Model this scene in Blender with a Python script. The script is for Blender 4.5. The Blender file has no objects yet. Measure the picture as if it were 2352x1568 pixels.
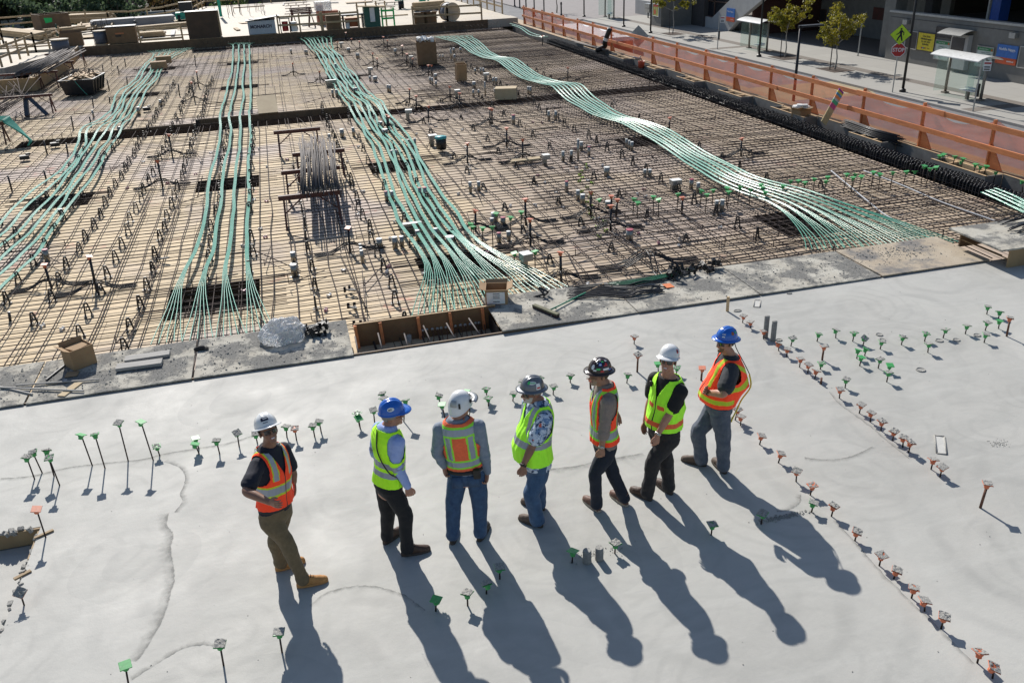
import bpy, bmesh, math, random
from math import sin, cos, pi, radians, sqrt, atan2
from mathutils import Vector, Matrix, noise
from mathutils.bvhtree import BVHTree
V = Vector
random.seed(7)
sc = bpy.context.scene
col = sc.collection
# ------------------------------------------------------------------ camera (a drone 5.85 m over the slab)
CP, CR, CY, CF, CH = radians(25.455), radians(2.541), radians(13.891), 1983.6, 5.85
_f = V((sin(CY)*cos(CP), cos(CY)*cos(CP), -sin(CP))); _r0 = V((cos(CY), -sin(CY), 0)); _d0 = _f.cross(_r0)
_r = _r0*cos(CR)+_d0*sin(CR); _d = _d0*cos(CR)-_r0*sin(CR)
cam = bpy.data.objects.new("camera", bpy.data.cameras.new("camera")); col.objects.link(cam)
cam.data.sensor_width = 36; cam.data.lens = CF/2352*36; cam.data.clip_start = .1; cam.data.clip_end = 2000
M4 = Matrix((_r, -_d, -_f)).transposed().to_4x4(); M4.translation = V((0, 0, CH)); cam.matrix_world = M4
sc.camera = cam
# ------------------------------------------------------------------ sun, sky, exposure
SUN_EL, SUN_AZ = radians(37), radians(-5.5)
w = bpy.data.worlds.new("World"); sc.world = w; w.use_nodes = True
nt = w.node_tree; bg = nt.nodes["Background"]; sky = nt.nodes.new("ShaderNodeTexSky")
sky.sky_type = 'NISHITA'; sky.sun_disc = False; sky.sun_elevation = SUN_EL; sky.sun_rotation = SUN_AZ; sky.air_density = 1.0; sky.dust_density = .6; sky.ozone_density = 1.2
nt.links.new(sky.outputs[0], bg.inputs[0]); bg.inputs[1].default_value = .088
sl = bpy.data.lights.new("sun", 'SUN'); sl.energy = 4.7; sl.angle = radians(.53); sl.color = (1, .955, .89)
so = bpy.data.objects.new("sun", sl); col.objects.link(so)
sd = V((sin(SUN_AZ)*cos(SUN_EL), cos(SUN_AZ)*cos(SUN_EL), sin(SUN_EL)))
so.rotation_euler = sd.to_track_quat('Z', 'Y').to_euler(); so.location = (0, 0, 60)
sc.view_settings.view_transform = 'Standard'; sc.view_settings.look = 'None'; sc.view_settings.exposure = .27; sc.view_settings.gamma = 1
sc.render.film_transparent = False
sc.cycles.max_bounces = 6; sc.cycles.diffuse_bounces = 3; sc.cycles.transparent_max_bounces = 12; sc.cycles.caustics_reflective = False; sc.cycles.caustics_refractive = False
sc.cycles.use_denoising = True
# ------------------------------------------------------------------ survey: a point of the photograph (2352 px wide) -> the place it shows
def T(c, r, x, y): return (588*c+x/4, 392.2*r+y/4)
def ray(u, v): return (_r*((u-1176)/CF)+_d*((v-784)/CF)+_f).normalized()
def gp(p, z=0.):                       # on the level z
    d = ray(*p); t = (z-CH)/d.z; return V((d.x*t, d.y*t, z))
def vp(p, y):                          # on the upright plane at depth y
    d = ray(*p); t = y/d.y; return V((d.x*t, y, CH+d.z*t))
def sp(p, c, r, near=True):            # at distance r from the joint c
    d = ray(*p); o = V((0, 0, CH)); b = d.dot(o-c); q = b*b-((o-c).length_squared-r*r)
    if q < 0 or near is None: return o+d*(-b)
    return o+d*(-b-sqrt(q) if near else -b+sqrt(q))
# ------------------------------------------------------------------ scene tree
def tag(o, label=None, cat=None, group=None, kind=None):
    for k, v in (("label", label), ("category", cat), ("group", group), ("kind", kind)):
        if v: o[k] = v
    return o
def thing(name, label, cat, loc=(0, 0, 0), rz=0, group=None):
    o = bpy.data.objects.new(name, None); o.empty_display_size = .1; col.objects.link(o); o.location = loc; o.rotation_euler = (0, 0, rz)
    return tag(o, label, cat, group)
def link(name, mesh, par=None):
    o = bpy.data.objects.new(name, mesh); col.objects.link(o)
    if par is not None: o.parent = par
    return o
def dup(r, loc, rz=None, label=None, group=None, scale=None):   # a copy of a thing with copies of its parts and sub-parts
    n = r.copy(); col.objects.link(n); n.location = loc
    if rz is not None: n.rotation_euler = (0, 0, rz)
    if scale is not None: n.scale = scale
    if label: n["label"] = label
    if group: n["group"] = group
    for ch in r.children:
        c = ch.copy(); col.objects.link(c); c.parent = n
        for g in ch.children:
            d = g.copy(); col.objects.link(d); d.parent = c
    return n
# ------------------------------------------------------------------ mesh collector
class MB:
    def __init__(s): s.v = []; s.f = []; s.m = []; s.mi = 0
    def add(s, vs, fs):
        o = len(s.v); s.v += [tuple(p) for p in vs]; s.f += [tuple(i+o for i in f) for f in fs]; s.m += [s.mi]*len(fs); return s
    def box(s, c, d, rz=0, M=None):
        x, y, z = d[0]/2, d[1]/2, d[2]/2; c = V(c)
        vs = [V((i*x, j*y, k*z)) for k in (-1, 1) for j in (-1, 1) for i in (-1, 1)]
        R = M if M is not None else Matrix.Rotation(rz, 3, 'Z')
        return s.add([R @ p+c for p in vs], [(0, 2, 3, 1), (4, 5, 7, 6), (0, 1, 5, 4), (2, 6, 7, 3), (0, 4, 6, 2), (1, 3, 7, 5)])
    def beam(s, a, b, wd, h, up=(0, 0, 1)):
        a, b = V(a), V(b); d = b-a; l = d.length; d.normalize(); up = V(up)
        if abs(d.dot(up)) > .98: up = V((0, 1, 0))
        x = d.cross(up).normalized(); u = x.cross(d)
        return s.box((a+b)/2, (wd, l, h), M=Matrix((x, d, u)).transposed())
    def prism(s, poly, z0, z1):
        n = len(poly); vs = [(p[0], p[1], z0) for p in poly]+[(p[0], p[1], z1) for p in poly]
        return s.add(vs, [tuple(range(n))[::-1], tuple(range(n, 2*n))]+[(i, (i+1) % n, n+(i+1) % n, n+i) for i in range(n)])
    def ringloft(s, rings, cap=True):
        n = len(rings[0]); vs = [p for r in rings for p in r]; fs = []
        for k in range(len(rings)-1):
            for i in range(n):
                j = (i+1) % n; fs.append((k*n+i, k*n+j, (k+1)*n+j, (k+1)*n+i))
        if cap: fs += [tuple(range(n))[::-1], tuple(range((len(rings)-1)*n, len(rings)*n))]
        return s.add(vs, fs)
    def tube(s, pts, r, n=6, cap=True):
        pts = [V(p) for p in pts]; rs = r if isinstance(r, (list, tuple)) else [r]*len(pts); rings = []; x = None
        for i, p in enumerate(pts):
            d = (pts[min(i+1, len(pts)-1)]-pts[max(i-1, 0)]).normalized()
            if x is None: x = d.orthogonal().normalized()
            else:
                x = x-d*x.dot(d); x = x.normalized() if x.length > 1e-6 else d.orthogonal().normalized()
            y = d.cross(x); rings.append([p+(x*cos(2*pi*k/n)+y*sin(2*pi*k/n))*rs[i] for k in range(n)])
        return s.ringloft(rings, cap)
    def cyl(s, c, r, h, n=16, r2=None):
        c = V(c); return s.tube([c, c+V((0, 0, h))], [r, r if r2 is None else r2], n)
    def lathe(s, prof, c=(0, 0, 0), n=20):
        c = V(c); return s.ringloft([[c+V((r*cos(2*pi*k/n), r*sin(2*pi*k/n), z)) for k in range(n)] for r, z in prof])
    def quad(s, *p): return s.add(p, [tuple(range(len(p)))])
    def mesh(s, name, mats, smooth=False):
        me = bpy.data.meshes.new(name); me.from_pydata(s.v, [], s.f)
        for m in (mats if isinstance(mats, (list, tuple)) else [mats]): me.materials.append(m)
        if any(s.m): me.polygons.foreach_set("material_index", s.m)
        if smooth: me.polygons.foreach_set("use_smooth", [True]*len(s.f))
        me.update(); return me
    def build(s, name, mats, par=None, smooth=False): return link(name, s.mesh(name, mats, smooth), par)
def catmull(pts, k):
    out = []; n = len(pts)
    for i in range(n-1):
        p0, p1, p2, p3 = pts[max(i-1, 0)], pts[i], pts[i+1], pts[min(i+2, n-1)]
        for j in range(k):
            t = j/k; out.append(p1*.5*2+((p2-p0)*t+(p0*2-p1*5+p2*4-p3)*t*t+(p1*3-p0-p2*3+p3)*t*t*t)*.5)
    out.append(pts[-1]); return out
def poly_at(pl, t):                    # point of a polyline at share t of its length
    L = [0]
    for a, b in zip(pl, pl[1:]): L.append(L[-1]+(b-a).length)
    q = t*L[-1]
    for i in range(len(pl)-1):
        if q <= L[i+1] or i == len(pl)-2:
            s = (q-L[i])/max(L[i+1]-L[i], 1e-9); return pl[i].lerp(pl[i+1], s)
def text(body, size, mat, par, M, name="lettering", ext=.001, bold=0, sx=1, align='CENTER'):
    cu = bpy.data.curves.new(name, 'FONT'); cu.body = body; cu.size = size; cu.extrude = ext; cu.offset = bold; cu.align_x = align; cu.align_y = 'CENTER'; cu.resolution_u = 3; cu.space_line = .95
    o = bpy.data.objects.new(name, cu); col.objects.link(o); dg = bpy.context.evaluated_depsgraph_get()
    me = bpy.data.meshes.new_from_object(o.evaluated_get(dg)); bpy.data.objects.remove(o)
    me.materials.clear(); me.materials.append(mat); o = link(name, me, par)
    o.matrix_local = M @ Matrix.Diagonal((sx, 1, 1, 1)); return o
# ------------------------------------------------------------------ materials
def nodes(name):
    m = bpy.data.materials.new(name); m.use_nodes = True; t = m.node_tree; return m, t, t.nodes["Principled BSDF"]
def N(t, k, **kw):
    n = t.nodes.new(k)
    for a, b in kw.items():
        if a[0] == 'i' and a[1:].isdigit(): n.inputs[int(a[1:])].default_value = b
        elif a.startswith('in_'): n.inputs[a[3:].replace('_', ' ')].default_value = b
        else: setattr(n, a, b)
    return n
def rgb(c): return (c[0], c[1], c[2], 1)
def mix(t, fac, a, b, mode='MIX'):
    n = t.nodes.new("ShaderNodeMix"); n.data_type = 'RGBA'; n.blend_type = mode
    for s, v in ((0, fac), (6, a), (7, b)):
        if hasattr(v, "is_output"): t.links.new(v, n.inputs[s])
        else: n.inputs[s].default_value = v if s == 0 else rgb(v)
    return n.outputs[2]
def ramp(t, src, a, b, ca=(0, 0, 0), cb=(1, 1, 1)):
    n = t.nodes.new("ShaderNodeValToRGB"); e = n.color_ramp.elements; e[0].position = a; e[1].position = b; e[0].color = rgb(ca); e[1].color = rgb(cb)
    t.links.new(src, n.inputs[0]); return n.outputs[0]
def math_(t, op, a, b=0., c=None):
    n = t.nodes.new("ShaderNodeMath"); n.operation = op
    for i, v in enumerate((a, b, c)):
        if v is None: continue
        if hasattr(v, "is_output"): t.links.new(v, n.inputs[i])
        else: n.inputs[i].default_value = v
    return n.outputs[0]
def tex(t, scale, detail=5, rough=.6, co=None, st=(1, 1, 1), loc=(0, 0, 0), src='Object'):
    if co is None: co = t.nodes.new("ShaderNodeTexCoord").outputs[src]
    mp = N(t, "ShaderNodeMapping"); mp.inputs[3].default_value = st; mp.inputs[1].default_value = loc; t.links.new(co, mp.inputs[0])
    n = N(t, "ShaderNodeTexNoise", in_Scale=scale, in_Detail=detail, in_Roughness=rough); t.links.new(mp.outputs[0], n.inputs[0]); return n.outputs[0]
def bump(t, b, h, s=.3, d=.01):
    n = N(t, "ShaderNodeBump", in_Strength=s, in_Distance=d); t.links.new(h, n.inputs["Height"]); t.links.new(n.outputs[0], b.inputs["Normal"])
def pm(name, c1, c2=None, rough=.6, metal=0., scale=6., bs=0., bscale=40., spec=.5, st=(1, 1, 1), lo=.35, hi=.65, vary=0., grime=None, src='Object'):
    m, t, b = nodes(name); c2 = c2 or tuple(x*.8 for x in c1)
    nz = tex(t, scale, st=st, src=src); c = mix(t, ramp(t, nz, lo, hi), c2, c1)
    if grime:
        g = ramp(t, tex(t, grime[1], 8, .7, loc=(3, 1, 2), src=src), grime[2], grime[2]+.12); c = mix(t, g, c, grime[0])
    if vary:
        oi = N(t, "ShaderNodeObjectInfo"); k = math_(t, 'MULTIPLY_ADD', oi.outputs["Random"], vary, 1-vary/2)
        hs = N(t, "ShaderNodeHueSaturation"); t.links.new(c, hs.inputs["Color"]); t.links.new(k, hs.inputs["Value"]); c = hs.outputs[0]
    t.links.new(c, b.inputs["Base Color"]); b.inputs["Roughness"].default_value = rough; b.inputs["Metallic"].default_value = metal; b.inputs["Specular IOR Level"].default_value = spec
    if bs: bump(t, b, tex(t, bscale, 4, src=src), bs)
    return m
MT = {}
def mt(k, *a, **kw):
    MT[k] = pm(k, *a, **kw); return MT[k]
mt('rebar', (.075, .058, .052), (.045, .036, .034), rough=.8, scale=9, vary=.5, spec=.1)
mt('black_bar', (.022, .022, .026), (.012, .012, .014), rough=.42, scale=14, spec=.5)
mt('rust', (.16, .07, .04), (.08, .035, .025), rough=.8, scale=18)
mt('green_cap', (.055, .38, .10), (.04, .29, .07), rough=.45, scale=30, grime=((.36, .36, .33), 40, .58))
mt('orange_cap', (.62, .165, .07), (.48, .13, .06), rough=.5, scale=30, grime=((.4, .36, .32), 40, .56))
mt('crust', (.40, .39, .36), (.19, .185, .17), rough=.95, scale=90, bs=.8, bscale=110, lo=.36, hi=.56)
mt('wood', (.62, .44, .25), (.46, .31, .17), rough=.75, scale=5, st=(.6, 6, 6), vary=.2)
mt('form_brown', (.17, .105, .055), (.11, .068, .036), rough=.7, scale=3, grime=((.28, .25, .2), 7, .62))
mt('form_tan', (.34, .235, .12), (.26, .175, .09), rough=.7, scale=3, grime=((.2, .16, .1), 6, .6))
mt('orange_wood', (.74, .27, .105), (.55, .185, .07), rough=.75, scale=4, st=(5, .6, 5), vary=.25)
mt('board_mud', (.48, .46, .42), (.36, .345, .31), rough=.9, scale=3, bs=.6, bscale=60)
mt('plywood_edge', (.5, .36, .2), (.3, .21, .12), rough=.8, scale=20)
mt('galv', (.42, .40, .36), (.26, .24, .2), rough=.42, metal=.75, scale=9)
mt('galv_top', (.80, .80, .76), (.7, .7, .66), rough=.5, scale=9)
mt('red_tape', (.42, .05, .09), rough=.5)
mt('card', (.36, .235, .125), (.30, .19, .10), rough=.85, scale=4)
mt('card_dark', (.20, .125, .068), (.16, .10, .052), rough=.85, scale=4)
mt('white', (.78, .78, .76), (.7, .7, .69), rough=.5)
mt('black', (.014, .014, .016), (.009, .009, .01), rough=.5)
mt('dark_metal', (.03, .03, .034), (.02, .02, .023), rough=.45, metal=.3)
mt('red_steel', (.10, .03, .022), (.06, .02, .016), rough=.6, scale=12)
mt('grey_metal', (.42, .43, .43), (.33, .34, .34), rough=.38, metal=.7)
mt('steel_new', (.15, .135, .13), (.09, .08, .078), rough=.7, spec=.2, scale=11, vary=.4)
mt('dull_grey', (.40, .42, .45), (.33, .35, .38), rough=.6, scale=5)
mt('crate_dark', (.085, .055, .036), (.06, .04, .027), rough=.8, scale=2)
def xp(p, x):                                  # on the upright plane at distance x to the side
    d = ray(*p); t = x/d.x; return V((x, d.y*t, CH+d.z*t))
ST = lambda o: tag(o, kind='structure')
# ================================================================== materials of the setting
m, t, b = nodes('concrete'); co = t.nodes.new("ShaderNodeTexCoord").outputs['Object']
c = mix(t, ramp(t, tex(t, .35, 6, .62, co), .36, .66), (.375, .370, .343), (.455, .448, .413))
c = mix(t, math_(t, 'MULTIPLY', ramp(t, tex(t, 1.6, 7, .7, co, loc=(3, 0, 0)), .42, .72), .55), c, (.49, .475, .44))
for (cx, cy, r, f) in ((-1.2, 11.3, 1.15, .40), (1.6, 10.6, 1.3, .30), (4.2, 10.2, 1.6, .26), (7.5, 9.5, 2.2, .22), (-2.2, 8.0, .9, .36), (2.4, 6.4, 1.2, .26), (-1.0, 5.6, 1.0, .34), (7.6, 5.8, 1.8, .18)):   # swirls left by the trowel
    mp = N(t, "ShaderNodeMapping"); mp.inputs[1].default_value = (-cx, -cy, 0); t.links.new(co, mp.inputs[0])
    wv = N(t, "ShaderNodeTexWave", wave_type='RINGS', rings_direction='Z', wave_profile='SAW', in_Scale=.9/r, in_Distortion=5.5, in_Detail=3.0, in_Detail_Scale=.6); t.links.new(mp.outputs[0], wv.inputs[0])
    ln = N(t, "ShaderNodeVectorMath", operation='LENGTH'); t.links.new(mp.outputs[0], ln.inputs[0])
    k = math_(t, 'MULTIPLY', ramp(t, wv.outputs["Fac"], .55, 1.), ramp(t, math_(t, 'DIVIDE', ln.outputs["Value"], r*1.6), .45, 1., (1, 1, 1), (0, 0, 0)))
    c = mix(t, math_(t, 'MULTIPLY', k, f*.75), c, (.30, .30, .285))
sp_ = ramp(t, tex(t, 34, 3, .6, co), .70, .76); c = mix(t, math_(t, 'MULTIPLY', sp_, .35), c, (.22, .22, .21))
sc_ = ramp(t, tex(t, 5, 4, .6, co, st=(1, 5, 1)), .60, .72); c = mix(t, math_(t, 'MULTIPLY', sc_, .35), c, (.33, .335, .33))
for vs_, fr_, am_, lc_ in ((.42, 30., .16, 0.), (.7, 44., .12, 3.3)):
    wd_ = N(t, "ShaderNodeTexNoise", in_Scale=1.3, in_Detail=4.0); t.links.new(co, wd_.inputs[0]); vm_ = N(t, "ShaderNodeVectorMath", operation='MULTIPLY_ADD'); t.links.new(wd_.outputs["Color"], vm_.inputs[0]); vm_.inputs[1].default_value = (.35, .35, 0); t.links.new(co, vm_.inputs[2])
    mv_ = N(t, "ShaderNodeMapping"); mv_.inputs[1].default_value = (lc_, lc_*.7, 0); t.links.new(vm_.outputs[0], mv_.inputs[0])
    vo_ = N(t, "ShaderNodeTexVoronoi", voronoi_dimensions='2D', in_Scale=vs_); t.links.new(mv_.outputs[0], vo_.inputs["Vector"])
    sn_ = math_(t, 'SINE', math_(t, 'MULTIPLY', vo_.outputs["Distance"], fr_)); k_ = math_(t, 'MULTIPLY', ramp(t, sn_, .25, 1.), ramp(t, tex(t, .8, 4, .6, co, loc=(lc_+7, 2, 0)), .42, .62)); c = mix(t, math_(t, 'MULTIPLY', k_, am_*1.9), c, (.27, .268, .252))
    c = mix(t, math_(t, 'MULTIPLY', ramp(t, vo_.outputs["Distance"], .45, .75), am_*1.2), c, (.53, .525, .49))
c = mix(t, math_(t, 'MULTIPLY', ramp(t, tex(t, 90, 4, .7, co), .45, .75), .22), c, (.28, .275, .26))
st_ = ramp(t, tex(t, .9, 8, .68, co, st=(1, 1, 1), loc=(11, 4, 0)), .56, .74); c = mix(t, math_(t, 'MULTIPLY', st_, .38), c, (.30, .298, .28)); wl_ = ramp(t, tex(t, 2.4, 5, .6, co, st=(.5, 2.2, 1), loc=(5, 9, 0)), .52, .7); c = mix(t, math_(t, 'MULTIPLY', wl_, .35), c, (.50, .495, .46))
t.links.new(c, b.inputs["Base Color"]); t.links.new(ramp(t, tex(t, 1.1, 5, .6, co), .3, .7, (.52,)*3, (.72,)*3), b.inputs["Roughness"]); b.inputs["Specular IOR Level"].default_value = .19
bump(t, b, tex(t, 7, 7, .7, co), .22, .02); MT['concrete'] = m
m, t, b = nodes('seam'); b.inputs["Base Color"].default_value = (.27, .268, .25, 1); b.inputs["Roughness"].default_value = .85; b.inputs["Specular IOR Level"].default_value = .2; at_ = N(t, "ShaderNodeAttribute", attribute_name="stain"); sm_ = math_(t, 'MULTIPLY', at_.outputs["Fac"], ramp(t, tex(t, 9, 6, .7), .35, .62, (.15,)*3, (.85,)*3)); tp_ = t.nodes.new("ShaderNodeBsdfTransparent"); mx_ = t.nodes.new("ShaderNodeMixShader"); t.links.new(sm_, mx_.inputs[0]); t.links.new(tp_.outputs[0], mx_.inputs[1]); t.links.new(b.outputs[0], mx_.inputs[2]); t.links.new(mx_.outputs[0], t.nodes["Material Output"].inputs[0]); MT['seam'] = m
mt('seam_none', (.3, .3, .28)); mt('seam_pale', (.55, .54, .50), (.47, .465, .44), rough=.9, scale=9, bs=.5)
# plywood decking: sheets of differing age, red chalk and paint, grey dust
m, t, b = nodes('deck_ply'); co = t.nodes.new("ShaderNodeTexCoord").outputs['Object']
br = N(t, "ShaderNodeTexBrick", offset=.5, in_Scale=1.0, in_Mortar_Size=.006, in_Brick_Width=2.44, in_Row_Height=1.22, in_Bias=-.1); br.inputs["Color1"].default_value = (.67, .525, .335, 1); br.inputs["Color2"].default_value = (.56, .44, .28, 1); br.inputs["Mortar"].default_value = (.12, .08, .04, 1); t.links.new(co, br.inputs[0])
c = mix(t, math_(t, 'MULTIPLY', ramp(t, tex(t, .6, 5, .6, co, st=(1, .6, 1)), .54, .66), .5), br.outputs[0], (.44, .36, .31))
c = mix(t, math_(t, 'MULTIPLY', ramp(t, tex(t, .13, 3, .5, co, loc=(1.5, .3, 0)), .52, .58), .75), c, (.50, .42, .395))
c = mix(t, math_(t, 'MULTIPLY', ramp(t, tex(t, 9, 6, .7, co, st=(.35, 1, 1)), .5, .75), .35), c, (.30, .21, .11))
pink = math_(t, 'MULTIPLY', ramp(t, tex(t, .9, 2, .5, co, loc=(9, 2, 0)), .62, .66), ramp(t, tex(t, 5, 5, .7, co), .5, .6)); c = mix(t, math_(t, 'MULTIPLY', pink, .5), c, (.55, .16, .12))
c = mix(t, math_(t, 'MULTIPLY', ramp(t, tex(t, 4.2, 7, .75, co), .62, .7), .6), c, (.24, .18, .12))
sx = N(t, "ShaderNodeSeparateXYZ"); t.links.new(co, sx.inputs[0]); nn = tex(t, .22, 5, .6, co, loc=(4, 7, 0)); g = math_(t, 'ADD', math_(t, 'MULTIPLY', sx.outputs[0], .055), math_(t, 'MULTIPLY', nn, 1.5)); c = mix(t, math_(t, 'MULTIPLY', ramp(t, g, .86, 1.24), .66), c, (.42, .335, .265)); g2 = math_(t, 'ADD', math_(t, 'MULTIPLY', sx.outputs[1], .014), math_(t, 'MULTIPLY', nn, 1.2)); c = mix(t, math_(t, 'MULTIPLY', ramp(t, g2, 1.05, 1.35), .6), c, (.42, .37, .355))
dk = ramp(t, tex(t, 1.9, 9, .72, co, loc=(2, 2, 0)), .54, .70); c = mix(t, math_(t, 'MULTIPLY', dk, .5), c, (.26, .19, .135))
t.links.new(c, b.inputs["Base Color"]); b.inputs["Roughness"].default_value = .75; b.inputs["Specular IOR Level"].default_value = .3; MT['deck_ply'] = m
m, t, b = nodes('far_ply'); co = t.nodes.new("ShaderNodeTexCoord").outputs['Object']
br = N(t, "ShaderNodeTexBrick", offset=.5, in_Scale=1.0, in_Mortar_Size=.012, in_Brick_Width=2.44, in_Row_Height=1.22); br.inputs["Color1"].default_value = (.52, .45, .345, 1); br.inputs["Color2"].default_value = (.45, .395, .315, 1); br.inputs["Mortar"].default_value = (.3, .24, .17, 1); t.links.new(co, br.inputs[0])
c = mix(t, math_(t, 'MULTIPLY', ramp(t, tex(t, .5, 5, .6, co), .45, .65), .5), br.outputs[0], (.40, .365, .33)); t.links.new(c, b.inputs["Base Color"]); b.inputs["Roughness"].default_value = .7; b.inputs["Specular IOR Level"].default_value = .25; MT['far_ply'] = m
mt('asphalt', (.185, .185, .19), (.14, .14, .145), rough=.9, scale=1.2, grime=((.22, .215, .21), .5, .55), bs=.2, bscale=30); mt('tan_road', (.36, .29, .175), (.29, .24, .15), rough=.9, scale=.8)
m, t, b = nodes('sidewalk'); co = t.nodes.new("ShaderNodeTexCoord").outputs['Object']
br = N(t, "ShaderNodeTexBrick", offset=0., in_Scale=1.0, in_Mortar_Size=.018, in_Brick_Width=1.85, in_Row_Height=2.4); br.inputs["Color1"].default_value = (.33, .32, .295, 1); br.inputs["Color2"].default_value = (.36, .35, .32, 1); br.inputs["Mortar"].default_value = (.24, .23, .21, 1); t.links.new(co, br.inputs[0])
c = mix(t, math_(t, 'MULTIPLY', ramp(t, tex(t, .6, 6, .65, co), .4, .7), .4), br.outputs[0], (.33, .315, .28)); t.links.new(c, b.inputs["Base Color"]); b.inputs["Roughness"].default_value = .85; MT['sidewalk'] = m
mt('pavers', (.20, .175, .15), (.15, .13, .112), rough=.9, scale=6); mt('plaza', (.27, .245, .235), (.225, .205, .20), rough=.9, scale=1.4); mt('kerb', (.36, .345, .32), (.30, .285, .265), rough=.9); mt('road_white', (.6, .6, .58), rough=.8)
mt('earth', (.11, .10, .085), (.07, .06, .05), rough=.95, scale=.3); mt('mulch', (.085, .06, .045), (.055, .038, .03), rough=.95, scale=12)
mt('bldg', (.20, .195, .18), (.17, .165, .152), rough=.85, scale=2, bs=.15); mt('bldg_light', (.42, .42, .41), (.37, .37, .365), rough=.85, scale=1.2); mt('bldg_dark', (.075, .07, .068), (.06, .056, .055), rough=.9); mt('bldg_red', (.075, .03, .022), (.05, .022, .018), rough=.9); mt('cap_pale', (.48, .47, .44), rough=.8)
mt('glass_dark', (.02, .022, .028), rough=.12, spec=.7); mt('mullion', (.11, .06, .04), rough=.6); mt('sheath', (.055, .36, .245), (.035, .27, .18), rough=.28, scale=8, spec=.6)
# ================================================================== slab the men stand on
mb = MB(); mb.prism([(-3.32, -6), (22, -6), (22, 12.27), (-13.5, 12.27), (-13.5, 9.06), (-3.32, 9.06)], -.34, 0)
slab = ST(mb.build('slab', MT['concrete']))
mb = MB(); mb.prism([(-13.5, -6), (-3.36, -6), (-3.36, 9.02), (-13.5, 9.02)], -.5, -.2); ST(mb.build('recess_floor', MT['concrete']))
def ribbon(mb, pts, wd, z, rag=.35):
    vs = []; n = len(pts)
    for i, p in enumerate(pts):
        d = (pts[min(i+1, n-1)]-pts[max(i-1, 0)]); d = V((-d.y, d.x, 0)).normalized(); f = wd*(1+rag*random.uniform(-1, 1))*(.35 if i in (0, n-1) else 1)
        vs += [V((p.x, p.y, z))+d*f*.5, V((p.x, p.y, z))-d*f*.5]
    mb.add(vs, [(2*i, 2*i+1, 2*i+3, 2*i+2) for i in range(n-1)])
mb = MB()
STAIN = []
def softline(mb, pts, wd, z):
    vs = []; n = len(pts); fl = random.choice((-1, 1))
    for i, p in enumerate(pts):
        d = (pts[min(i+1, n-1)]-pts[max(i-1, 0)]); d = V((-d.y, d.x, 0)).normalized()*fl; e = 0 if i in (0, n-1) else 1; q = .6+.8*abs(noise.noise(V((i*.31, wd*90, 3)))); p = p+d*.012*noise.noise(V((i*.9, wd*50, 1)))
        vs += [V((p.x, p.y, z))-d*wd*.25, V((p.x, p.y, z)), V((p.x, p.y, z))+d*wd*1.2*q, V((p.x, p.y, z))+d*wd*4.2*q]; STAIN.extend((0, e*.95, e*.42, 0))
    mb.add(vs, [(4*i+j, 4*i+j+1, 4*i+j+5, 4*i+j+4) for i in range(n-1) for j in range(3)])
def line(tl, pts, wd, k=9, z=.004): softline(mb, catmull([gp(T(*tl, *p)) for p in pts], k), wd, z)
line((0, 2), [(1500, 1100), (1640, 1150), (1700, 1230), (1690, 1320), (1655, 1400), (1675, 1470), (1600, 1568)], .02)
line((0, 3), [(1555, 0), (1530, 110), (1590, 200), (1565, 320), (1585, 450), (1600, 600), (1565, 740), (1510, 930), (1400, 1150), (1250, 1370)], .035)
line((0, 3), [(1200, 1540), (1500, 1350), (1700, 1240), (1900, 1215), (2040, 1260)], .018); line((1, 3), [(490, 860), (620, 750), (800, 690), (1000, 668), (1200, 700), (1360, 755), (1480, 840), (1560, 900)], .014)

line((3, 2), [(330, 1060), (480, 1080), (650, 1075), (800, 1040), (960, 960)], .022); line((3, 2), [(300, 1400), (290, 1480), (200, 1540), (80, 1565)], .02); line((3, 2), [(560, 460), (640, 560), (800, 680), (960, 800), (1100, 920), (1300, 1080)], .014)
line((0, 2), [(0, 1255), (300, 1230), (600, 1160), (900, 1120), (1300, 1080), (1500, 1030), (1800, 980), (2100, 930), (2351, 850)], .02); line((2, 2), [(300, 1170), (600, 1140), (800, 1090), (1000, 1060), (1200, 1020)], .03); line((3, 3), [(600, 60), (800, 270), (1000, 500), (1300, 800), (1600, 1090), (1900, 1390)], .012)

o = mb.build('pour_seam', MT['seam'], slab); at = o.data.attributes.new('stain', 'FLOAT', 'POINT'); at.data.foreach_set('value', STAIN)
mb = MB()
line((1, 3), [(0, 1190), (120, 1160), (250, 1190), (320, 1240)], .16, z=.003); line((0, 3), [(2000, 1260), (2150, 1300), (2351, 1260)], .16, z=.003); line((1, 3), [(1700, 850), (1850, 800), (2000, 760), (2080, 690)], .11, z=.003); line((1, 2), [(300, 880), (600, 800), (900, 760), (1200, 640)], .09, z=.003); line((1, 2), [(2100, 610), (2351, 560)], .06, z=.003)

# rough filler along the recess edge and blockouts cast into the slab
mb = MB()
for i in range(260):
    q = random.random(); p = V((-3.32+random.uniform(-.03, .03), 9.05-q*4.2, random.uniform(-.12, .0))) if i < 190 else V((-3.35-random.random()*1.3, 9.04+random.uniform(-.02, .035), random.uniform(-.03, .012)))
    r = random.uniform(.008, .028); mb.box(p, (r*2, r*random.uniform(1, 3), r*1.4), M=Matrix.Rotation(random.random()*6, 3, V((random.random(), random.random(), 1)).normalized()))
mb.build('edge_crust', MT['crust'], slab)
mb = MB(); mb.box((-3.9, 9.045, -.1), (1.16, .03, .19)); mb.box((-3.335, 8.75, -.1), (.02, .5, .17)); o = mb.build('edge_board', MT['form_tan'], slab)
mb = MB(); mb.box((-3.32, 8.2, .008), (.17, .04, .02), .6); tag(mb.build('timber_scrap', MT['form_tan']), "splintered offcut lying by the tilted caked dowel", "offcut"); mb = MB(); mb.box((-3.25, 8.88, .01), (.2, .035, .02), .5); tag(mb.build('timber_scrap', MT['form_tan']), "short offcut of timber at the corner of the slab recess", "offcut")
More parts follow.
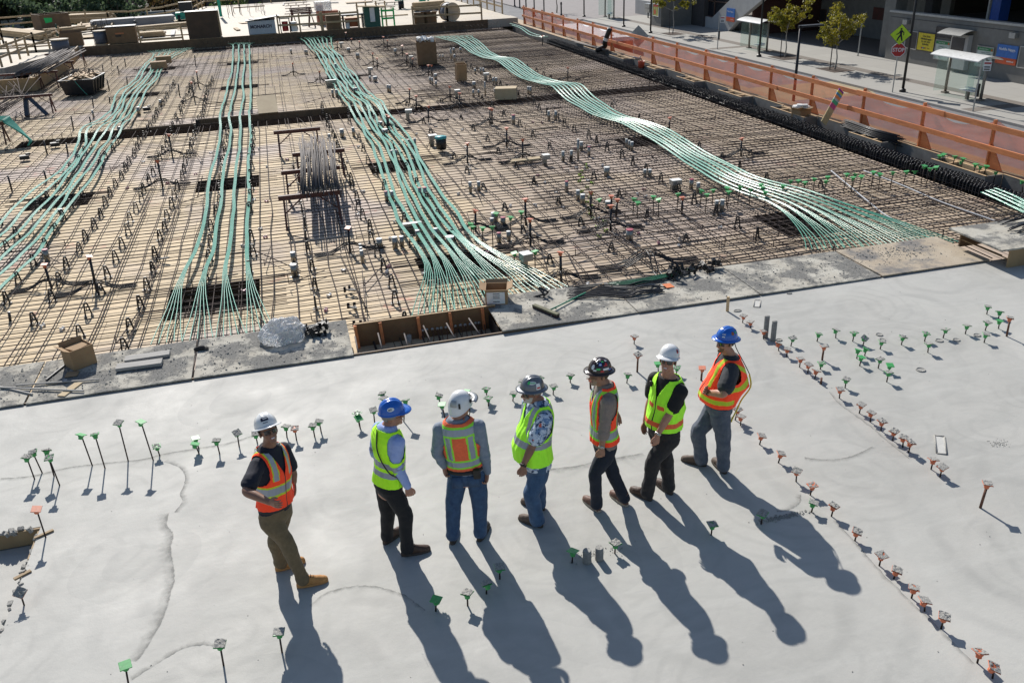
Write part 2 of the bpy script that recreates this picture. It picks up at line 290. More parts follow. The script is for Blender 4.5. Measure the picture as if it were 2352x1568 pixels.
def lid(tl, pos, rx, ry, rz=0, label='', sq=False):
    p = gp(T(*tl, *pos)); mb = MB(); n = 22; pr = []
    if sq:
        for k in (1, -1):
            for q in ((rx, k*ry), ): pass
        R = Matrix.Rotation(rz, 3, 'Z')
        for a, bb in (((-rx, -ry), (rx, -ry)), ((rx, -ry), (rx, ry)), ((rx, ry), (-rx, ry)), ((-rx, ry), (-rx, -ry))): mb.beam(R @ V((*a, .004)), R @ V((*bb, .004)), .018, .012)
        mb.mi = 1; mb.add([R @ V((a*rx*.93, bb*ry*.93, .003)) for a, bb in ((-1, -1), (1, -1), (1, 1), (-1, 1))], [(0, 1, 2, 3)])
    else:
        mb.ringloft([[V((rx*f*cos(2*pi*i/n)*(1+.05*random.random()), ry*f*sin(2*pi*i/n)*(1+.05*random.random()), z)) for i in range(n)] for f, z in ((1.05, .001), (1, .013), (.9, .016), (.86, .007), (.4, .009), (.05, .01))])
    o = mb.build('floor_box' if sq else 'drain_lid', [MT['crust'], MT['seam_pale']], None, True); o.location = p; tag(o, label, "floor box" if sq else "lid", "blockouts and lids set into the slab"); return o
lid((3, 2), (1403, 262), .062, .062, 0, "round crusted lid set alone in the slab among the green capped dowels"); lid((3, 1), (1022, 1508), .05, .05, 0, "round crusted lid beside a green capped dowel row near the slab edge"); lid((3, 1), (1050, 1555), .045, .045, 0, "small crusted lid touching another lid in the slab"); lid((3, 1), (1572, 1562), .055, .055, 0, "crusted lid, first of a close pair behind the green caps"); lid((3, 1), (1730, 1556), .05, .05, 0, "crusted lid, second of a close pair behind the green caps"); lid((3, 1), (1920, 1512), .05, .05, 0, "crusted lid standing at the foot of two green caps"); lid((3, 1), (100, 1557), .05, .04, 0, "low crusted lid by the two grey pipe stubs"); lid((2, 1), (2072, 1288), .065, .04, 0, "oval crusted lid just inside the slab edge"); lid((3, 1), (195, 1128), .045, .03, 0, "small crusted lid against the stained edge board")
lid((3, 2), (1585, 948), .055, .21, -.62, "long rectangular floor box with rough grey rim cast in the slab", True); lid((2, 1), (2252, 1222), .05, .15, -.55, "rectangular floor box cast in the slab close to its edge", True)
def crumbs(name, label, c, ext, n, size, mat='crust', z=0., lump=.5):
    mb = MB()
    for i in range(n):
        a = random.gauss(0, .42)*ext[0]; bb = random.gauss(0, .42)*ext[1]; r = size*random.uniform(.3, 1.2)
        mb.box((c[0]+a, c[1]+bb, z+r*.25), (r*random.uniform(.7, 1.6), r, r*.7), M=Matrix.Rotation(random.random()*6, 3, V((random.random(), random.random(), 1)).normalized()))
    return tag(mb.build(name, MT[mat]), label, None, None, 'stuff')
c1 = gp(T(3, 3, 140, 40)); crumbs('rubble', "dark crumbs of mortar strewn by a dowel near the shadow of a man", (c1.x, c1.y), (.34, .05), 240, .012); c1 = gp(T(3, 2, 2120, 935)); crumbs('mortar_spill', "rough grey mortar spill on the bare slab", (c1.x, c1.y), (.15, .09), 90, .008); c1 = gp(T(2, 3, 780, 380)); crumbs('crumbs', "crumbs of mortar round two concrete stubs", (c1.x, c1.y), (.35, .10), 120, .008)
mb = MB()
for i in range(150):
    p = V((random.uniform(-2.8, 11), random.uniform(4.5, 11.8), 0)); r = random.uniform(.002, .006); mb.box((p.x, p.y, r*.3), (r*2, r*1.4, r), random.random()*3)
tag(mb.build('specks', MT['crust']), kind='stuff')
# ================================================================== deck of plywood with beam pits
XL, XR, Y0, Y1, ZD = -13.0, 15.55, 12.27, 62.3, -.3
pits = [(-9.2, 15.55, 33.35, 34.5)]
for x0, x1 in ((-2.66, -.95), (2.2, 3.85), (10.0, 11.35), (-7.05, -5.4)):
    for y0, y1 in ((15.5, 17.15), (24.6, 25.95), (43.0, 44.3), (52.0, 53.2)):
        if x0 < -7 and y0 < 16: continue
        pits.append((x0, x1, y0, y1))
pits += [(-4.9, 15.55, 60.2, 61.4)]
xs = sorted({XL, XR}|{q for p in pits for q in p[:2]}); ys = sorted({Y0, Y1}|{q for p in pits for q in p[2:]})
mb = MB()
for i in range(len(xs)-1):
    for j in range(len(ys)-1):
        cx, cy = (xs[i]+xs[i+1])/2, (ys[j]+ys[j+1])/2
        if any(p[0] < cx < p[1] and p[2] < cy < p[3] for p in pits): continue
        mb.quad((xs[i], ys[j], ZD), (xs[i+1], ys[j], ZD), (xs[i+1], ys[j+1], ZD), (xs[i], ys[j+1], ZD))
ST(mb.build('deck', MT['deck_ply']))
mb = MB()
for x0, x1, y0, y1 in pits:
    z = ZD-(.6 if x1-x0 > 3 else .34); mb.mi = 0
    mb.quad((x0, y1, z), (x1, y1, z), (x1, y1, ZD), (x0, y1, ZD)); mb.quad((x0, y0, z), (x1, y0, z), (x1, y0, ZD), (x0, y0, ZD)); mb.quad((x0, y0, z), (x0, y1, z), (x0, y1, ZD), (x0, y0, ZD)); mb.quad((x1, y0, z), (x1, y1, z), (x1, y1, ZD), (x1, y0, ZD)); mb.mi = 1; mb.quad((x0, y0, z), (x1, y0, z), (x1, y1, z), (x0, y1, z))
ST(mb.build('beam_pits', [MT['form_brown'], MT['form_brown']]))
# edge beam trench, then the form boards that step in and out along it
mb = MB(); mb.quad((XR, Y0, -1), (16.8, Y0, -1), (16.8, Y1, -1), (XR, Y1, -1)); mb.quad((XR, Y0, -1), (XR, Y1, -1), (XR, Y1, ZD), (XR, Y0, ZD)); ST(mb.build('beam_trench', MT['form_brown']))
mt('form_grey', (.21, .20, .185), (.15, .14, .13), rough=.75, scale=3, grime=((.3, .28, .25), 5, .6))
yb = [12.3, 15.0, 17.0, 18.95, 21.0, 22.55, 24.95, 27.05, 29.08, 30.9, 32.95, 34.68, 36.85, 38.45, 40.65, 42.6, 44.6, 46.5, 62.2]
for i in range(len(yb)-1):
    a, bq = yb[i], yb[i+1]; deep = i % 2 == 1 and i < 17; x = 16.70 if deep else 16.2
    if i == len(yb)-2: x = 16.45
    mb = MB(); mb.mi = 0; mb.box((x+.02, (a+bq)/2, -.475), (.04, bq-a-.006, .95)); mb.mi = 1; mb.box((x+.02, (a+bq)/2, .004), (.046, bq-a-.01, .008)); mb.mi = 0
    if not deep and i < 17:
        for yy in (a+.02, bq-.02): mb.box((16.47, yy, -.477), (.46, .035, .946))
        mb.mi = 1; mb.box((16.62, (a+bq)/2, -.06), (.04, bq-a-.1, .12)); 
        for yy in (a+.5, bq-.5): mb.box((16.42, yy, -.05), (.36, .06, .08))
    tag(mb.build('edge_form', [MT['form_grey'], MT['wood']]), "plywood edge form standing along the black stirrup beam, bay between two dowel rows" if i < 0 else ("recessed grey form panel set back from the stirrup beam" if deep else "grey form panel with pale top edge standing tight against the stirrup beam"), "form panel", "form panels stepping along the edge beam")
for o in [o for o in col.objects if o.name.startswith('edge_form')][-1:]: o['label'] = "long straight form panel at the far end of the stirrup beam"
mb = MB(); mb.prism([(16.76, Y0-6), (17.75, Y0-6), (17.75, 70), (16.76, 70)], -.42, -.12); ST(mb.build('ledge', MT['form_tan']))
mb = MB(); mb.prism([(17.3, -6), (17.6, -6), (17.6, 95.5), (17.3, 95.5)], -4.6, -.44); mb.prism([(-30, 95.1), (17.3, 95.1), (17.3, 95.4), (-30, 95.4)], -4.6, .1); ST(mb.build('podium_wall', MT['bldg_light']))
# ================================================================== far edge form and the higher deck behind
mb = MB(); mb.box((1.5, 62.36, -.05), (26.4, .06, .62)); mb.mi = 1; mb.box((1.5, 62.36, .266), (26.4, .09, .012)); tag(mb.build('far_edge_form', [MT['form_brown'], MT['wood']]), "long brown plywood edge form closing the far side of the rebar deck", "form panel")
mb = MB(); mb.prism([(-30, 62.42), (16.9, 62.42), (16.9, 95.0), (-6, 95.0), (-8, 82), (-11, 78), (-16, 82), (-30, 77.5)], -.3, .25); ST(mb.build('upper_deck', MT['far_ply']))
# raised form box beside the deck, with the pit behind it
mb = MB(); mb.box((-14.6, 47.5, .02), (6.6, .06, .64)); mb.mi = 1; mb.box((-11.34, 51.2, .02), (.06, 7.3, .64)); mb.beam((-11.34, 54.8, .02), (-11.9, 62.3, .02), .06, .64); mb.mi = 2; mb.box((-11.34, 51.2, .345), (.09, 7.3, .012)); mb.box((-14.6, 47.5, .345), (6.6, .09, .012)); mb.mi = 0
for k in range(9): mb.box((-11.26, 48+k*.75, -.28), (.24, .05, .03))
tag(mb.build('raised_form', [MT['form_tan'], MT['form_tan'], MT['wood']]), "tan plywood form box with a corner, rebar racks standing along its wall", "form box")
mb = MB(); mb.quad((-30, 47.6, -1.2), (-11.4, 47.6, -1.2), (-11.4, 62.3, -1.2), (-30, 62.3, -1.2)); ST(mb.build('pit_floor', MT['earth']))
mb = MB(); mb.prism([(-30, 55), (-14.5, 55), (-12.2, 62.3), (-30, 62.3)], -.5, .1); ST(mb.build('side_deck', MT['far_ply']))
mb = MB(); mb.prism([(-30, 12.27), (-13.0, 12.27), (-13.0, 47.4), (-30, 47.4)], -.6, -.302); ST(mb.build('deck_margin', MT['deck_ply']))
# ================================================================== ground, street, pavements (4.5 m below the slab)
ZS = -4.5
mb = MB(); mb.quad((-500, -200, ZS-.03), (500, -200, ZS-.03), (500, 700, ZS-.03), (-500, 700, ZS-.03)); ST(mb.build('ground', MT['earth']))
mb = MB(); mb.quad((17.6, -30, ZS), (36.9, -30, ZS), (36.9, 260, ZS), (17.6, 260, ZS)); ST(mb.build('road', MT['asphalt']))
mb = MB(); mb.quad((-60, 104, ZS+.004), (36.5, 104, ZS+.004), (36.5, 150, ZS+.004), (-60, 150, ZS+.004)); ST(mb.build('cross_street', MT['asphalt']))
mb = MB(); mb.add([(x, y, ZS+.004) for x, y in ((22.5, 49.3), (36.6, 48.6), (37.3, 50.5), (36.85, 53.9), (33, 54.3), (22.5, 54.0))], [(0, 1, 2, 3, 4, 5)]); ST(mb.build('crossing_patch', MT['tan_road']))
mb = MB()
for k in range(5): mb.quad(*[(x, y, ZS+.008) for x, y in ((27.2+k*.75, 43.4), (27.4+k*.75, 43.4), (27.4+k*.75, 47.9), (27.2+k*.75, 47.9))])
ST(mb.build('road_marking', MT['road_white']))
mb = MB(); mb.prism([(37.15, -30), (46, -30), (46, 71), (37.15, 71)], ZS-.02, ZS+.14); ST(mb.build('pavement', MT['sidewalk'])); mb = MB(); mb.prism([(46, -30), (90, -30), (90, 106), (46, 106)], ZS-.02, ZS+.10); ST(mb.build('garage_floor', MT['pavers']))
mb = MB(); mb.prism([(37.15, 71.002), (46, 71.002), (46, 106), (37.15, 106)], ZS-.02, ZS+.138); ST(mb.build('path', MT['sidewalk']))
mb = MB(); mb.prism([(35.2, 106.0), (90, 106.0), (90, 240), (35.2, 240)], ZS-.02, ZS+.13); ST(mb.build('plaza', MT['plaza']))
mb = MB(); mb.prism([(36.9, -30), (37.14, -30), (37.14, 106), (36.9, 106)], ZS-.02, ZS+.145); ST(mb.build('kerb', MT['kerb']))
mb = MB(); mb.prism([(40.5, -30), (41.4, -30), (41.4, 106), (40.5, 106)], ZS+.1, ZS+.146); mb.prism([(37.2, 40.9), (40.5, 40.9), (40.5, 41.8), (37.2, 41.8)], ZS+.1, ZS+.146); mb.prism([(37.2, 72.3), (40.5, 72.3), (40.5, 73.2), (37.2, 73.2)], ZS+.1, ZS+.146); ST(mb.build('paver_strip', MT['pavers']))
# ================================================================== capped dowels standing out of the slab
def cap_mesh(mat, s=1.0):
    mb = MB(); mb.lathe([(.020*s, -.055*s), (.026*s, -.055*s), (.026*s, -.03*s), (.032*s, -.028*s), (.036*s, -.002), (.02, -.001)], n=12); a = .050*s
    mb.ringloft([[(x*a*f, y*a*f, z) for x, y in ((-1, -1), (1, -1), (1, 1), (-1, 1))] for f, z in ((.9, -.004), (1, -.001), (1, .004), (.96, .006))]); return mb.mesh('cap', MT[mat])
CAPS = {k: cap_mesh(m) for k, m in (('g', 'green_cap'), ('o', 'orange_cap'))}; CAPL = {k: cap_mesh(m, 1.25) for k, m in (('g', 'green_cap'), ('o', 'orange_cap'))}
CRUST = []
for k in range(8):
    mb = MB(); n = 9; full = [1, .95, .9, .75, 1, .85, .6, .5][k]
    for i in range(n):
        for j in range(n):
            x, y = (i/(n-1)-.5)*.099, (j/(n-1)-.5)*.099; q = noise.noise(V((x*38+k*5, y*38, k*2))); mb.v.append((x*(1+.10*noise.noise(V((x*60, y*60, k+.5)))), y*(1+.10*noise.noise(V((y*60, x*60, k)))), .0065+(.004+.005*q+.005*noise.noise(V((x*120+k, y*120, 3))))*(1.9 if k in (2, 4) else 1)))
    for i in range(n-1):
        for j in range(n-1):
            if noise.noise(V((i*.45+k*7, j*.45, k))) < (full-.5)*1.5: mb.f.append((i*n+j, (i+1)*n+j, (i+1)*n+j+1, i*n+j+1)); mb.m.append(0)
    me = mb.mesh('crust', MT['crust']); CRUST.append(me)
def seg_mesh(name, r, mat, n=8, ribs=0):
    mb = MB(); mb.cyl((0, 0, 0), r, 1, n); return mb.mesh(name, MT[mat], True)
ROD = {'thin': seg_mesh('rod', .0085, 'rebar'), 'thick': seg_mesh('rod', .0145, 'rust'), 'deck_thin': seg_mesh('rod', .011, 'rebar'), 'deck': seg_mesh('rod', .026, 'black_bar')}
def capped(base, top, z0, cap, crust, label, group, rod='thin', big=False, tilt=None):
    d = top-base; l = d.length; o = thing('capped_dowel', label, 'rebar dowel', base, 0, group); q = d.to_track_quat('Z', 'Y')
    r = link('rod', ROD[rod], o); r.rotation_mode = 'QUATERNION'; r.rotation_quaternion = q; r.scale = (1, 1, l-.02)
    if cap:
        c = link('cap', (CAPL if big else CAPS)[cap], o); c.location = d; e = q.to_euler(); t = tilt or (random.gauss(0, .13), random.gauss(0, .13)); c.rotation_euler = (e.x*.8+t[0], e.y*.8+t[1], random.random()*1.6)
        if crust:
            k = random.choice((0, 1, 2, 3, 4, 5)) if crust == 1 else (random.choice((2, 4)) if crust == 2 else random.choice((6, 7))); s = link('crust', CRUST[k], c)
            if big: s.scale = (1.25, 1.25, 1.2)
    return o
# (tile, foot, cap, colour, crust 0 none 1 crusted 2 thick 3 flecked, rod, row)
D = []
def row(tl, items, rname): 
    for it in items: D.append((tl, *it, rname))
row((0, 2), [((318, 1262), (245, 1062), 'g', 1), ((388, 1205), (300, 1016), 'g', 1), ((497, 1235), (428, 1000), 'g', 1), ((548, 1320), (450, 1065), 'g', 3), ((848, 1138), (745, 855), 'g', 0), ((965, 1163), (870, 850), 'g', 3), ((1178, 1095), (1088, 745), 'g', 1), ((1408, 1090), (1295, 735), 'g', 0)], 'tall')
row((0, 2), [((1468, 1048), (1438, 960), 'g', 3), ((1828, 985), (1796, 885), 'g', 0), ((1830, 1032), (1792, 938), 'g', 0), ((2018, 1030), (1988, 910), 'g', 1), ((2198, 965), (2178, 838), 'g', 1), ((2364, 930), (2348, 850), 'g', 1)], 'behind')
row((1, 2), [((285, 880), (275, 778), 'g', 1), ((373, 905), (355, 795), 'o', 3), ((540, 875), (520, 772), 'g', 1), ((600, 835), (580, 732), 'g', 1), ((950, 770), (928, 655), 'g', 3), ((958, 797), (942, 702), 'g', 0), ((1090, 740), (1078, 628), 'g', 1), ((1170, 585), (1158, 478), 'g', 2), ((1185, 620), (1170, 518), 'g', 1), ((1358, 735), (1370, 540), 'g', 3), ((1692, 600), (1682, 496), 'g', 2), ((1735, 697), (1708, 576), 'g', 0), ((1942, 560), (1930, 456), 'g', 0), ((2122, 530), (2115, 432), 'g', 3), ((2135, 592), (2133, 516), 'g', 3)], 'behind')
row((2, 2), [((8, 545), (15, 472), 'g', 1), ((100, 440), (95, 358), 'g', 1), ((250, 430), (255, 336), 'g', 3), ((378, 485), (383, 408), 'g', 1), ((535, 375), (538, 310), 'g', 1), ((1055, 380), (1065, 302), 'g', 2), ((1345, 280), (1340, 200), 'g', 0), ((1510, 305), (1515, 236), 'g', 3)], 'behind')
row((2, 2), [((1150, 278), (1158, 122), 'o', 1, 'thick'), ((1738, 355), (1748, 242), 'o', 0, 'thick'), ((722, 430), (718, 330), 'o', 1, 'thick'), ((1122, 22), (1126, -48), 'o', 1)], 'stout')
row((2, 1), [((2118, 1395), (2128, 1332), 'o', 1), ((2192, 1445), (2190, 1388), 'o', 1), ((2310, 1545), (2315, 1472), 'o', 1)], 'diag1')
row((3, 2), [((98, 85), (98, 18), 'o', 1), ((170, 140), (180, 68), 'o', 1), ((290, 235), (300, 157), 'o', 1), ((365, 288), (375, 212), 'o', 1), ((430, 340), (445, 267), 'o', 1), ((655, 520), (665, 438), 'o', 1), ((838, 658), (858, 578), 'o', 1), ((938, 738), (952, 652), 'o', 1), ((1037, 818), (1050, 733), 'o', 2), ((1145, 908), (1160, 823), 'o', 2), ((1238, 970), (1245, 880), 'o', 2), ((1292, 1018), (1312, 925), 'o', 2), ((1498, 1172), (1520, 1080), 'o', 1), ((1580, 1240), (1603, 1150), 'o', 1)], 'diag1')
row((3, 1), [((210, 1610), (228, 1537), 'g', 1), ((450, 1567), (468, 1497), 'g', 3), ((622, 1535), (627, 1462), 'g', 1), ((778, 1567), (793, 1487), 'g', 3), ((872, 1608), (890, 1537), 'g', 1), ((1225, 1598), (1243, 1527), 'g', 1), ((1438, 1567), (1455, 1492), 'g', 3), ((1608, 1535), (1632, 1457), 'g', 1), ((1812, 1498), (1830, 1422), 'g', 1), ((2010, 1318), (2022, 1247), 'g', 1), ((2118, 1355), (2130, 1297), 'g', 1), ((1995, 1468), (2018, 1392), 'g', 1), ((2117, 1450), (2130, 1377), 'g', 0), ((2192, 1520), (2225, 1352), 'o', 1, 'thick'), ((1985, 1578), (2005, 1502), 'g', 1), ((1030, 1638), (1048, 1567), 'g', 1)], 'field')
row((3, 2), [((497, 170), (515, 42), 'o', 1, 'thick'), ((480, 255), (492, 196), 'g', 3), ((708, 425), (720, 346), 'g', 2), ((815, 155), (830, 76), 'g', 0), ((888, 130), (902, 66), 'g', 0), ((842, 222), (860, 142), 'g', 0), ((1012, 245), (1030, 161), 'g', 1), ((1108, 285), (1122, 216), 'g', 0), ((1090, 370), (1110, 281), 'g', 1), ((1468, 100), (1478, 18), 'g', 1), ((1950, 1525), (2018, 1303), 'o', 1, 'thick')], 'field')
row((2, 2), [((2050, 720), (2075, 622), 'o', 1), ((2100, 770), (2105, 688), 'o', 1), ((2275, 945), (2295, 863), 'o', 1)], 'diag2')
row((3, 2), [((95, 1112), (122, 1028), 'o', 1), ((258, 1285), (265, 1188), 'o', 1), ((388, 1408), (408, 1318), 'o', 3), ((400, 1565), (420, 1478), 'g', 1), ((582, 1603), (608, 1508), 'o', 1)], 'diag2')
row((3, 3), [((798, 258), (820, 175), 'o', 1), ((1022, 488), (1045, 392), 'o', 1), ((1155, 608), (1186, 530), 'o', 1), ((1318, 785), (1343, 690), 'o', 1), ((1438, 905), (1442, 806), 'o', 1), ((1590, 1065), (1622, 955), 'o', 1), ((1922, 1380), (1948, 1277), 'o', 3), ((2062, 1520), (2078, 1420), 'o', 3)], 'diag2')
row((0, 3), [((420, 228), (335, -32), 'o', 0), ((222, 850), (185, 735), 'o', 2)], 'recess')
row((0, 3), [((1185, 1600), (1150, 1400), 'g', 0), ((2055, 1405), (2020, 1208), 'g', 2)], 'front')
row((1, 3), [((240, 1285), (210, 1098), 'g', 1), ((1945, 855), (1940, 738), 'g', 1), ((1652, 905), (1655, 797), 'g', 0), ((2117, 745), (2120, 652), 'g', 1), ((2240, 610), (2237, 502), 'g', 2)], 'front')
row((2, 3), [((552, 460), (560, 352), 'g', 0), ((945, 375), (950, 282), 'g', 2), ((1830, 205), (1842, 108), 'g', 1), ((2288, 105), (2303, 10), 'g', 2)], 'front')
ORD = ['first', 'second', 'third', 'fourth', 'fifth', 'sixth', 'seventh', 'eighth', 'ninth', 'tenth', 'eleventh', 'twelfth', 'thirteenth', 'fourteenth', 'fifteenth', 'sixteenth', 'seventeenth', 'eighteenth', 'nineteenth', 'twentieth', 'twenty-first', 'twenty-second', 'twenty-third', 'twenty-fourth', 'twenty-fifth', 'twenty-sixth', 'twenty-seventh', 'twenty-eighth', 'twenty-ninth', 'thirtieth', 'thirty-first']
ROWN = dict(tall='tall leaning group', behind='line behind the men', stout='scattered set behind the men', diag1='long slanting far line', diag2='slanting line nearest the camera', field='open slab by the lids', recess='slab recess', front='scattered line among the shadows')
cnt = {}
MEN = [(k.location.x, k.location.y) for k in []]
ROWS = {}
for tl, foot, cap, c, cr, *rest in D:
    rod = 'thick' if 'thick' in rest else 'thin'; rn = rest[-1]; B = gp(T(*tl, *foot)); Tp = vp(T(*tl, *cap), B.y); ROWS.setdefault(rn, []).append((B.x, B, Tp, c, cr, rod))
for rn, L in ROWS.items():
    L.sort(key=lambda q: q[0])
    for i, (x, B, Tp, c, cr, rod) in enumerate(L):
        lab = {0: 'clean ', 1: 'crusted ', 2: 'thickly caked ', 3: 'flecked '}[cr]+{'g': 'green', 'o': 'orange'}[c]+' capped dowel, '+ORD[i]+' from the recess in the '+ROWN[rn]
        if rn == 'recess': lab = ('clean orange capped dowel leaning over the corner of the slab recess' if cr == 0 else 'caked orange capped dowel tilted over the broken recess edge')
        capped(B, Tp, 0, c, cr, lab, 'capped dowels standing out of the slab', rod, tilt=(.5, -.5) if rn == 'recess' and cr else None)
B = gp(T(3, 2, 485, 390)); o = thing('bare_rod', "short bare rod without a cap in the slanting line of dowels", 'rebar dowel', B); r = link('rod', ROD['thick'], o); r.scale = (1, 1, .1)
def stub(tl, foot, top, r, label, mat='crust', z=0., name='pipe_stub', cat='pipe stub', topm=None, grp='stubs cast into the slab'):
    B = gp(T(*tl, *foot), z); H_ = vp(T(*tl, *top), B.y).z-z; mb = MB(); mb.lathe([(r*1.02, 0), (r, .01), (r, H_-.004), (r*.94, H_), (r*.05, H_+.002)], n=18); mb.mi = 0; o = mb.build(name, [MT[mat]], None, True); o.location = B; tag(o, label, cat, grp); return o
mt('stub_conc', (.27, .265, .25), (.2, .195, .185), rough=.9, scale=40, bs=.4)
for i, (f, tp, r) in enumerate((((690, 455), (690, 350), .044), ((802, 430), (802, 325), .042))):
    o = stub((2, 3), f, tp, r, "low concrete stub beside "+("a green cap in a man's shadow" if i == 0 else "a caked dowel, the drier of a pair"), 'stub_conc'); c = MB(); c.lathe([(r*.98, 0), (r*.9, .006), (r*.3, .004), (.001, .007)], n=16); cc = c.build('crust', MT['crust'], o); cc.location = (0, 0, max(v.co.z for v in o.data.vertices))
stub((3, 1), (-25, 1530), (-20, 1335), .04, "tall grey pipe stub behind the other one near the slanting dowel line", 'stub_conc'); stub((3, 1), (45, 1560), (62, 1380), .04, "shorter grey pipe stub in front of its twin near the slanting dowel line", 'stub_conc')
B = gp(T(2, 1, 1978, 1290)); mb = MB(); mb.box((0, 0, .13), (.035, .035, .26), .3); o = mb.build('stake', MT['wood']); o.location = B; tag(o, "square wooden stake standing alone just inside the slab edge", "stake")
# ================================================================== stained edge boards along the slab joint
m, t, b = nodes('mud_board'); co = t.nodes.new("ShaderNodeTexCoord").outputs['Object']; oi = N(t, "ShaderNodeObjectInfo")
c = mix(t, ramp(t, tex(t, 2, 5, .6, co), .35, .65), (.40, .37, .31), (.50, .48, .42)); mp_ = N(t, "ShaderNodeVectorMath", operation='ADD'); t.links.new(co, mp_.inputs[0]); t.links.new(oi.outputs["Location"], mp_.inputs[1])
md = ramp(t, tex(t, 1.5, 10, .74, mp_.outputs[0]), .45, .53); gr = ramp(t, tex(t, 40, 5, .8, mp_.outputs[0]), .40, .60); c2 = mix(t, gr, (.13, .128, .12), (.235, .23, .215)); c = mix(t, md, c, c2); t.links.new(c, b.inputs["Base Color"]); b.inputs["Roughness"].default_value = .95; b.inputs["Specular IOR Level"].default_value = .15
h = math_(t, 'ADD', math_(t, 'MULTIPLY', md, .5), math_(t, 'MULTIPLY', tex(t, 55, 6, .8, mp_.outputs[0]), .6)); bump(t, b, h, .7, .012); MT['mud_board'] = m
mt('board_rust', (.44, .375, .285), (.36, .295, .215), rough=.9, scale=2.2, grime=((.17, .16, .15), 1.6, .50), bs=.5, bscale=60)
bl = [(-9.0, -6.6), (-6.58, -4.19), (-4.16, -1.9), (-1.86, .50), (2.87, 5.2), (5.22, 7.44), (7.46, 9.83), (9.86, 12.12)]
bn = ["long mud caked board at the edge of the view beyond the recess", "mud caked edge board beyond a seam crossed by loose conduits", "edge board carrying two planks and a carton, thick with dark grit", "edge board with a plastic wrapped bundle on it", "edge board with a push broom and an open carton on it", "edge board carrying a heap of black plastic supports", "edge board with a broad dark patch of grit", "rust tinged edge board with a pile of grey grit"]
boards = []
for i, (x0, x1) in enumerate(bl):
    y1 = 13.66 if i != 3 else 13.64; mb = MB(); mb.box(((x0+x1)/2*0, 0, 0), (x1-x0, y1-12.24, .022)); o = mb.build('edge_board', MT['board_rust' if i == 7 else 'mud_board']); tl = [0, .004, -.003, .002, .018, -.002, .004, .002][i]
    o.location = ((x0+x1)/2, (12.235+y1)/2, .024+.004*(i % 2)+(.02 if i == 4 else 0)); o.rotation_euler = (tl*.6, tl, [0, .0, .006, -.004, .012, -.006, 0, .004][i]); tag(o, bn[i], "edge board", "boards laid along the slab joint"); boards.append(o)
    mb = MB()
    for k in range(420 if i in (1, 2, 3, 6, 7) else 200):
        r = random.uniform(.003, .011) if random.random() < .9 else .018; x = random.uniform(-1, 1)*(x1-x0)*.47; y = random.uniform(-.62, .62)
        if i == 7: x = random.gauss(-.25, .45); y = random.gauss(.18, .22); r *= 1.1
        if abs(x) > (x1-x0)/2-.02 or abs(y) > .68: continue
        mb.box((x, y, .011+r*.3), (r*random.uniform(1, 2), r, r*.8), M=Matrix.Rotation(random.random()*6, 3, V((random.random(), random.random(), 1)).normalized()))
    s_ = mb.build('grit', MT['crust'], o); s_['kind'] = 'stuff'
mb = MB(); mb.beam((-9, 12.275, .010), (12.1, 12.275, .010), .03, .03); tag(mb.build('edge_shadow_strip', MT['form_brown']), "long thin strip coloured dark as the shadow under the boards at the slab joint", "shadow strip")  # dark brown strip puts the shadow along the boards' edge into colour
# opening between the boards: form walls, struts, pipes, strands with pockets
mt('form_red', (.22, .125, .06), (.16, .09, .042), rough=.75, scale=2.5, grime=((.10, .06, .03), 6, .6))
mb = MB(); mb.box((1.67, 13.22, -.2), (2.38, .03, .62)); mb.mi = 1; mb.box((1.67, 13.22, .114), (2.38, .034, .008)); bk = mb.build('bulkhead', [MT['form_red'], MT['wood']]); tag(bk, "reddish brown bulkhead form with stubby props in the gap between edge boards", "form panel"); bk.rotation_euler = (0, 0, -.01)
mb = MB(); mb.quad((.5, 12.28, -.56), (2.86, 12.28, -.56), (2.86, 13.2, -.56), (.5, 13.2, -.56)); mb.quad((.5, 12.275, -.56), (2.86, 12.275, -.56), (2.86, 12.275, -.0), (.5, 12.275, -.0)); mb.quad((2.865, 12.28, -.56), (2.865, 13.2, -.56), (2.865, 13.2, .0), (2.865, 12.28, .0)); ST(mb.build('joint_pit', MT['dark_metal']))
for i, x in enumerate((.62, 1.03, 1.66, 2.2, 2.76)):
    mb = MB(); mb.beam((x, 13.18, .10), (x+.03, 13.16, -.5), .06, .05, (1, 0, 0)); tag(mb.build('form_prop', MT['orange_wood']), "upright timber prop against the bulkhead form, "+ORD[i]+" from the recess end", "prop", "props against the bulkhead")
for i, (f, tp) in enumerate((((285, 640), (235, 390)), ((610, 595), (545, 345)), ((950, 540), (895, 340)), ((1270, 495), (1155, 245)), ((1595, 445), (1465, 210)), ((1930, 390), (1765, 145)))):
    cv = lambda p: ((1350+p[0]/3.36)*.57422, (1230+p[1]/3.36)*.57422); B = gp(cv(f), -.02); tpz = vp(cv(tp), 13.0); mb = MB(); mb.tube([B, tpz], .013, 8); tag(mb.build('starter_bar', MT['steel_new'], None, True), "pale bar leaning out of the joint pit toward the bulkhead, "+ORD[i]+" from the recess end", "rebar", "bars leaning out of the joint pit")
pk = [(1140, 305), (1195, 295), (1272, 285), (1340, 278), (1390, 270), (1455, 262), (1580, 245), (1650, 232), (1712, 228), (1780, 218), (1855, 205), (1900, 200), (1960, 190)]
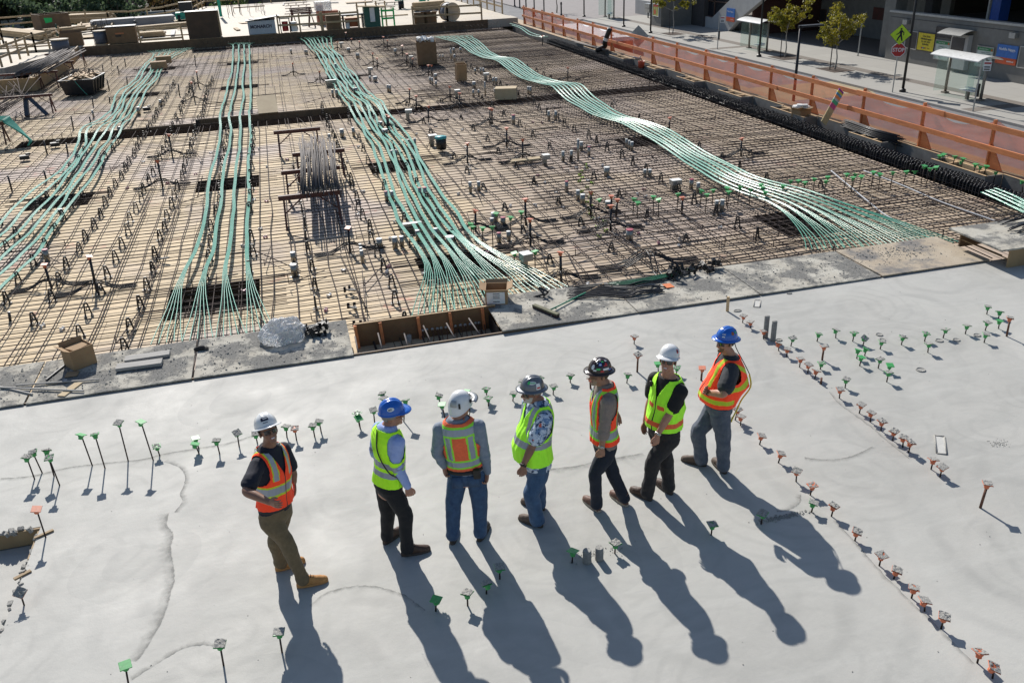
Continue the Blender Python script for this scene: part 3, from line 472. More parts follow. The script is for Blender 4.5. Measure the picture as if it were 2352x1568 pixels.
for i, q in enumerate(pk):
    p_ = vp(((1350+q[0]/3.36)*.57422, (1230+q[1]/3.36)*.57422), 13.2); o = thing('strand_pocket', "grey anchor pocket with a strand tail in the bulkhead, "+ORD[i]+" from the recess end", "anchor pocket", p_, 0, "anchor pockets in the bulkhead")
    mb = MB(); mb.tube([(0, -.002, 0), (0, -.03, 0), (0, -.034, 0)], [.034, .026, .012], 14); mb.build('ring', MT['grey_metal'], o, True); mb = MB(); e = V((random.uniform(-.25, .0), -.55-random.random()*.25, -.40+random.random()*.12)); mb.tube(catmull([V((0, -.02, 0)), V((-.01, -.18, -.10)), e*.7+V((0, 0, -.06)), e], 4), .008, 6); mb.build('strand_tail', MT['rust'], o, True)
p_ = gp(((1350+960/3.36)*.57422, (1230+480/3.36)*.57422), -.5); mb = MB(); mb.cyl((1.45, 12.95, -.5), .05, .4, 16); tag(mb.build('sleeve', MT['galv'], None, True), "grey pipe sleeve standing in the joint pit", "pipe sleeve")
# ================================================================== reinforcing bars
def barmesh(L, wob, sd, r):
    random.seed(sd); n = int(L/1.4); mb = MB(); mb.tube([(i*L/n, random.gauss(0, wob), random.gauss(0, wob*.4)) for i in range(n+1)], r, 5); return mb.mesh('reinforcing_bar', MT['rebar'], True)
GA = "reinforcing bars running along the slab joint"; GB = "reinforcing bars running away from the slab"
LA = "thin dark reinforcing bar over the plywood, parallel to the slab joint"; LB = "thin dark reinforcing bar over the plywood, running away from the slab"
MA = [barmesh(28.4, .020, k, .0092) for k in range(5)]; MBs = [barmesh(10.2, .024, 20+k, .0108) for k in range(5)]; MS = [barmesh(9.6, .020, 40+k, .0085) for k in range(4)]
random.seed(11); nb = 0; rest = MB()
def bar(mesh, loc, rz, lab, grp):
    global nb; nb += 1; o = link('reinforcing_bar', mesh); o.location = loc; o.rotation_euler = (0, 0, rz); tag(o, lab, 'rebar', grp)
def far(loc, rz, L, r):
    d = V((cos(rz), sin(rz), 0)); rest.tube([V(loc), V(loc)+d*L], r, 4, False)
y = 13.85; ay = []
while y < 61.9: ay.append(y); y += .27+random.uniform(-.04, .04)
for y in ay:
    if y < 40: bar(random.choice(MA), (-12.9, y, ZD+.045), random.gauss(0, .0007), LA, GA)
    else: far((-12.9, y, ZD+.045), 0, 28.4, .0100)
xs_ = []; x = -12.6
while x < 15.5:
    xs_.append(x); x += random.choice((.08, .3, .34, .34, .38)) if x < 6 else random.choice((.20, .26, .30))
for x in xs_:
    yy = 12.9
    near_ = True
    while yy < 61.5:
        L = min(10.2, 61.7-yy)
        vis = abs(x-(yy+5)*.25) < (yy+8)*.75
        if yy < 20 and L > 10 and vis: bar(random.choice(MBs), (x+random.gauss(0, .015), yy, ZD+.062), pi/2+random.gauss(0, .0018), LB, GB)
        elif vis: far((x+random.gauss(0, .02), yy, ZD+.062), pi/2+random.gauss(0, .0015), L, .0105)
        yy += 10.0
y = 13.95
while y < 60:
    if y < 26: bar(random.choice(MS), (5.9+random.uniform(-.4, .4), y, ZD+.07), random.gauss(0, .001), LA, GA)
    else: far((5.9+random.uniform(-.6, .6), y, ZD+.07), 0, 9.6, .0085)
    y += .27
for p in pits:                                  # dense cages in the beam pits
    if p[1]-p[0] < 3:
        for k in range(16): far((p[0]-.5, p[2]+.1+k*(p[3]-p[2]-.2)/15, ZD-.08+random.uniform(-.2, .2)), 0, p[1]-p[0]+1., .0095)
        for k in range(11): far((p[0]+.1+k*(p[1]-p[0]-.2)/10, p[2]-.5, ZD-.1+random.uniform(-.2, .15)), pi/2, p[3]-p[2]+1, .0095)
    else:
        for k in range(5): far((p[0], p[2]+.12+k*.22, ZD-.1-random.random()*.3), 0, p[1]-p[0], .011)
        x = p[0]
        while x < p[1]: rest.tube([(x, p[2]+.06, ZD-.5), (x, p[2]+.06, ZD+.22+random.uniform(-.06, .1))], .008, 4); rest.tube([(x+.1, p[3]-.04, ZD-.5), (x+.1, p[3]-.04, ZD+.25+random.uniform(-.06, .1))], .008, 4); x += .32
x = -4.6
while x < 15.4:                                 # hooked bar ends along the far form
    rest.tube([(x, 62.2, ZD+.3), (x, 61.7, ZD+.3), (x+.02, 61.5, ZD+random.uniform(.1, .5))], .012, 4); x += .26
for k in range(420):                            # lap ends, ties and offcuts lying over the mat
    y = 13.9+46*random.random()**1.6; x = random.uniform(3.5, 15.3) if random.random() < .72 else random.uniform(-9, 4); a = random.choice((0, pi/2))+random.gauss(0, .10 if random.random() < .8 else .7); L = random.uniform(.4, 2.6)
    if x+abs(cos(a))*L > 15.4 or x < -.2*y-2: continue
    far((x, y, ZD+.085+random.random()*.05), a, L, .011); 
    if random.random() < .4: rest.tube([(x, y, ZD+.1), (x, y, ZD+random.uniform(.18, .34))], .010, 4)
tag(rest.build('reinforcing_mat', MT['rebar']), "dense mat of thin dark reinforcing bars over the far plywood", None, None, 'stuff')
for i, (a, e) in enumerate((((1090, 340), (1700, 1568)), ((350, 1210), (480, 1568)))):   # odd diagonal bars
    pass
pA = gp(((1150+1100/5.2275)*.57422, (950+340/5.2275)*.57422), ZD+.08); pB = gp(((1150+1690/5.2275)*.57422, (950+1560/5.2275)*.57422), ZD+.08); mb = MB(); mb.tube([pA, pB], .009, 6); tag(mb.build('diagonal_bar', MT['rebar'], None, True), "single bar lying askew across the mat near the bulkhead", "rebar")
mb = MB(); mb.box((-.25, 34.46, -.34), (5.9, .04, .62)); mb.box((-5.2, 34.46, -.36), (4.0, .04, .4)); tag(mb.build('pour_stop', MT['form_brown']), "long brown board standing across the deck behind the steel bar rack", "form panel")
# white conduit lines by the beam
for i, (tl, pts) in enumerate((((3, 1), [(580, 0), (760, 150), (930, 290), (1085, 410), (1300, 520)]), ((3, 1), [(880, 0), (1200, 120), (1600, 290), (2000, 430), (2110, 470)]))):
    q = catmull([gp(T(*tl, *p), ZD+.1) for p in pts], 6); mb = MB(); mb.tube(q, .016, 8); tag(mb.build('conduit', MT['dull_grey'], None, True), "pale grey conduit lying on the mat, "+("ending among the green tendons" if i == 0 else "ending under the plywood table"), "conduit")
# ================================================================== A shaped bar supports
def chair_mesh(h, w_):
    mb = MB(); a = .028
    for s in (-1, 1):
        pts = [(s*w_*.5, 0, 0), (s*w_*.42, 0, h*.35), (s*w_*.25, 0, h*.85), (s*w_*.1, 0, h)]
        for p, q in zip(pts, pts[1:]): mb.beam(p, q, .026, .022, (0, 1, 0))
        mb.box((s*w_*.5, 0, .006), (.05, .11, .012))
    mb.beam((-w_*.22, 0, h*.98), (w_*.22, 0, h*.98), .026, .03, (0, 0, 1)); mb.beam((-w_*.36, 0, h*.42), (w_*.36, 0, h*.42), .02, .024); mb.beam((-w_*.26, 0, h*.7), (w_*.26, 0, h*.7), .018, .02); mb.beam((-w_*.1, .0, h*.42), (-w_*.06, 0, h*.7), .016, .018, (0, 1, 0)); return mb.mesh('bar_support', MT['black'])
CM = [chair_mesh(.25, .115), chair_mesh(.17, .11)]; nc = 0; GC = "black bar supports standing in rows on the deck"; cy_ = {}
def chairs(x, ya, yb_, st, k=0, rz=0., skip=(), name=''):
    global nc; y = ya
    while y < yb_ and nc < 300:
        if random.random() > .06:
            o = link('bar_support', CM[k]); o.location = (x+random.gauss(0, .03), y+random.gauss(0, .06), ZD+.02); o.rotation_euler = (random.gauss(0, .05), random.gauss(0, .04), rz+random.gauss(0, .3)); o.scale = [1, 1, random.uniform(.9, 1.06)]
            tag(o, "black A shaped bar support "+name, "rebar support", GC); nc += 1
        y += st
R1 = "in a row between two green tendon groups near the recess"; R2 = "in a row under the green tendons"; R3 = "in the row beside the steel bar rack"; R4 = "on the open mat toward the stirrup beam"
for x in (-4.88, -4.0, -3.14): chairs(x, 14.3 if x > -4.5 else 16.2, 47, 1.0, name=R1)
for x in (-5.7, -6.55, -2.0, -1.15): chairs(x, 17.5, 33, 1.15, name=R2)
chairs(1.5, 13.9, 36, .92, name=R3); chairs(.1, 14, 26, 1.05, rz=1.3, name=R3)
for x in (2.3, 3.2): chairs(x, 18, 44, 1.6, name=R2)
for x in (4.8, 6.2, 7.8): chairs(x, 16, 36, 1.9, 1, name=R4)
chairs(9.3, 15.5, 48, 1.0, 0, name=R4)
for x in (11.9, 12.8, 13.73, 14.7): chairs(x, 17.3+x*.1, 46, 1.25, 1, name=R4)
fl = [((1, 1), (835, 1085)), ((1, 1), (875, 1235)), ((1, 1), (930, 1400)), ((0, 1), (1450, 810))]
for i, (tl, p) in enumerate(fl):
    o = link('bar_support', CM[0]); o.location = gp(T(*tl, *p), ZD+.09); o.rotation_euler = (pi/2-.1, .1, [.6, .2, -.1, 1.2][i]); tag(o, "toppled black bar support lying flat on the mat, "+["by the fallen ones near the bulkhead", "between two other toppled ones", "close to the bulkhead rim", "beside a standing row"][i], "rebar support", GC)
# small pale bar spacers scattered over the sheathing
spm = []
for mk in (('white', (.8, .8, .78)), ('pink', (.62, .32, .38)), ('lime', (.5, .75, .12))):
    if mk[0] != 'white': mt('spacer_'+mk[0], mk[1], rough=.5)
    mb = MB(); mb.box((0, 0, .022), (.07, .04, .012)); mb.box((-.03, 0, .012), (.012, .045, .024)); mb.box((.03, 0, .012), (.012, .045, .024)); mb.box((-.03, 0, .035), (.01, .04, .018)); mb.box((.03, 0, .035), (.01, .04, .018)); spm.append(mb.mesh('bar_spacer', MT['white' if mk[0] == 'white' else 'spacer_'+mk[0]]))
random.seed(5)
for i in range(120):
    k = random.choice((0, 0, 0, 1)) if i < 100 else 2; x = random.uniform(-5, 9); y = random.uniform(14, 30)
    if k == 2: x, y = 6.4+(i-100)*.08+random.uniform(-.2, .2), 17+(i-100)*.32
    o = link('bar_spacer', spm[k]); o.location = (x, y, ZD+.005); o.rotation_euler = (0, 0, random.random()*3); o.scale = [1.25]*3; tag(o, ("small white plastic bar spacer lying on the plywood", "small pink plastic bar spacer lying on the plywood", "small lime bar spacer in the trail near the sleeves")[k], "bar spacer", "%s plastic bar spacers on the deck" % ("white", "pink", "lime")[k])
# ================================================================== green sheathed tendons
def tendons(Lp, Rp, n, ns, sa, sb, bname, zprof, spread=None, wob=.0):
    A = catmull([gp(T(*q), ZD+.2) for q in Lp], 6); Bq = catmull([gp(T(*q), ZD+.2) for q in Rp], 6); m_ = 96
    for i in range(n):
        f = i/(n-1); o = None; ce = []
        for j in range(m_+1):
            tt = j/m_; p = poly_at(A, tt).lerp(poly_at(Bq, tt), f); p.z = ZD+zprof(p.y)+.02*noise.noise(V((p.y*.45, i*3.7, 2)))+random.gauss(0, .002); q_ = wob*(noise.noise(V((p.y*.22, i*5.3, len(bname))))+.6*noise.noise(V((p.y*.6, i*2.3, 9)))); p.x += q_*2; ce.append(p)
        root = thing('tendon_band', "band of green strands, "+ORD[i]+" from the recess side of the "+bname, 'post-tension cable', ce[m_//2], 0, "green tendon bands across the deck"); c0 = ce[m_//2].copy()
        for s in range(ns):
            off0 = (s-(ns-1)/2)*.0165; pts = []
            for j in range(m_+1):
                d = (ce[min(j+1, m_)]-ce[max(j-1, 0)]); d = V((-d.y, d.x, 0)).normalized(); tt = j/m_
                k = 1+(max(0, (sa-tt)/max(sa, .001))**1.6*9 if sa else 0)+(max(0, (tt-sb)/max(1-sb, .001))**1.5*spread if spread else 0)
                pts.append(ce[j]+d*off0*k-c0)
            mb = MB(); mb.tube(pts, .0087, 6, False); mb.build('strand', MT['sheath'], root, True)
zp = lambda y: .13*math.exp(-((y-34.4)/1.2)**2)+.20+.04*cos(y*2*pi/8.8)+.012*sin(y*1.9)
tendons([(0, 0, 1415, 470), (0, 0, 1400, 520), (0, 0, 1330, 600), (0, 0, 1260, 690), (0, 0, 1180, 780), (0, 0, 1080, 870), (0, 0, 1030, 960), (0, 0, 960, 1070), (0, 0, 870, 1140), (0, 0, 770, 1220), (0, 0, 720, 1300), (0, 0, 640, 1430), (0, 0, 560, 1560), (0, 1, 460, 80), (0, 1, 340, 170), (0, 1, 200, 280), (0, 1, 80, 390), (0, 1, -60, 520)],
        [(0, 0, 1740, 445), (0, 0, 1600, 510), (0, 0, 1520, 600), (0, 0, 1480, 660), (0, 0, 1440, 740), (0, 0, 1370, 810), (0, 0, 1310, 890), (0, 0, 1250, 1000), (0, 0, 1190, 1120), (0, 0, 1110, 1210), (0, 0, 1040, 1290), (0, 0, 980, 1390), (0, 0, 920, 1500), (0, 1, 860, 40), (0, 1, 740, 190), (0, 1, 600, 380), (0, 1, 430, 600), (0, 1, 340, 760), (0, 1, 200, 900), (0, 1, 80, 1020), (0, 1, -100, 1190)], 6, 5, .05, .99, "widest sweeping group", zp, None, .06)
def one(pl, ns, bname, ordn, sb, spread):
    tendons(pl, [(c, r, x+4, y) for c, r, x, y in pl], 2, ns, .06, sb, bname, zp, spread) if False else None
T2 = [[(0, 0, 2140, 400), (0, 0, 2140, 560), (0, 0, 2105, 740), (0, 0, 2075, 860), (0, 0, 2050, 960), (0, 0, 2025, 1080), (0, 0, 2020, 1200), (0, 0, 2005, 1340), (0, 0, 1970, 1500), (0, 1, 1925, 130), (0, 1, 1890, 330), (0, 1, 1860, 500), (0, 1, 1800, 740), (0, 1, 1720, 900), (0, 1, 1640, 1080), (0, 1, 1590, 1250), (0, 1, 1550, 1420), (0, 1, 1530, 1560)],
      [(0, 0, 2290, 400), (0, 0, 2295, 600), (0, 0, 2300, 760), (0, 0, 2300, 900), (0, 0, 2295, 1080), (0, 0, 2305, 1200), (0, 0, 2300, 1340), (0, 0, 2285, 1450), (0, 1, 2285, 100), (0, 1, 2285, 250), (0, 1, 2270, 450), (0, 1, 2265, 650), (0, 1, 2280, 900), (0, 1, 2310, 1060), (0, 1, 2345, 1250), (0, 1, 2380, 1400), (0, 1, 2410, 1480)]]
tendons(T2[0], T2[1], 4, 5, .03, .93, "four parallel bands", zp, 6.5, .03)
tendons([(1, 0, 340, 335), (1, 0, 430, 370), (1, 0, 510, 450), (1, 0, 560, 490), (1, 0, 610, 590), (1, 0, 640, 650), (1, 0, 700, 740), (1, 0, 740, 820), (1, 0, 810, 920), (1, 0, 880, 1020), (1, 0, 930, 1110), (1, 0, 980, 1210), (1, 0, 1060, 1330), (1, 0, 1120, 1450), (1, 0, 1160, 1560), (1, 1, 1190, 130), (1, 1, 1220, 220), (1, 1, 1270, 330), (1, 1, 1310, 450), (1, 1, 1370, 560), (1, 1, 1450, 680), (1, 1, 1530, 800), (1, 1, 1565, 900), (1, 1, 1565, 1000), (1, 1, 1555, 1160), (1, 1, 1550, 1350)],
        [(1, 0, 700, 330), (1, 0, 690, 400), (1, 0, 720, 470), (1, 0, 790, 530), (1, 0, 830, 610), (1, 0, 900, 690), (1, 0, 960, 760), (1, 0, 1010, 830), (1, 0, 1080, 890), (1, 0, 1160, 960), (1, 0, 1220, 1030), (1, 0, 1290, 1120), (1, 0, 1370, 1220), (1, 0, 1440, 1310), (1, 0, 1480, 1400), (1, 0, 1520, 1480), (1, 0, 1570, 1560), (1, 1, 1640, 120), (1, 1, 1730, 270), (1, 1, 1850, 410), (1, 1, 1920, 530), (1, 1, 2000, 620), (1, 1, 2100, 700), (1, 1, 2220, 770), (1, 1, 2340, 830), (2, 1, 150, 910), (2, 1, 280, 990), (2, 1, 420, 1075)], 8, 5, .05, .935, "crowded middle group", zp, 6., .055)
tendons([(1, 0, 1640, 330), (1, 0, 1800, 380), (1, 0, 1900, 430), (1, 0, 2000, 490), (1, 0, 2080, 530), (1, 0, 2200, 560), (1, 0, 2300, 620), (2, 0, 0, 660), (2, 0, 150, 740), (2, 0, 300, 790), (2, 0, 430, 870), (2, 0, 560, 940), (2, 0, 700, 1020), (2, 0, 850, 1090), (2, 0, 1000, 1140), (2, 0, 1100, 1190), (2, 0, 1300, 1290), (2, 0, 1500, 1410), (2, 0, 1690, 1540), (2, 1, 1850, 80), (2, 1, 2000, 160), (2, 1, 2150, 230), (3, 1, 0, 300), (3, 1, 200, 420), (3, 1, 380, 600), (3, 1, 440, 710)],
        [(1, 0, 1960, 320), (1, 0, 2050, 390), (1, 0, 2130, 450), (1, 0, 2220, 510), (1, 0, 2320, 530), (2, 0, 20, 545), (2, 0, 100, 590), (2, 0, 250, 680), (2, 0, 380, 740), (2, 0, 500, 770), (2, 0, 620, 810), (2, 0, 760, 890), (2, 0, 900, 980), (2, 0, 1050, 1070), (2, 0, 1280, 1140), (2, 0, 1450, 1200), (2, 0, 1600, 1290), (2, 0, 1750, 1370), (2, 0, 1950, 1470), (2, 0, 2110, 1560), (2, 1, 2200, 40), (2, 1, 2340, 88), (3, 1, 200, 150), (3, 1, 400, 210), (3, 1, 560, 270), (3, 1, 800, 340), (3, 1, 1000, 400), (3, 1, 1200, 460), (3, 1, 1400, 540), (3, 1, 1600, 610), (3, 1, 1690, 650)], 8, 4, .03, .93, "long glossy group", zp, 6., .02)
tendons([(2, 0, 0, 240), (2, 0, 80, 270), (2, 0, 160, 325), (2, 0, 260, 350), (2, 0, 330, 352)], [(2, 0, -20, 225), (2, 0, 90, 258), (2, 0, 180, 312), (2, 0, 270, 340), (2, 0, 330, 345)], 2, 4, .0, .98, "short far pair", lambda y: .25)
tendons([(3, 1, 1960, 215), (3, 1, 2100, 280), (3, 1, 2250, 350), (3, 1, 2400, 420)], [(3, 1, 2080, 180), (3, 1, 2200, 225), (3, 1, 2300, 270), (3, 1, 2420, 330)], 4, 4, .0, .5, "short near group", lambda y: .25, 1.5)
# ================================================================== stirrups of the edge beam
mb = MB()
for k in range(4):
    x0 = -.27+k*.125; pts = []
    pts += [(x0, 0, -.75), (x0, 0, .07)]+[(x0+.055-.055*cos(a), 0, .07+.055*sin(a)) for a in [pi*i/6 for i in range(1, 6)]]+[(x0+.11, 0, .07), (x0+.11, 0, -.75)]
    mb.tube(pts, .0125, 5, False)
SM = mb.mesh('stirrup', MT['black_bar'], True); y = 14.2; rest = MB(); ns = 0
while y < 51.5:
    if ns < 300:
        o = link('stirrup', SM); o.location = (15.92+random.gauss(0, .012), y, -.20+random.gauss(0, .008)); o.rotation_euler = (random.gauss(0, .02), random.gauss(0, .02), random.gauss(0, .05)); tag(o, "black looped stirrup in the tight row along the edge beam", "stirrup", "black stirrups along the edge beam"); ns += 1
    else: rest.add([V(v.co)+V((15.93, y, -.2)) for v in SM.vertices], [tuple(p.vertices) for p in SM.polygons])
    y += .115
for k in range(5): rest.tube([(15.66+k*.11, 14, -.22+random.gauss(0, .02)), (15.66+k*.11, 52, -.22)], .014, 5)
for k in range(3): rest.tube([(15.6, 14, -.35-k*.15), (15.6, 52, -.35-k*.15)], .014, 5)
y = 12.8
tag(rest.build('stirrup_cage', MT['black_bar'], None, True), "far stretch of black stirrups and long bars of the edge beam", None, None, 'stuff')
# ================================================================== rods with caps and humps of bent bars on the deck
hump = MB()
def humpbars(n, seed):
    random.seed(seed); r = []
    for k in range(n):
        y0 = (k-(n-1)/2)*.07; h = .30+random.uniform(-.04, .05); s = random.uniform(-.05, .05)
        if k < n*.65: pts = [(-1.05+s, y0, .07), (-.62+s, y0, .08), (-.40, y0*.9, .16), (-.18, y0*.7, h*.93), (0, y0*.6, h), (.18, y0*.7, h*.9), (.40, y0*.9, .14), (.62+s, y0, .08), (1.05+s, y0, .07)]
        else:
            y1 = (k-n*.8)*.12; pts = [(y1, -.75, .06), (y1, -.42, .10), (y1*.8, -.2, h*.85), (y1*.7, 0, h*.95), (y1*.8, .2, h*.85), (y1, .42, .1), (y1, .75, .06)]
        mb = MB(); mb.tube(catmull([V(p) for p in pts], 3), .0125, 5, False); r.append(mb.mesh('bent_bar', MT['black_bar'], True))
    return r
HB = [humpbars(8, 3), humpbars(8, 9)]; random.seed(21)
def column(tl, foot, top, hasump, i):
    B = gp(T(*tl, *foot), ZD); Tp = vp(T(*tl, *top), B.y); near_ = B.y < 34
    capped(B, Tp, ZD, 'o', 0, "orange capped black rod on the deck, "+ORD_(i)+" nearest the slab", "orange capped rods on the deck", 'deck', True)
    if hasump:
        h = thing('bent_bar_bundle', "hump of bent black bars round an orange capped rod, "+ORD_(i)+" nearest the slab", 'bent rebar', B, random.gauss(0, .08), "humps of bent bars on the deck"); h.scale = (.72, .62, .72) if near_ else (.55, .55, .62)
        for me in HB[i % 2][:8 if near_ else 6]: link('bent_bar', me, h)
def ORD_(i): return ORD[i] if i < len(ORD) else 'number '+str(i+1)
O = [((1, 0), f, t_, 1) for t_, f in (((1410, 815), (1410, 950)), ((1470, 880), (1475, 1020)), ((1583, 975), (1583, 1130)), ((1780, 795), (1785, 930)), ((1870, 855), (1875, 1000)), ((1072, 490), (1078, 600)), ((1112, 535), (1115, 640)), ((1385, 495), (1387, 605)), ((1438, 535), (1440, 645)), ((1582, 600), (1585, 700)), ((1342, 420), (1347, 520)), ((1170, 340), (1178, 435)), ((1207, 370), (1212, 460)), ((950, 380), (957, 475)), ((745, 385), (748, 470)), ((335, 580), (347, 695)), ((583, 655), (590, 765)), ((1940, 1315), (1943, 1500)), ((2302, 1175), (2305, 1355)), ((2148, 995), (2150, 1150)), ((1213, 1070), (1220, 1200)))]
O += [((1, 0), f, t_, 0) for t_, f in (((1612, 600), (1618, 700)), ((2167, 1000), (2168, 1150)), ((1200, 1055), (1210, 1210)), ((730, 265), (738, 345)), ((790, 265), (793, 350)), ((825, 300), (825, 375)), ((1050, 245), (1055, 325)), ((1108, 250), (1110, 300)), ((877, 355), (880, 410)))]
O += [((2, 0), (513, 745), (513, 620), 1), ((2, 0), (280, 420), (280, 330), 0), ((2, 0), (98, 1480), (97, 1280), 1), ((2, 0), (1447, 1195), (1450, 1080), 0), ((2, 0), (2103, 1440), (2110, 1270), 1), ((0, 0), (1585, 1440), (1550, 1235), 1), ((0, 0), (1790, 930), (1757, 755), 1), ((0, 0), (1825, 800), (1805, 655), 1), ((0, 1), (475, 1080), (405, 860), 1), ((0, 1), (890, 1110), (820, 785), 1), ((0, 1), (1495, 150), (1445, -90), 1), ((1, 1), (865, 750), (845, 522), 1), ((2, 1), (128, 500), (120, 258), 1), ((2, 1), (170, 690), (165, 443), 1), ((2, 1), (722, 420), (725, 193), 1), ((2, 1), (955, 430), (968, 262), 0), ((2, 1), (905, 550), (908, 318), 1), ((2, 1), (912, 400), (913, 230), 0), ((2, 1), (452, 1020), (445, 748), 1), ((1, 1), (2018, 560), (2015, 363), 1), ((2, 1), (1560, 400), (1565, 243), 0)]
L = sorted(((gp(T(*a, *f), ZD).y, a, f, t_, h) for a, f, t_, h in O), key=lambda q: q[0])
for i, (y, a, f, t_, h) in enumerate(L): column(a, f, t_, h, i)
B = gp(T(2, 1, 1250, 880), ZD); h = thing('bent_bar_bundle', "hump of bent black bars without a rod, beside the dark green cable coil", 'bent rebar', B, -.1, "humps of bent bars on the deck")
for me in HB[0]: link('bent_bar', me, h)
G = [((1, 1), f, t_) for t_, f in (((1972, 485), (1985, 600)), ((1992, 512), (2000, 620)), ((2083, 522), (2080, 680)), ((2170, 512), (2178, 720)), ((2205, 390), (2205, 560)), ((2340, 425), (2340, 600)))]
G += [((2, 1), f, t_) for t_, f in (((85, 375), (85, 520)), ((20, 755), (25, 880)), ((210, 738), (213, 910)), ((800, 262), (797, 350)), ((1122, 255), (1110, 410)), ((1157, 290), (1150, 440)), ((1300, 235), (1298, 405)), ((1347, 262), (1345, 430)), ((1525, 210), (1515, 380)), ((1745, 180), (1725, 340)), ((1793, 215), (1775, 380)), ((1848, 175), (1840, 310)), ((1978, 155), (1970, 330)), ((1993, 190), (1980, 350)), ((2097, 145), (2072, 300)), ((2193, 165), (2180, 320)), ((2287, 125), (2270, 230)), ((2302, 150), (2290, 255)), ((2330, 195), (2322, 330)))]
G += [((3, 1), f, t_) for t_, f in (((10, 115), (0, 180)), ((140, 135), (125, 260)), ((210, 90), (200, 180)), ((280, 88), (270, 170)), ((340, 105), (330, 190)), ((427, 72), (415, 210)), ((533, 92), (515, 235)), ((550, 55), (540, 130)), ((725, 30), (693, 190)), ((782, 60), (760, 210)), ((805, 28), (775, 160)), ((860, 50), (835, 200)), ((970, 10), (948, 150)), ((1032, 28), (1015, 180)), ((1150, 12), (1122, 165)), ((1272, 5), (1240, 150)), ((1350, 5), (1335, 110)), ((1440, -45), (1405, 110)), ((1490, -22), (1455, 120)), ((1545, -35), (1520, 110)))]
L = sorted(((gp(T(*a, *f), ZD).x, a, f, t_) for a, f, t_ in G), key=lambda q: q[0])
for i, (x, a, f, t_) in enumerate(L):
    B = gp(T(*a, *f), ZD); capped(B, vp(T(*a, *t_), B.y), ZD, 'g', 0, "green capped thin rod, "+(ORD[i] if i < 31 else ORD[len(L)-1-i]+' from the beam end')+(" from the recess end" if i < 31 else "")+" of the belt across the rebar mat", "green capped rods on the deck", 'deck_thin', True)
for i, (f, t_) in enumerate((((1570, 1490), (1580, 1430)), ((1600, 1490), (1613, 1418)), ((1690, 1540), (1720, 1435)), ((1770, 1570), (1795, 1455)), ((1755, 1575), (1778, 1485)), ((1890, 1590), (1907, 1508)), ((1930, 1600), (1955, 1530)), ((1980, 1610), (2010, 1525)), ((2070, 1680), (2095, 1580)), ((2335, 1770), (2340, 1665)))):
    B = xp(T(3, 0, *f), 16.3); Tp = xp(T(3, 0, *t_), 16.3); capped(B, Tp, 0, 'g', 0, "green capped thin rod over the stirrup beam, "+ORD[i]+" from the far side", "green capped rods over the edge beam", 'deck_thin', True)
bare = [((0, 0), f, t_) for t_, f in (((940, 590), (950, 690)), ((1018, 525), (1025, 600)), ((1075, 600), (1095, 685)), ((1143, 535), (1155, 610)), ((1163, 700), (1170, 785)), ((980, 725), (1005, 830)), ((1005, 885), (1008, 945)), ((845, 890), (858, 980)), ((650, 1060), (675, 1185)), ((820, 1065), (840, 1160)), ((400, 1290), (435, 1420)), ((605, 1310), (625, 1420)), ((1787, 505), (1798, 610)), ((1635, 765), (1650, 880)))]+[((0, 1), (115, 200), (70, 40)), ((0, 1), (430, 100), (400, -10)), ((0, 1), (25, 500), (0, 430)), ((0, 1), (95, 1380), (80, 1285))]
for i, (a, f, t_) in enumerate(sorted(bare, key=lambda q: gp(T(*q[0], *q[1]), ZD).y)):
    B = gp(T(*a, *f), ZD); capped(B, vp(T(*a, *t_), B.y), ZD, None, 0, "bare black rod standing on the deck by the rebar racks, "+ORD[i]+" nearest the slab", "bare black rods on the deck", 'deck', False)
# ================================================================== metal sleeves and junction boxes on the deck
S_ = [((1, 1), q) for q in ((1140, 615, 725, 26, 0), (1282, 600, 728, 25, 0), (1345, 595, 718, 20, 0), (350, 740, 850, 22, 0), (358, 850, 978, 29, 0), (965, 668, 760, 13, 0), (972, 698, 800, 14, 0), (982, 725, 858, 16, 0), (1202, 183, 292, 16, 1), (1255, 183, 285, 15, 0), (1510, 150, 257, 15, 1), (1558, 147, 260, 17, 1), (1490, 540, 657, 20, 0), (1657, 523, 640, 20, 0), (1787, 592, 718, 40, 0), (1972, 98, 212, 15, 0), (2050, 95, 200, 16, 0), (2195, 378, 482, 32, 0), (2170, 430, 510, 18, 0), (2272, 420, 517, 24, 1), (2235, 563, 672, 20, 1), (2323, 550, 652, 20, 0))]
S_ += [((2, 1), q) for q in ((502, 92, 202, 16, 1), (606, 174, 283, 18, 0), (649, 211, 318, 23, 0), (882, 272, 348, 27, 0), (1079, 530, 655, 33, 1), (870, -40, 60, 26, 0), (1220, -15, 62, 16, 0), (1265, -15, 62, 17, 0), (1645, 73, 176, 19, 1), (1708, 106, 208, 17, 0), (1877, 270, 382, 19, 0), (1926, 262, 387, 20, 0))]
S_ += [((2, 0), q) for q in ((470, 1388, 1492, 14, 0), (546, 1380, 1482, 14, 0), (608, 1278, 1477, 10, 0), (637, 1300, 1392, 16, 0), (707, 1344, 1442, 14, 1), (338, 1018, 1112, 12, 0), (402, 1020, 1108, 11, 0), (15, 1052, 1152, 16, 1), (1050, 1275, 1362, 11, 0), (1076, 1288, 1380, 11, 0), (1101, 1300, 1392, 14, 0), (150, 793, 872, 10, 0), (171, 795, 880, 10, 0))]
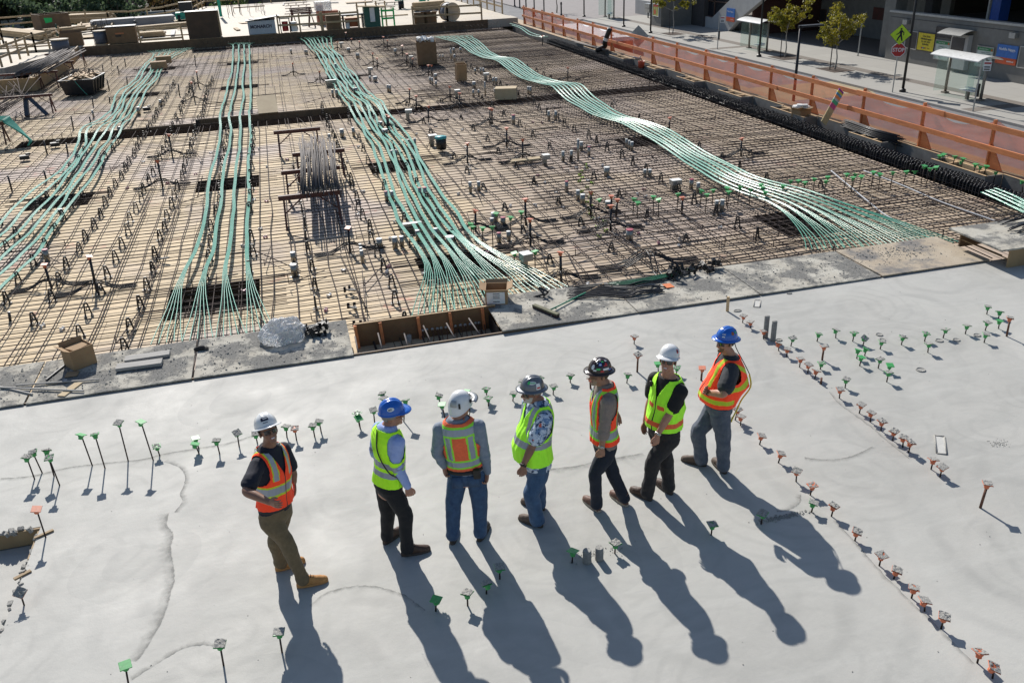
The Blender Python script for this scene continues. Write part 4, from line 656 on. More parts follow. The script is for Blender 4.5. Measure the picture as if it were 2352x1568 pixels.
S_ += [((1, 0), q) for q in ((325, 450, 500, 8, 0), (455, 458, 506, 7, 0), (471, 458, 507, 7, 0), (928, 488, 542, 8, 0), (945, 488, 545, 8, 0), (795, 1182, 1272, 19, 0), (900, 1168, 1262, 13, 0), (681, 1228, 1312, 11, 0), (1145, 1113, 1168, 20, 0), (1190, 1180, 1262, 24, 0), (1050, 698, 752, 9, 0), (1098, 698, 762, 18, 0), (1215, 778, 852, 9, 0), (1235, 780, 857, 10, 0), (1602, 708, 772, 9, 0), (1622, 713, 784, 8, 0), (1657, 744, 812, 9, 0), (1652, 676, 737, 14, 0), (1795, 443, 557, 7, 0), (1818, 438, 492, 10, 0), (1826, 500, 572, 8, 0), (1692, 505, 555, 6, 0), (1720, 500, 557, 6, 0), (1880, 435, 490, 10, 0), (2005, 748, 817, 15, 0), (2000, 822, 897, 9, 0), (2048, 822, 892, 9, 0), (2108, 748, 886, 7, 0), (2197, 812, 890, 9, 0), (2181, 712, 787, 8, 0), (2208, 712, 787, 11, 0), (2015, 628, 687, 8, 0), (2066, 625, 690, 8, 0), (2090, 625, 692, 9, 0), (1253, 1378, 1462, 11, 0), (1293, 1372, 1470, 9, 0), (1347, 1293, 1345, 11, 0), (1402, 1278, 1342, 12, 0), (1465, 1268, 1362, 11, 0), (708, 822, 897, 10, 0), (743, 822, 897, 10, 0), (905, 808, 865, 10, 0), (925, 803, 872, 11, 0), (738, 583, 662, 9, 0), (853, 438, 487, 14, 0), (1282, 448, 505, 12, 0))]+[((0, 1), (440, 712, 838, 22, 1)), ((0, 1), (570, 345, 430, 18, 0)), ((0, 0), (1280, 980, 1060, 13, 0)), ((0, 0), (1480, 915, 980, 10, 0)), ((0, 0), (862, 1010, 1085, 8, 0)), ((0, 0), (1105, 1160, 1235, 15, 0))]
L = []
for tl, (x, yt, yb_, r, red) in S_:
    B = gp(T(*tl, x, yb_-r*.3), ZD); L.append((B.y, tl, x, yt, yb_, r, red, B))
L.sort(key=lambda q: q[0])
for i, (yy, tl, x, yt, yb_, r, red, B) in enumerate(L):
    top = vp(T(*tl, x, yt+r*.25), B.y); R_ = r/4*(B-V((0, 0, CH))).length/CF; hgt = max(.12, top.z-ZD); o = thing('pipe_sleeve', "tall narrow sleeve" if False else ("red taped " if red else "")+("broad" if R_ > .10 else "slim" if R_ < .062 else "medium")+" metal pipe sleeve standing on the deck, "+ORD_(i)+" nearest the slab", 'pipe sleeve', B, 0, "metal pipe sleeves on the deck")
    mb = MB(); mb.lathe([(R_, 0), (R_, hgt)], n=16); mb.build('pipe', MT['galv'], o, True); mb = MB(); mb.lathe([(R_*1.03, hgt-.012), (R_*1.03, hgt+.003), (R_*.02, hgt+.006)], n=16); mb.build('end_cover', MT['red_tape' if red else 'galv_top'], o); mb = MB(); mb.box((0, 0, .004), (R_*3, R_*1.1, .008), random.random()*2); mb.build('flange', MT['galv_top'], o)
def jbox(tl, x, yt, yb_, w_, dd, hh, label, mat='grey_metal', legs=1):
    B = gp(T(*tl, x, yb_), ZD); top = vp(T(*tl, x, yt), B.y).z; o = thing('junction_box', label, 'junction box', B, random.gauss(0, .1), "junction boxes on the deck"); mb = MB(); mb.box((0, 0, top-ZD-hh/2), (w_, dd, hh)); mb.build('box', MT[mat], o); mb = MB(); mb.box((0, 0, top-ZD+.002), (w_+.01, dd+.01, .006)); mb.build('lid', MT['galv_top'], o); mb = MB(); mb.box((-w_*.2, 0, (top-ZD-hh)/2), (w_*.5, dd*.6, top-ZD-hh)); mb.build('pedestal', MT['galv'], o)
jbox((1, 1), 1440, 478, 560, .42, .12, .12, "long white topped junction box wedged among the green tendons"); jbox((2, 1), 1500, 82, 190, .26, .2, .12, "square junction box on a post beside red taped sleeves"); jbox((2, 1), 132, 755, 920, .21, .22, .14, "white topped junction box on a post by the fanned tendons"); jbox((2, 0), 312, 1420, 1520, .2, .2, .12, "junction box on a post near an orange capped rod and sleeves"); jbox((1, 0), 1410, 1008, 1105, .24, .22, .12, "junction box on a post beside the crowded tendons"); jbox((1, 0), 1630, 1240, 1340, .26, .22, .13, "junction box beside the teal topped bucket"); jbox((1, 0), 1055, 622, 690, .22, .2, .1, "junction box near two broad sleeves far down the deck"); jbox((1, 0), 1853, 826, 905, .22, .2, .1, "junction box among sleeves near the leaning carton"); jbox((1, 0), 2118, 672, 740, .24, .2, .1, "junction box close to a trio of slim sleeves"); jbox((1, 0), 1432, 515, 600, .2, .18, .1, "junction box close to the tall carton"); jbox((1, 0), 790, 390, 440, .24, .18, .1, "junction box near the far end of the crowded tendons"); jbox((1, 0), 695, 735, 800, .5, .16, .2, "long green stained box across the crowded tendons", 'galv')
# ================================================================== people
def cloth(name, c, c2=None, rough=.85, scale=30, sheen=.04):
    m, t, b = nodes(name); c2 = c2 or tuple(x*.82 for x in c); cc = mix(t, ramp(t, tex(t, scale, 6, .7), .35, .65), c2, c)
    t.links.new(cc, b.inputs["Base Color"]); b.inputs["Roughness"].default_value = rough; b.inputs["Sheen Weight"].default_value = sheen
    bump(t, b, tex(t, 25, 3), .25, .012); MT[name] = m; return m
def plain(name, c, rough=.5, spec=.5, metal=0):
    m, t, b = nodes(name); b.inputs["Base Color"].default_value = rgb(c); b.inputs["Roughness"].default_value = rough; b.inputs["Specular IOR Level"].default_value = spec; b.inputs["Metallic"].default_value = metal
    MT[name] = m; return m
def skin(name, c):
    m, t, b = nodes(name); cc = mix(t, ramp(t, tex(t, 22, 4), .35, .7), tuple(x*.8 for x in c), c)
    t.links.new(cc, b.inputs["Base Color"]); b.inputs["Roughness"].default_value = .5; b.inputs["Subsurface Weight"].default_value = .12; b.inputs["Subsurface Radius"].default_value = (.012, .005, .003); b.inputs["Subsurface Scale"].default_value = .5
    MT[name] = m; return m
skin('skin_tan', (.40, .205, .125)); skin('skin_pale', (.52, .30, .21)); skin('skin_ruddy', (.47, .235, .155)); skin('skin_dark_tan', (.30, .15, .095))
plain('lip', (.30, .09, .075)); plain('teeth', (.85, .82, .76)); plain('beard_white', (.52, .48, .43), .9); plain('beard_brown', (.17, .10, .06), .9); plain('beard_grey', (.34, .24, .17), .9)
plain('lens_black', (.008, .008, .01), .12, .8); plain('hair_dark', (.022, .016, .012), .7); plain('hair_grey', (.26, .24, .22), .8); plain('hair_brown', (.07, .045, .03), .7)
cloth('vest_orange', (1.4, .095, .026), (1.25, .08, .02)); cloth('vest_lime', (.66, 1.3, .03), (.56, 1.15, .02)); cloth('vest_bright_lime', (.56, 1.3, .05), (.48, 1.15, .04)); cloth('trim_lime', (.36, .9, .06), (.3, .78, .05)); cloth('trim_yellow', (.62, .76, .04), (.52, .64, .04)); cloth('trim_orange', (.95, .17, .06)); plain('zip', (.1, .03, .02), .6)
m, t, b = nodes('reflective'); b.inputs["Base Color"].default_value = (.33, .36, .42, 1); b.inputs["Roughness"].default_value = .42; b.inputs["Metallic"].default_value = .35; MT['reflective'] = m
cloth('navy', (.011, .013, .026)); cloth('black_shirt', (.009, .009, .010)); cloth('charcoal', (.035, .037, .045)); cloth('sky_shirt', (.36, .46, .78), (.30, .39, .70)); cloth('grey_shirt', (.24, .28, .34), (.19, .225, .28)); cloth('taupe', (.27, .215, .185), (.21, .17, .145))
cloth('khaki', (.17, .125, .068), (.13, .095, .05)); cloth('dark_trousers', (.010, .010, .012)); cloth('denim', (.045, .098, .19), (.026, .058, .125), scale=14); cloth('denim_dark', (.012, .018, .034), (.008, .012, .022)); cloth('denim_grey', (.115, .135, .17), (.06, .075, .105), scale=12); cloth('denim_mid', (.06, .125, .23), (.033, .073, .145), scale=12); cloth('charcoal_trousers', (.030, .027, .027), (.018, .016, .017))
cloth('boot_tan', (.50, .25, .085), (.40, .19, .06), .8); cloth('boot_brown', (.075, .038, .022), (.05, .026, .016), .6); cloth('boot_dark', (.028, .022, .02), (.02, .016, .014), .6); cloth('boot_red', (.14, .062, .036), (.10, .045, .028), .6); cloth('boot_grey', (.12, .078, .055), (.08, .055, .04), .7)
plain('sole', (.06, .045, .035), .8); plain('sole_pale', (.38, .32, .25), .8); plain('leather', (.02, .016, .014), .5); plain('watch', (.45, .44, .42), .25, .5, .8); plain('lanyard', (.72, .56, .03), .7)
m, t, b = nodes('palm_print'); c = (.36, .46, .62)
k1 = ramp(t, tex(t, 16, 4, .6), .40, .50); k2 = ramp(t, tex(t, 22, 3, .6, loc=(4, 2, 9)), .55, .58); k3 = ramp(t, tex(t, 13, 2, .5, loc=(7, 7, 1)), .66, .69)
c = mix(t, k1, (.14, .24, .42), (.58, .66, .76)); c = mix(t, k2, c, (.03, .06, .13)); c = mix(t, k3, c, (.62, .13, .08)); t.links.new(c, b.inputs["Base Color"]); b.inputs["Roughness"].default_value = .85; MT['palm_print'] = m
def hatmat(name, c, rough=.25, metal=0):
    m, t, b = nodes(name); cc = mix(t, ramp(t, tex(t, 12, 6, .7), .4, .75), tuple(x*.9 for x in c), c); t.links.new(cc, b.inputs["Base Color"]); b.inputs["Roughness"].default_value = rough; b.inputs["Metallic"].default_value = metal
    b.inputs["Coat Weight"].default_value = .25; b.inputs["Coat Roughness"].default_value = .15; MT[name] = m
hatmat('hat_white', (.80, .80, .79)); hatmat('hat_blue', (.013, .13, .55)); hatmat('hat_grey', (.17, .18, .20), .3, .35); hatmat('hat_brown', (.035, .02, .018), .22)
for k, c in dict(st_white=(.82, .82, .8), st_blue=(.03, .09, .4), st_red=(.6, .03, .03), st_green=(.06, .55, .14), st_navy=(.015, .02, .05), st_brown=(.3, .09, .03), st_yellow=(.7, .5, .05)).items(): plain(k, c, .45)

def remesh(mb, voxel, it=6, name='m'):
    me = mb.mesh(name, []); bm = bmesh.new(); bm.from_mesh(me); bmesh.ops.triangulate(bm, faces=bm.faces[:]); bmesh.ops.recalc_face_normals(bm, faces=bm.faces[:]); bm.to_mesh(me); bm.free()
    o = bpy.data.objects.new('tmp', me); col.objects.link(o)
    r = o.modifiers.new('r', 'REMESH'); r.mode = 'VOXEL'; r.voxel_size = voxel; r.use_smooth_shade = True
    s = o.modifiers.new('s', 'SMOOTH'); s.factor = .5; s.iterations = it
    dg = bpy.context.evaluated_depsgraph_get(); dg.update(); out = bpy.data.meshes.new_from_object(o.evaluated_get(dg)); bpy.data.objects.remove(o); bpy.data.meshes.remove(me); out.name = name
    return out
def limb(mb, pts, rad, k=5, n=14):
    q = catmull([V((*p, r)) if False else Vector((p[0], p[1], p[2], r)) for p, r in zip(pts, rad)], k)
    P_ = [V(p[:3]) for p in q]; R_ = [max(p[3], .002) for p in q]
    d0 = (P_[0]-P_[1]).normalized(); d1 = (P_[-1]-P_[-2]).normalized()
    P_ = [P_[0]+d0*R_[0]*.85, P_[0]+d0*R_[0]*.5]+P_+[P_[-1]+d1*R_[-1]*.5, P_[-1]+d1*R_[-1]*.85]
    R_ = [R_[0]*.35, R_[0]*.84]+R_+[R_[-1]*.84, R_[-1]*.35]
    mb.tube(P_, R_, n)
def ell(mb, c, X, Y, Z, n=18, m=10):
    rings = []
    for i in range(m+1):
        a = pi*(i+.02)/(m+.04); rings.append([c+X*(sin(a)*cos(2*pi*k/n))+Y*(sin(a)*sin(2*pi*k/n))+Z*(-cos(a)) for k in range(n)])
    mb.ringloft(rings)
TORSO = [(-.16, .145, .105, -.01), (0, .178, .125, -.008), (.14, .168, .12, 0), (.32, .155, .112, .008), (.52, .168, .12, .010), (.70, .185, .124, 0), (.82, .184, .115, -.008), (.90, .165, .098, -.012), (.965, .12, .082, -.012), (1.02, .08, .07, -.008), (1.07, .066, .064, 0)]
def tsec(s, tab):
    if s <= tab[0][0]: return tab[0][1:]
    for a, b in zip(tab, tab[1:]):
        if s <= b[0]:
            t = (s-a[0])/(b[0]-a[0]); t = t*t*(3-2*t)*.35+t*.65; return tuple(a[i]+(b[i]-a[i])*t for i in (1, 2, 3))
    return tab[-1][1:]
def fwd(a): return V((sin(radians(a)), cos(radians(a)), 0))     # heading from +Y towards +X
def fold(me, fn):
    n = len(me.vertices); a = [0.]*(3*n); b = [0.]*(3*n); me.vertices.foreach_get('co', a); me.vertex_normals.foreach_get('vector', b)
    for i in range(0, 3*n, 3):
        k = fn(V(a[i:i+3])); a[i] += b[i]*k; a[i+1] += b[i+1]*k; a[i+2] += b[i+2]*k
    me.vertices.foreach_set('co', a); me.update()

class Person:
    def __init__(s, c0, sc_, y0, label, yaw, head_yaw, pel, neck, headc, L, R, legs, lean=0., dyn=0., belly=0., pitch=0., width=1., roll=0., feet=None):
        s.px = lambda p: ((c0[0]+p[0]/sc_)*.57422, (c0[1]+p[1]/sc_)*.57422)
        px = s.px; s.F = fwd(yaw); s.root = None; s.label = label; s.w = width
        s.H = {}; s.feet = {}
        for k, (heel, toe, kn, near) in legs.items():
            h = gp(px(heel)); t = gp(px(toe)); d = (t-h); d.normalize(); s.feet[k] = (h, d)
        yP = sum(f[0].y+f[1].y*.1 for f in s.feet.values())/len(s.feet)+lean
        s.P = vp(px(pel), yP); s.N = vp(px(neck), yP+dyn); s.N = s.N+(s.N-s.P).normalized()*.03
        s.U = (s.N-s.P).normalized(); s.L = (s.N-s.P).length
        s.F = (s.F-s.U*s.F.dot(s.U)).normalized(); s.Rt = s.F.cross(s.U)
        tab = []
        for q in TORSO:
            g = belly*max(0, 1-abs(q[0]-.28)/.4); tab.append((q[0], (q[1]+g*.35)*width, (q[2]+g*.55)*width, q[3]+g*.5))
        s.tab = tab
        # legs
        s.leg = {}
        for k, (heel, toe, kn, near) in legs.items():
            sg = 1 if k == 'R' else -1; h, d = s.feet[k]
            hip = s.P+s.Rt*sg*.092*width-s.U*.035; ank = h+d*.055+V((0, 0, .085)); tot = (ank-hip).length
            knee = vp(px(kn), hip.y*.48+ank.y*.52+(-.03 if near else .0))
            s.leg[k] = (hip, knee, ank)
        s.arm = {}
        for k, (el, wr, tip, n1, n2, n3) in dict(L=L, R=R).items():
            sg = 1 if k == 'R' else -1
            S = s.P+s.U*s.L*.85+s.Rt*sg*.178*width
            if isinstance(el, V): E, W, Tp = S+s.loc(el), S+s.loc(wr), S+s.loc(tip)
            else:
                E = sp(px(el), S, .295, n1) if n1 is not None else vp(px(el), S.y-.01); W = sp(px(wr), E, .265, n2) if n2 is not None else vp(px(wr), E.y-.02); Tp = sp(px(tip), W, .17, n3) if n3 is not None else vp(px(tip), W.y-.01)
            s.arm[k] = (S, E, W, Tp)
        # head frame
        hp = vp(px(headc), s.N.y+s.F.y*.02); s.hf = fwd(head_yaw); s.hu = V((0, 0, 1))
        q = Matrix.Rotation(radians(pitch), 3, s.hf.cross(s.hu)); s.hf = q @ s.hf; s.hu = q @ s.hu
        if roll: q = Matrix.Rotation(radians(roll), 3, s.hf); s.hu = q @ s.hu
        s.hr = s.hf.cross(s.hu); s.hc = hp
        s.root = thing('person', label, 'person', (s.P.x, s.P.y, 0), 0, 'men in hard hats on the slab')
        s.off = V((s.P.x, s.P.y, 0))
    def loc(s, v): return s.Rt*v.x+s.F*v.y+s.U*v.z
    def hd(s, r, f, u): return s.hc+s.hr*r+s.hf*f+s.hu*u
    def put(s, name, me, mats, par=None):
        me.transform(Matrix.Translation(-s.off)) if par is None or par is s.root else me.transform(Matrix.Translation(-s.off))
        ix = [0]*len(me.polygons); me.polygons.foreach_get('material_index', ix); me.materials.clear()
        for m in mats: me.materials.append(MT[m])
        if len(mats) > 1: me.polygons.foreach_set('material_index', ix)
        else: me.polygons.foreach_set('material_index', [0]*len(ix))
        return link(name, me, par or s.root)
    def tring(s, q, off=0, n=40, flare=0):
        a, b, fo = tsec(q, s.tab); c = s.P+s.U*s.L*q+s.F*fo; return [c+s.Rt*(a+off)*cos(2*pi*k/n)+s.F*(b+off)*sin(2*pi*k/n) for k in range(n)]
    def hand(s, mb, W, Tp, thumb, curl=1.):
        d = (Tp-W).normalized(); t = (thumb-d*thumb.dot(d)).normalized(); n = d.cross(t)
        c = s.P+s.U*.1
        if n.dot(c-W) < 0: n = -n
        rr = []
        for q, a, b in ((-.02, .026, .02), (.01, .03, .019), (.045, .040, .0165), (.078, .043, .015), (.09, .040, .012)): rr.append([W+d*q+t*a*cos(2*pi*k/14)+n*b*sin(2*pi*k/14) for k in range(14)])
        mb.ringloft(rr)
        for i, (o, l) in enumerate(((-.0315, .058), (-.0105, .074), (.0105, .08), (.0315, .072))):
            p = W+d*.08+t*o; a = radians(12)*curl; dd = d*cos(a)+n*sin(a)+t*(o*1.5); pts = [p-d*.01, p]
            for j, q in enumerate((.45, .3, .25)):
                p = p+dd.normalized()*l*q; pts.append(p); a += radians(24)*curl; dd = d*cos(a)+n*sin(a)+t*(o*1.2)
            limb(mb, pts, [.0095, .0092, .0085, .008, .007], 2, 10)
        p = W+d*.028+t*.026; limb(mb, [p, p+d*.025+t*.022+n*.008, p+d*.055+t*.03+n*.016, p+d*.078+t*.026+n*.022], [.013, .0125, .0105, .0085], 2, 10)
    def body(s, skinm, beard=None, mouth=None, curl=None, teeth=True, thumbs={}):
        mb = MB()
        mb.ringloft([s.tring(q, -.012) for q in (-.15, 0, .14, .3, .5, .7, .82, .9, .96, 1.0, 1.03)])
        hd = s.hd
        limb(mb, [s.P+s.U*s.L*.9, s.N+s.F*.0, hd(0, -.012, -.07), hd(0, 0, -.02)], [.07, .066, .062, .058])
        ell(mb, hd(0, -.008, .032), s.hr*.077, s.hf*.098, s.hu*.098); ell(mb, hd(0, .022, -.045), s.hr*.059, s.hf*.068, s.hu*.072)
        ell(mb, hd(0, .064, -.094), s.hr*.028, s.hf*.024, s.hu*.021); ell(mb, hd(0, .074, .022), s.hr*.052, s.hf*.022, s.hu*.016)
        for g in (-1, 1):
            ell(mb, hd(g*.078, -.012, -.008), s.hr*.012, s.hf*.021+s.hr*g*.008, s.hu*.033, 10, 8); ell(mb, hd(g*.04, .062, -.028), s.hr*.024, s.hf*.02, s.hu*.019, 10, 8)
        limb(mb, [hd(0, .082, .012), hd(0, .096, -.01), hd(0, .108, -.032)], [.010, .012, .0155], 3, 10); ell(mb, hd(0, .097, -.036), s.hr*.019, s.hf*.014, s.hu*.010, 10, 8)
        ell(mb, hd(0, .083, -.066), s.hr*.026, s.hf*.012, s.hu*.013, 10, 8)
        for k in 'LR':
            S, E, W, Tp = s.arm[k]
            limb(mb, [S-s.U*.01, S.lerp(E, .35), S.lerp(E, .75), E, E.lerp(W, .3), E.lerp(W, .7), W], [.058, .053, .046, .042, .045, .035, .0285])
            s.hand(mb, W, Tp, thumbs.get(k, s.F), (curl or {}).get(k, 1.))
            h, kn, an = s.leg[k]; limb(mb, [h, h.lerp(kn, .5), kn, kn.lerp(an, .35), an+(kn-an).normalized()*.06], [.075, .07, .052, .05, .035])
        me = remesh(mb, .005, 3, 'body'); mats = [skinm, 'lip', 'teeth', beard or skinm]; mi = []
        for p in me.polygons:
            c = p.center-s.hc; r, f, u = c.dot(s.hr), c.dot(s.hf), c.dot(s.hu); k = 0
            if f > .05 and abs(u+.10) < .3:
                e = ((r)/.027)**2+((u+.066+r*r*-12)/.0125)**2
                if e < 1 and f > .07: k = 2 if (teeth and e < .42 and u > -.068) else 1
                elif beard and u < -.045 and e < 60 and (u < -.052 or abs(r) > .02): k = 3
            elif beard == 'beard_white' and u < -.03 and u > -.14 and f > -.0 and f > .01+(-.03-u)*.2: k = 3
            mi.append(k)
        me.polygons.foreach_set('material_index', mi); b = s.put('body', me, mats); return b
    def trousers(s, mat, r=(.098, .088, .072, .07, .062), top=.15, cuff=False, seed=0, bag=1.):
        mb = MB(); mb.ringloft([s.tring(q, o) for q, o in ((-.14, -.012), (-.06, .004), (0, .010), (top*.6, .010), (top, .006), (top+.04, .002))])
        for k in 'LR':
            h, kn, an = s.leg[k]; bt = an+(kn-an).normalized()*(-.01)
            limb(mb, [h-s.U*.0, h.lerp(kn, .3), h.lerp(kn, .7), kn, kn.lerp(bt, .4), kn.lerp(bt, .8), bt], [r[0], r[0]*.98, r[1], (r[2]+r[1])/2, r[3], r[4]*1.02, r[4]*1.06])
            if cuff: limb(mb, [bt+(kn-bt).normalized()*.045, bt-(kn-bt).normalized()*.0], [r[4]*1.13, r[4]*1.15])
        me = remesh(mb, .008, 5, 'trousers')
        L_ = s.leg
        def f(c):
            q = c+V((seed*3.1, seed, 0)); a = .009*noise.noise(q*8)+.003*noise.noise(V((q.x*24, q.y*24, q.z*18)))
            for k in 'LR':
                h, kn, an = L_[k]; dk = abs((c-kn).length); da = c.z
                if (c-kn).length < .17: a += .006*noise.noise(V((q.x*14+q.z*8, q.y*14, q.z*18+(3 if k == 'L' else 0))))*(1-dk/.17)
            if c.z < .32: a += .006*noise.noise(V((q.x*11+q.z*9, q.y*11, q.z*17)))*(1-c.z/.36)
            return a*bag
        fold(me, f); return s.put('trousers', me, [mat])
    def shirt(s, mat, sleeve='short', r=(.072, .066), collar=True, hem=.10, seed=1, cuffr=.038, roll=None):
        mb = MB(); mb.ringloft([s.tring(q, .012) for q in (hem-.02, hem+.02, .14, .3, .42, .52, .62, .7, .78, .82, .87, .9, .935, .96, .985)])
        if collar: mb.ringloft([[p for p in s.tring(q, o)] for q, o in ((.93, -.012), (.965, .006), (1.0, .013), (1.03, .006))])
        for k in 'LR':
            S, E, W, Tp = s.arm[k]
            if sleeve == 'short': limb(mb, [S-s.U*.005, S.lerp(E, .3), S.lerp(E, .72)], [r[0], r[1], r[1]*1.06])
            elif sleeve == 'rolled': limb(mb, [S-s.U*.005, S.lerp(E, .35), S.lerp(E, .8), E, E.lerp(W, .35)], [r[0], r[1], r[1]*.92, r[1]*.9, r[1]*.9]); limb(mb, [E.lerp(W, .30), E.lerp(W, .42)], [r[1]*.98]*2)
            else: limb(mb, [S-s.U*.005, S.lerp(E, .35), S.lerp(E, .8), E, E.lerp(W, .3), E.lerp(W, .75), E.lerp(W, .97)], [r[0], r[1], r[1]*.9, r[1]*.86, r[1]*.8, .047, cuffr])
        me = remesh(mb, .008, 5, 'shirt')
        A = s.arm
        def f(c):
            q = c+V((seed*2.3, seed, 1)); a = .007*noise.noise(V((q.x*10, q.y*10, q.z*16)))
            for k in 'LR':
                E = A[k][1]; dd = (c-E).length
                if dd < .2: a += .010*noise.noise(V((q.x*12, q.y*12, q.z*30)))*(1-dd/.2)
            return a
        fold(me, f); s.shirt_me = me.copy(); return s.put('shirt', me, [mat])
    def vest(s, pat, mats, s0=-.02, s1=.985, off=.026, flare=.02, strap=.148, vneck=.6, collarhole=.0, extra=None, seed=0):
        n, m = 176, 120; bv = BVHTree.FromPolygons([v.co for v in s.shirt_me.vertices], [p.vertices for p in s.shirt_me.polygons]); vs = []; uv = []
        for j in range(m+1):
            q = s0+(s1-s0)*j/m; a, b, fo = tsec(q, s.tab); fl = flare*max(0, (.45-q)/.45)**1.2
            for i in range(n):
                th = 2*pi*i/n; ct, st = cos(th), sin(th); o = off+fl*(.6+.5*abs(st)); o += .010*noise.noise(V((ct*2.2+seed, st*2.2, q*3.5)))+.007*noise.noise(V((ct*7+seed+q*3, st*7, q*1.8)))*(1.2-q*.5)+.004*noise.noise(V((ct*5+seed, st*5, q*5)))+.006*sin(th*5+seed)*max(0, .3-q)
                if extra: o += extra(ct, st, q)
                p = s.P+s.U*s.L*q+s.F*fo+s.Rt*(a+o)*ct+s.F*(b+o)*st
                hit = bv.find_nearest(p)
                if hit[0] is not None:
                    dv = p-hit[0]
                    if dv.dot(hit[1]) < .009 and dv.length < .06: p = hit[0]+hit[1]*.010
                vs.append(p); uv.append(((a+o)*ct, st, q, (b+o)*st))
        mb = MB(); keep = []
        for j in range(m):
            for i in range(n):
                ids = (j*n+i, j*n+(i+1) % n, (j+1)*n+(i+1) % n, (j+1)*n+i); x = sum(uv[k][0] for k in ids)/4; st = sum(uv[k][1] for k in ids)/4; q = sum(uv[k][2] for k in ids)/4
                lim = strap*s.w+max(0, (.66-q)/.16)**1.5*.08
                if q > .50 and abs(x) > lim: continue
                if st > 0 and q > vneck and abs(x) < .095*(q-vneck)/(1-vneck): continue
                mb.mi = pat(x, q, st, lim if q > .5 else 9); keep.append(ids); mb.f.append(ids); mb.m.append(mb.mi)
        mb.v = [tuple(v) for v in vs]; me = mb.mesh('vest', [], True)
        bm = bmesh.new(); bm.from_mesh(me); bmesh.ops.delete(bm, geom=[v for v in bm.verts if not v.link_faces], context='VERTS'); bmesh.ops.smooth_vert(bm, verts=bm.verts[:], factor=.4, use_axis_x=True, use_axis_y=True, use_axis_z=True); bmesh.ops.recalc_face_normals(bm, faces=bm.faces[:]); bm.to_mesh(me); bm.free()
        o = s.put('vest', me, mats); so_ = o.modifiers.new('cloth', 'SOLIDIFY'); so_.thickness = .004; so_.offset = -1; return o
    def boots(s, mat, sole='sole', laces=None, h=.13, label=None):
        for k in 'LR':
            g, d = s.feet[k]; h_, kn, an = s.leg[k]; x = d.cross(V((0, 0, 1))); mb = MB(); rings = []
            for t_, wd, ht in ((-.012, .012, .035), (0, .028, .062), (.03, .037, .09), (.09, .038, .118), (.14, .041, .108), (.19, .047, .085), (.235, .049, .072), (.27, .042, .06), (.292, .025, .045), (.3, .008, .03)):
                rings.append([g+d*t_+x*wd*cos(a)*(1 if sin(a) > 0 else .95)+V((0, 0, .014+max(0, sin(a))**.8*ht*.9+min(0, sin(a))*.006)) for a in [2*pi*i/16 for i in range(16)]])
            mb.ringloft(rings); limb(mb, [g+d*.045+V((0, 0, .06)), g+d*.05+V((0, 0, .10)), g+d*.052+V((0, 0, h))+(kn-an).normalized()*.01], [.05, .05, .053])
            me = remesh(mb, .006, 3, 'boot'); fold(me, lambda c: .002*noise.noise(c*40)); bo = s.put('boot', me, [mat])
            ol = []
            for i in range(28):
                a = 2*pi*i/28; t_ = .144-.158*cos(a); w_ = .05*(abs(sin(a))**.6)*(.86+.22*(t_/.3)); ol.append((t_, w_ if a < pi else -w_))
            sb = MB(); sb.ringloft([[g+d*t_+x*w_*f_+V((0, 0, z)) for t_, w_ in ol] for z, f_ in ((.001, .96), (.010, 1.04), (.024, 1.03), (.028, .97))]); me = sb.mesh('sole', [], True); s.put('sole', me, [sole], bo)
            if laces:
                lb = MB()
                for q in range(5):
                    t_ = .115+q*.022; z = .128-q*.014; w_ = .024; lb.tube([g+d*t_-x*w_+V((0, 0, z-.012)), g+d*(t_+.004)+V((0, 0, z)), g+d*t_+x*w_+V((0, 0, z-.012))], .0045, 6)
                me = lb.mesh('laces', [], True); s.put('laces', me, [laces], bo)
    def hatpt(s, a, e, k=1., dz=0.):          # azimuth from the front (to the right), elevation 0..1 on the shell
        rr, rf, hh = .106*k, .128*k, .122*k; ee = e*pi/2; c = cos(ee)**.92 if e < 1 else 0; z = sin(ee)**.95
        return s.hd(sin(a)*rr*c, cos(a)*rf*c-.006, .048+s.hatz+z*hh+dz)
    def hat(s, style, mat, z=.016, ridge=True):
        s.hatz = z; mb = MB(); n, m = 48, 16; rings = []
        for j in range(m+1):
            e = min(j/m, .985); rr = []
            for i in range(n):
                a = 2*pi*i/n; p = s.hatpt(a, e); x = (p-s.hc).dot(s.hr)
                if ridge and e > .25:
                    g = max(0, 1-abs(x)/.011)+.8*max(0, 1-abs(abs(x)-.033)/.011) if style != 'climb' else 0
                    p = p+s.hu*.006*min(1, g*1.4)*min(1, (e-.25)*4)
                rr.append(p)
            rings.append(rr)
        if style == 'climb':
            rings = []
            for j in range(m+1):
                e = j/m*.985; rr = []
                for i in range(n):
                    a = 2*pi*i/n; lo_ = -.05*max(0, -cos(a))-.012; p = s.hatpt(a, e, 1.06); p = p+s.hu*lo_*(1-e)**2*1.2; rr.append(p)
                rings.append(rr)
        rim = []
        for q, (o, dz) in enumerate(((0, -.004), (.35, -.006), (1, -.012), (1.02, -.017), (.9, -.018), (.2, -.012), (0, -.012))):
            rr = []
            for i in range(n):
                a = 2*pi*i/n; ca = cos(a)
                if style == 'full': w_ = .033+.016*max(0, ca)**2+.006*max(0, -ca)
                elif style == 'cap': w_ = .009+.062*max(0, (ca-.35)/.65)**.7 if ca > .35 else .009
                else: w_ = .004
                p = s.hatpt(a, 0); out = s.hr*sin(a)+s.hf*ca
                drop = dz-(.010*max(0, ca)**2*o if style == 'cap' else 0)
                if style == 'climb': p = s.hatpt(a, 0, 1.06)+s.hu*(-.05*max(0, -ca)-.012)*1.2
                rr.append(p+out*w_*o+s.hu*drop)
            rim.append(rr)
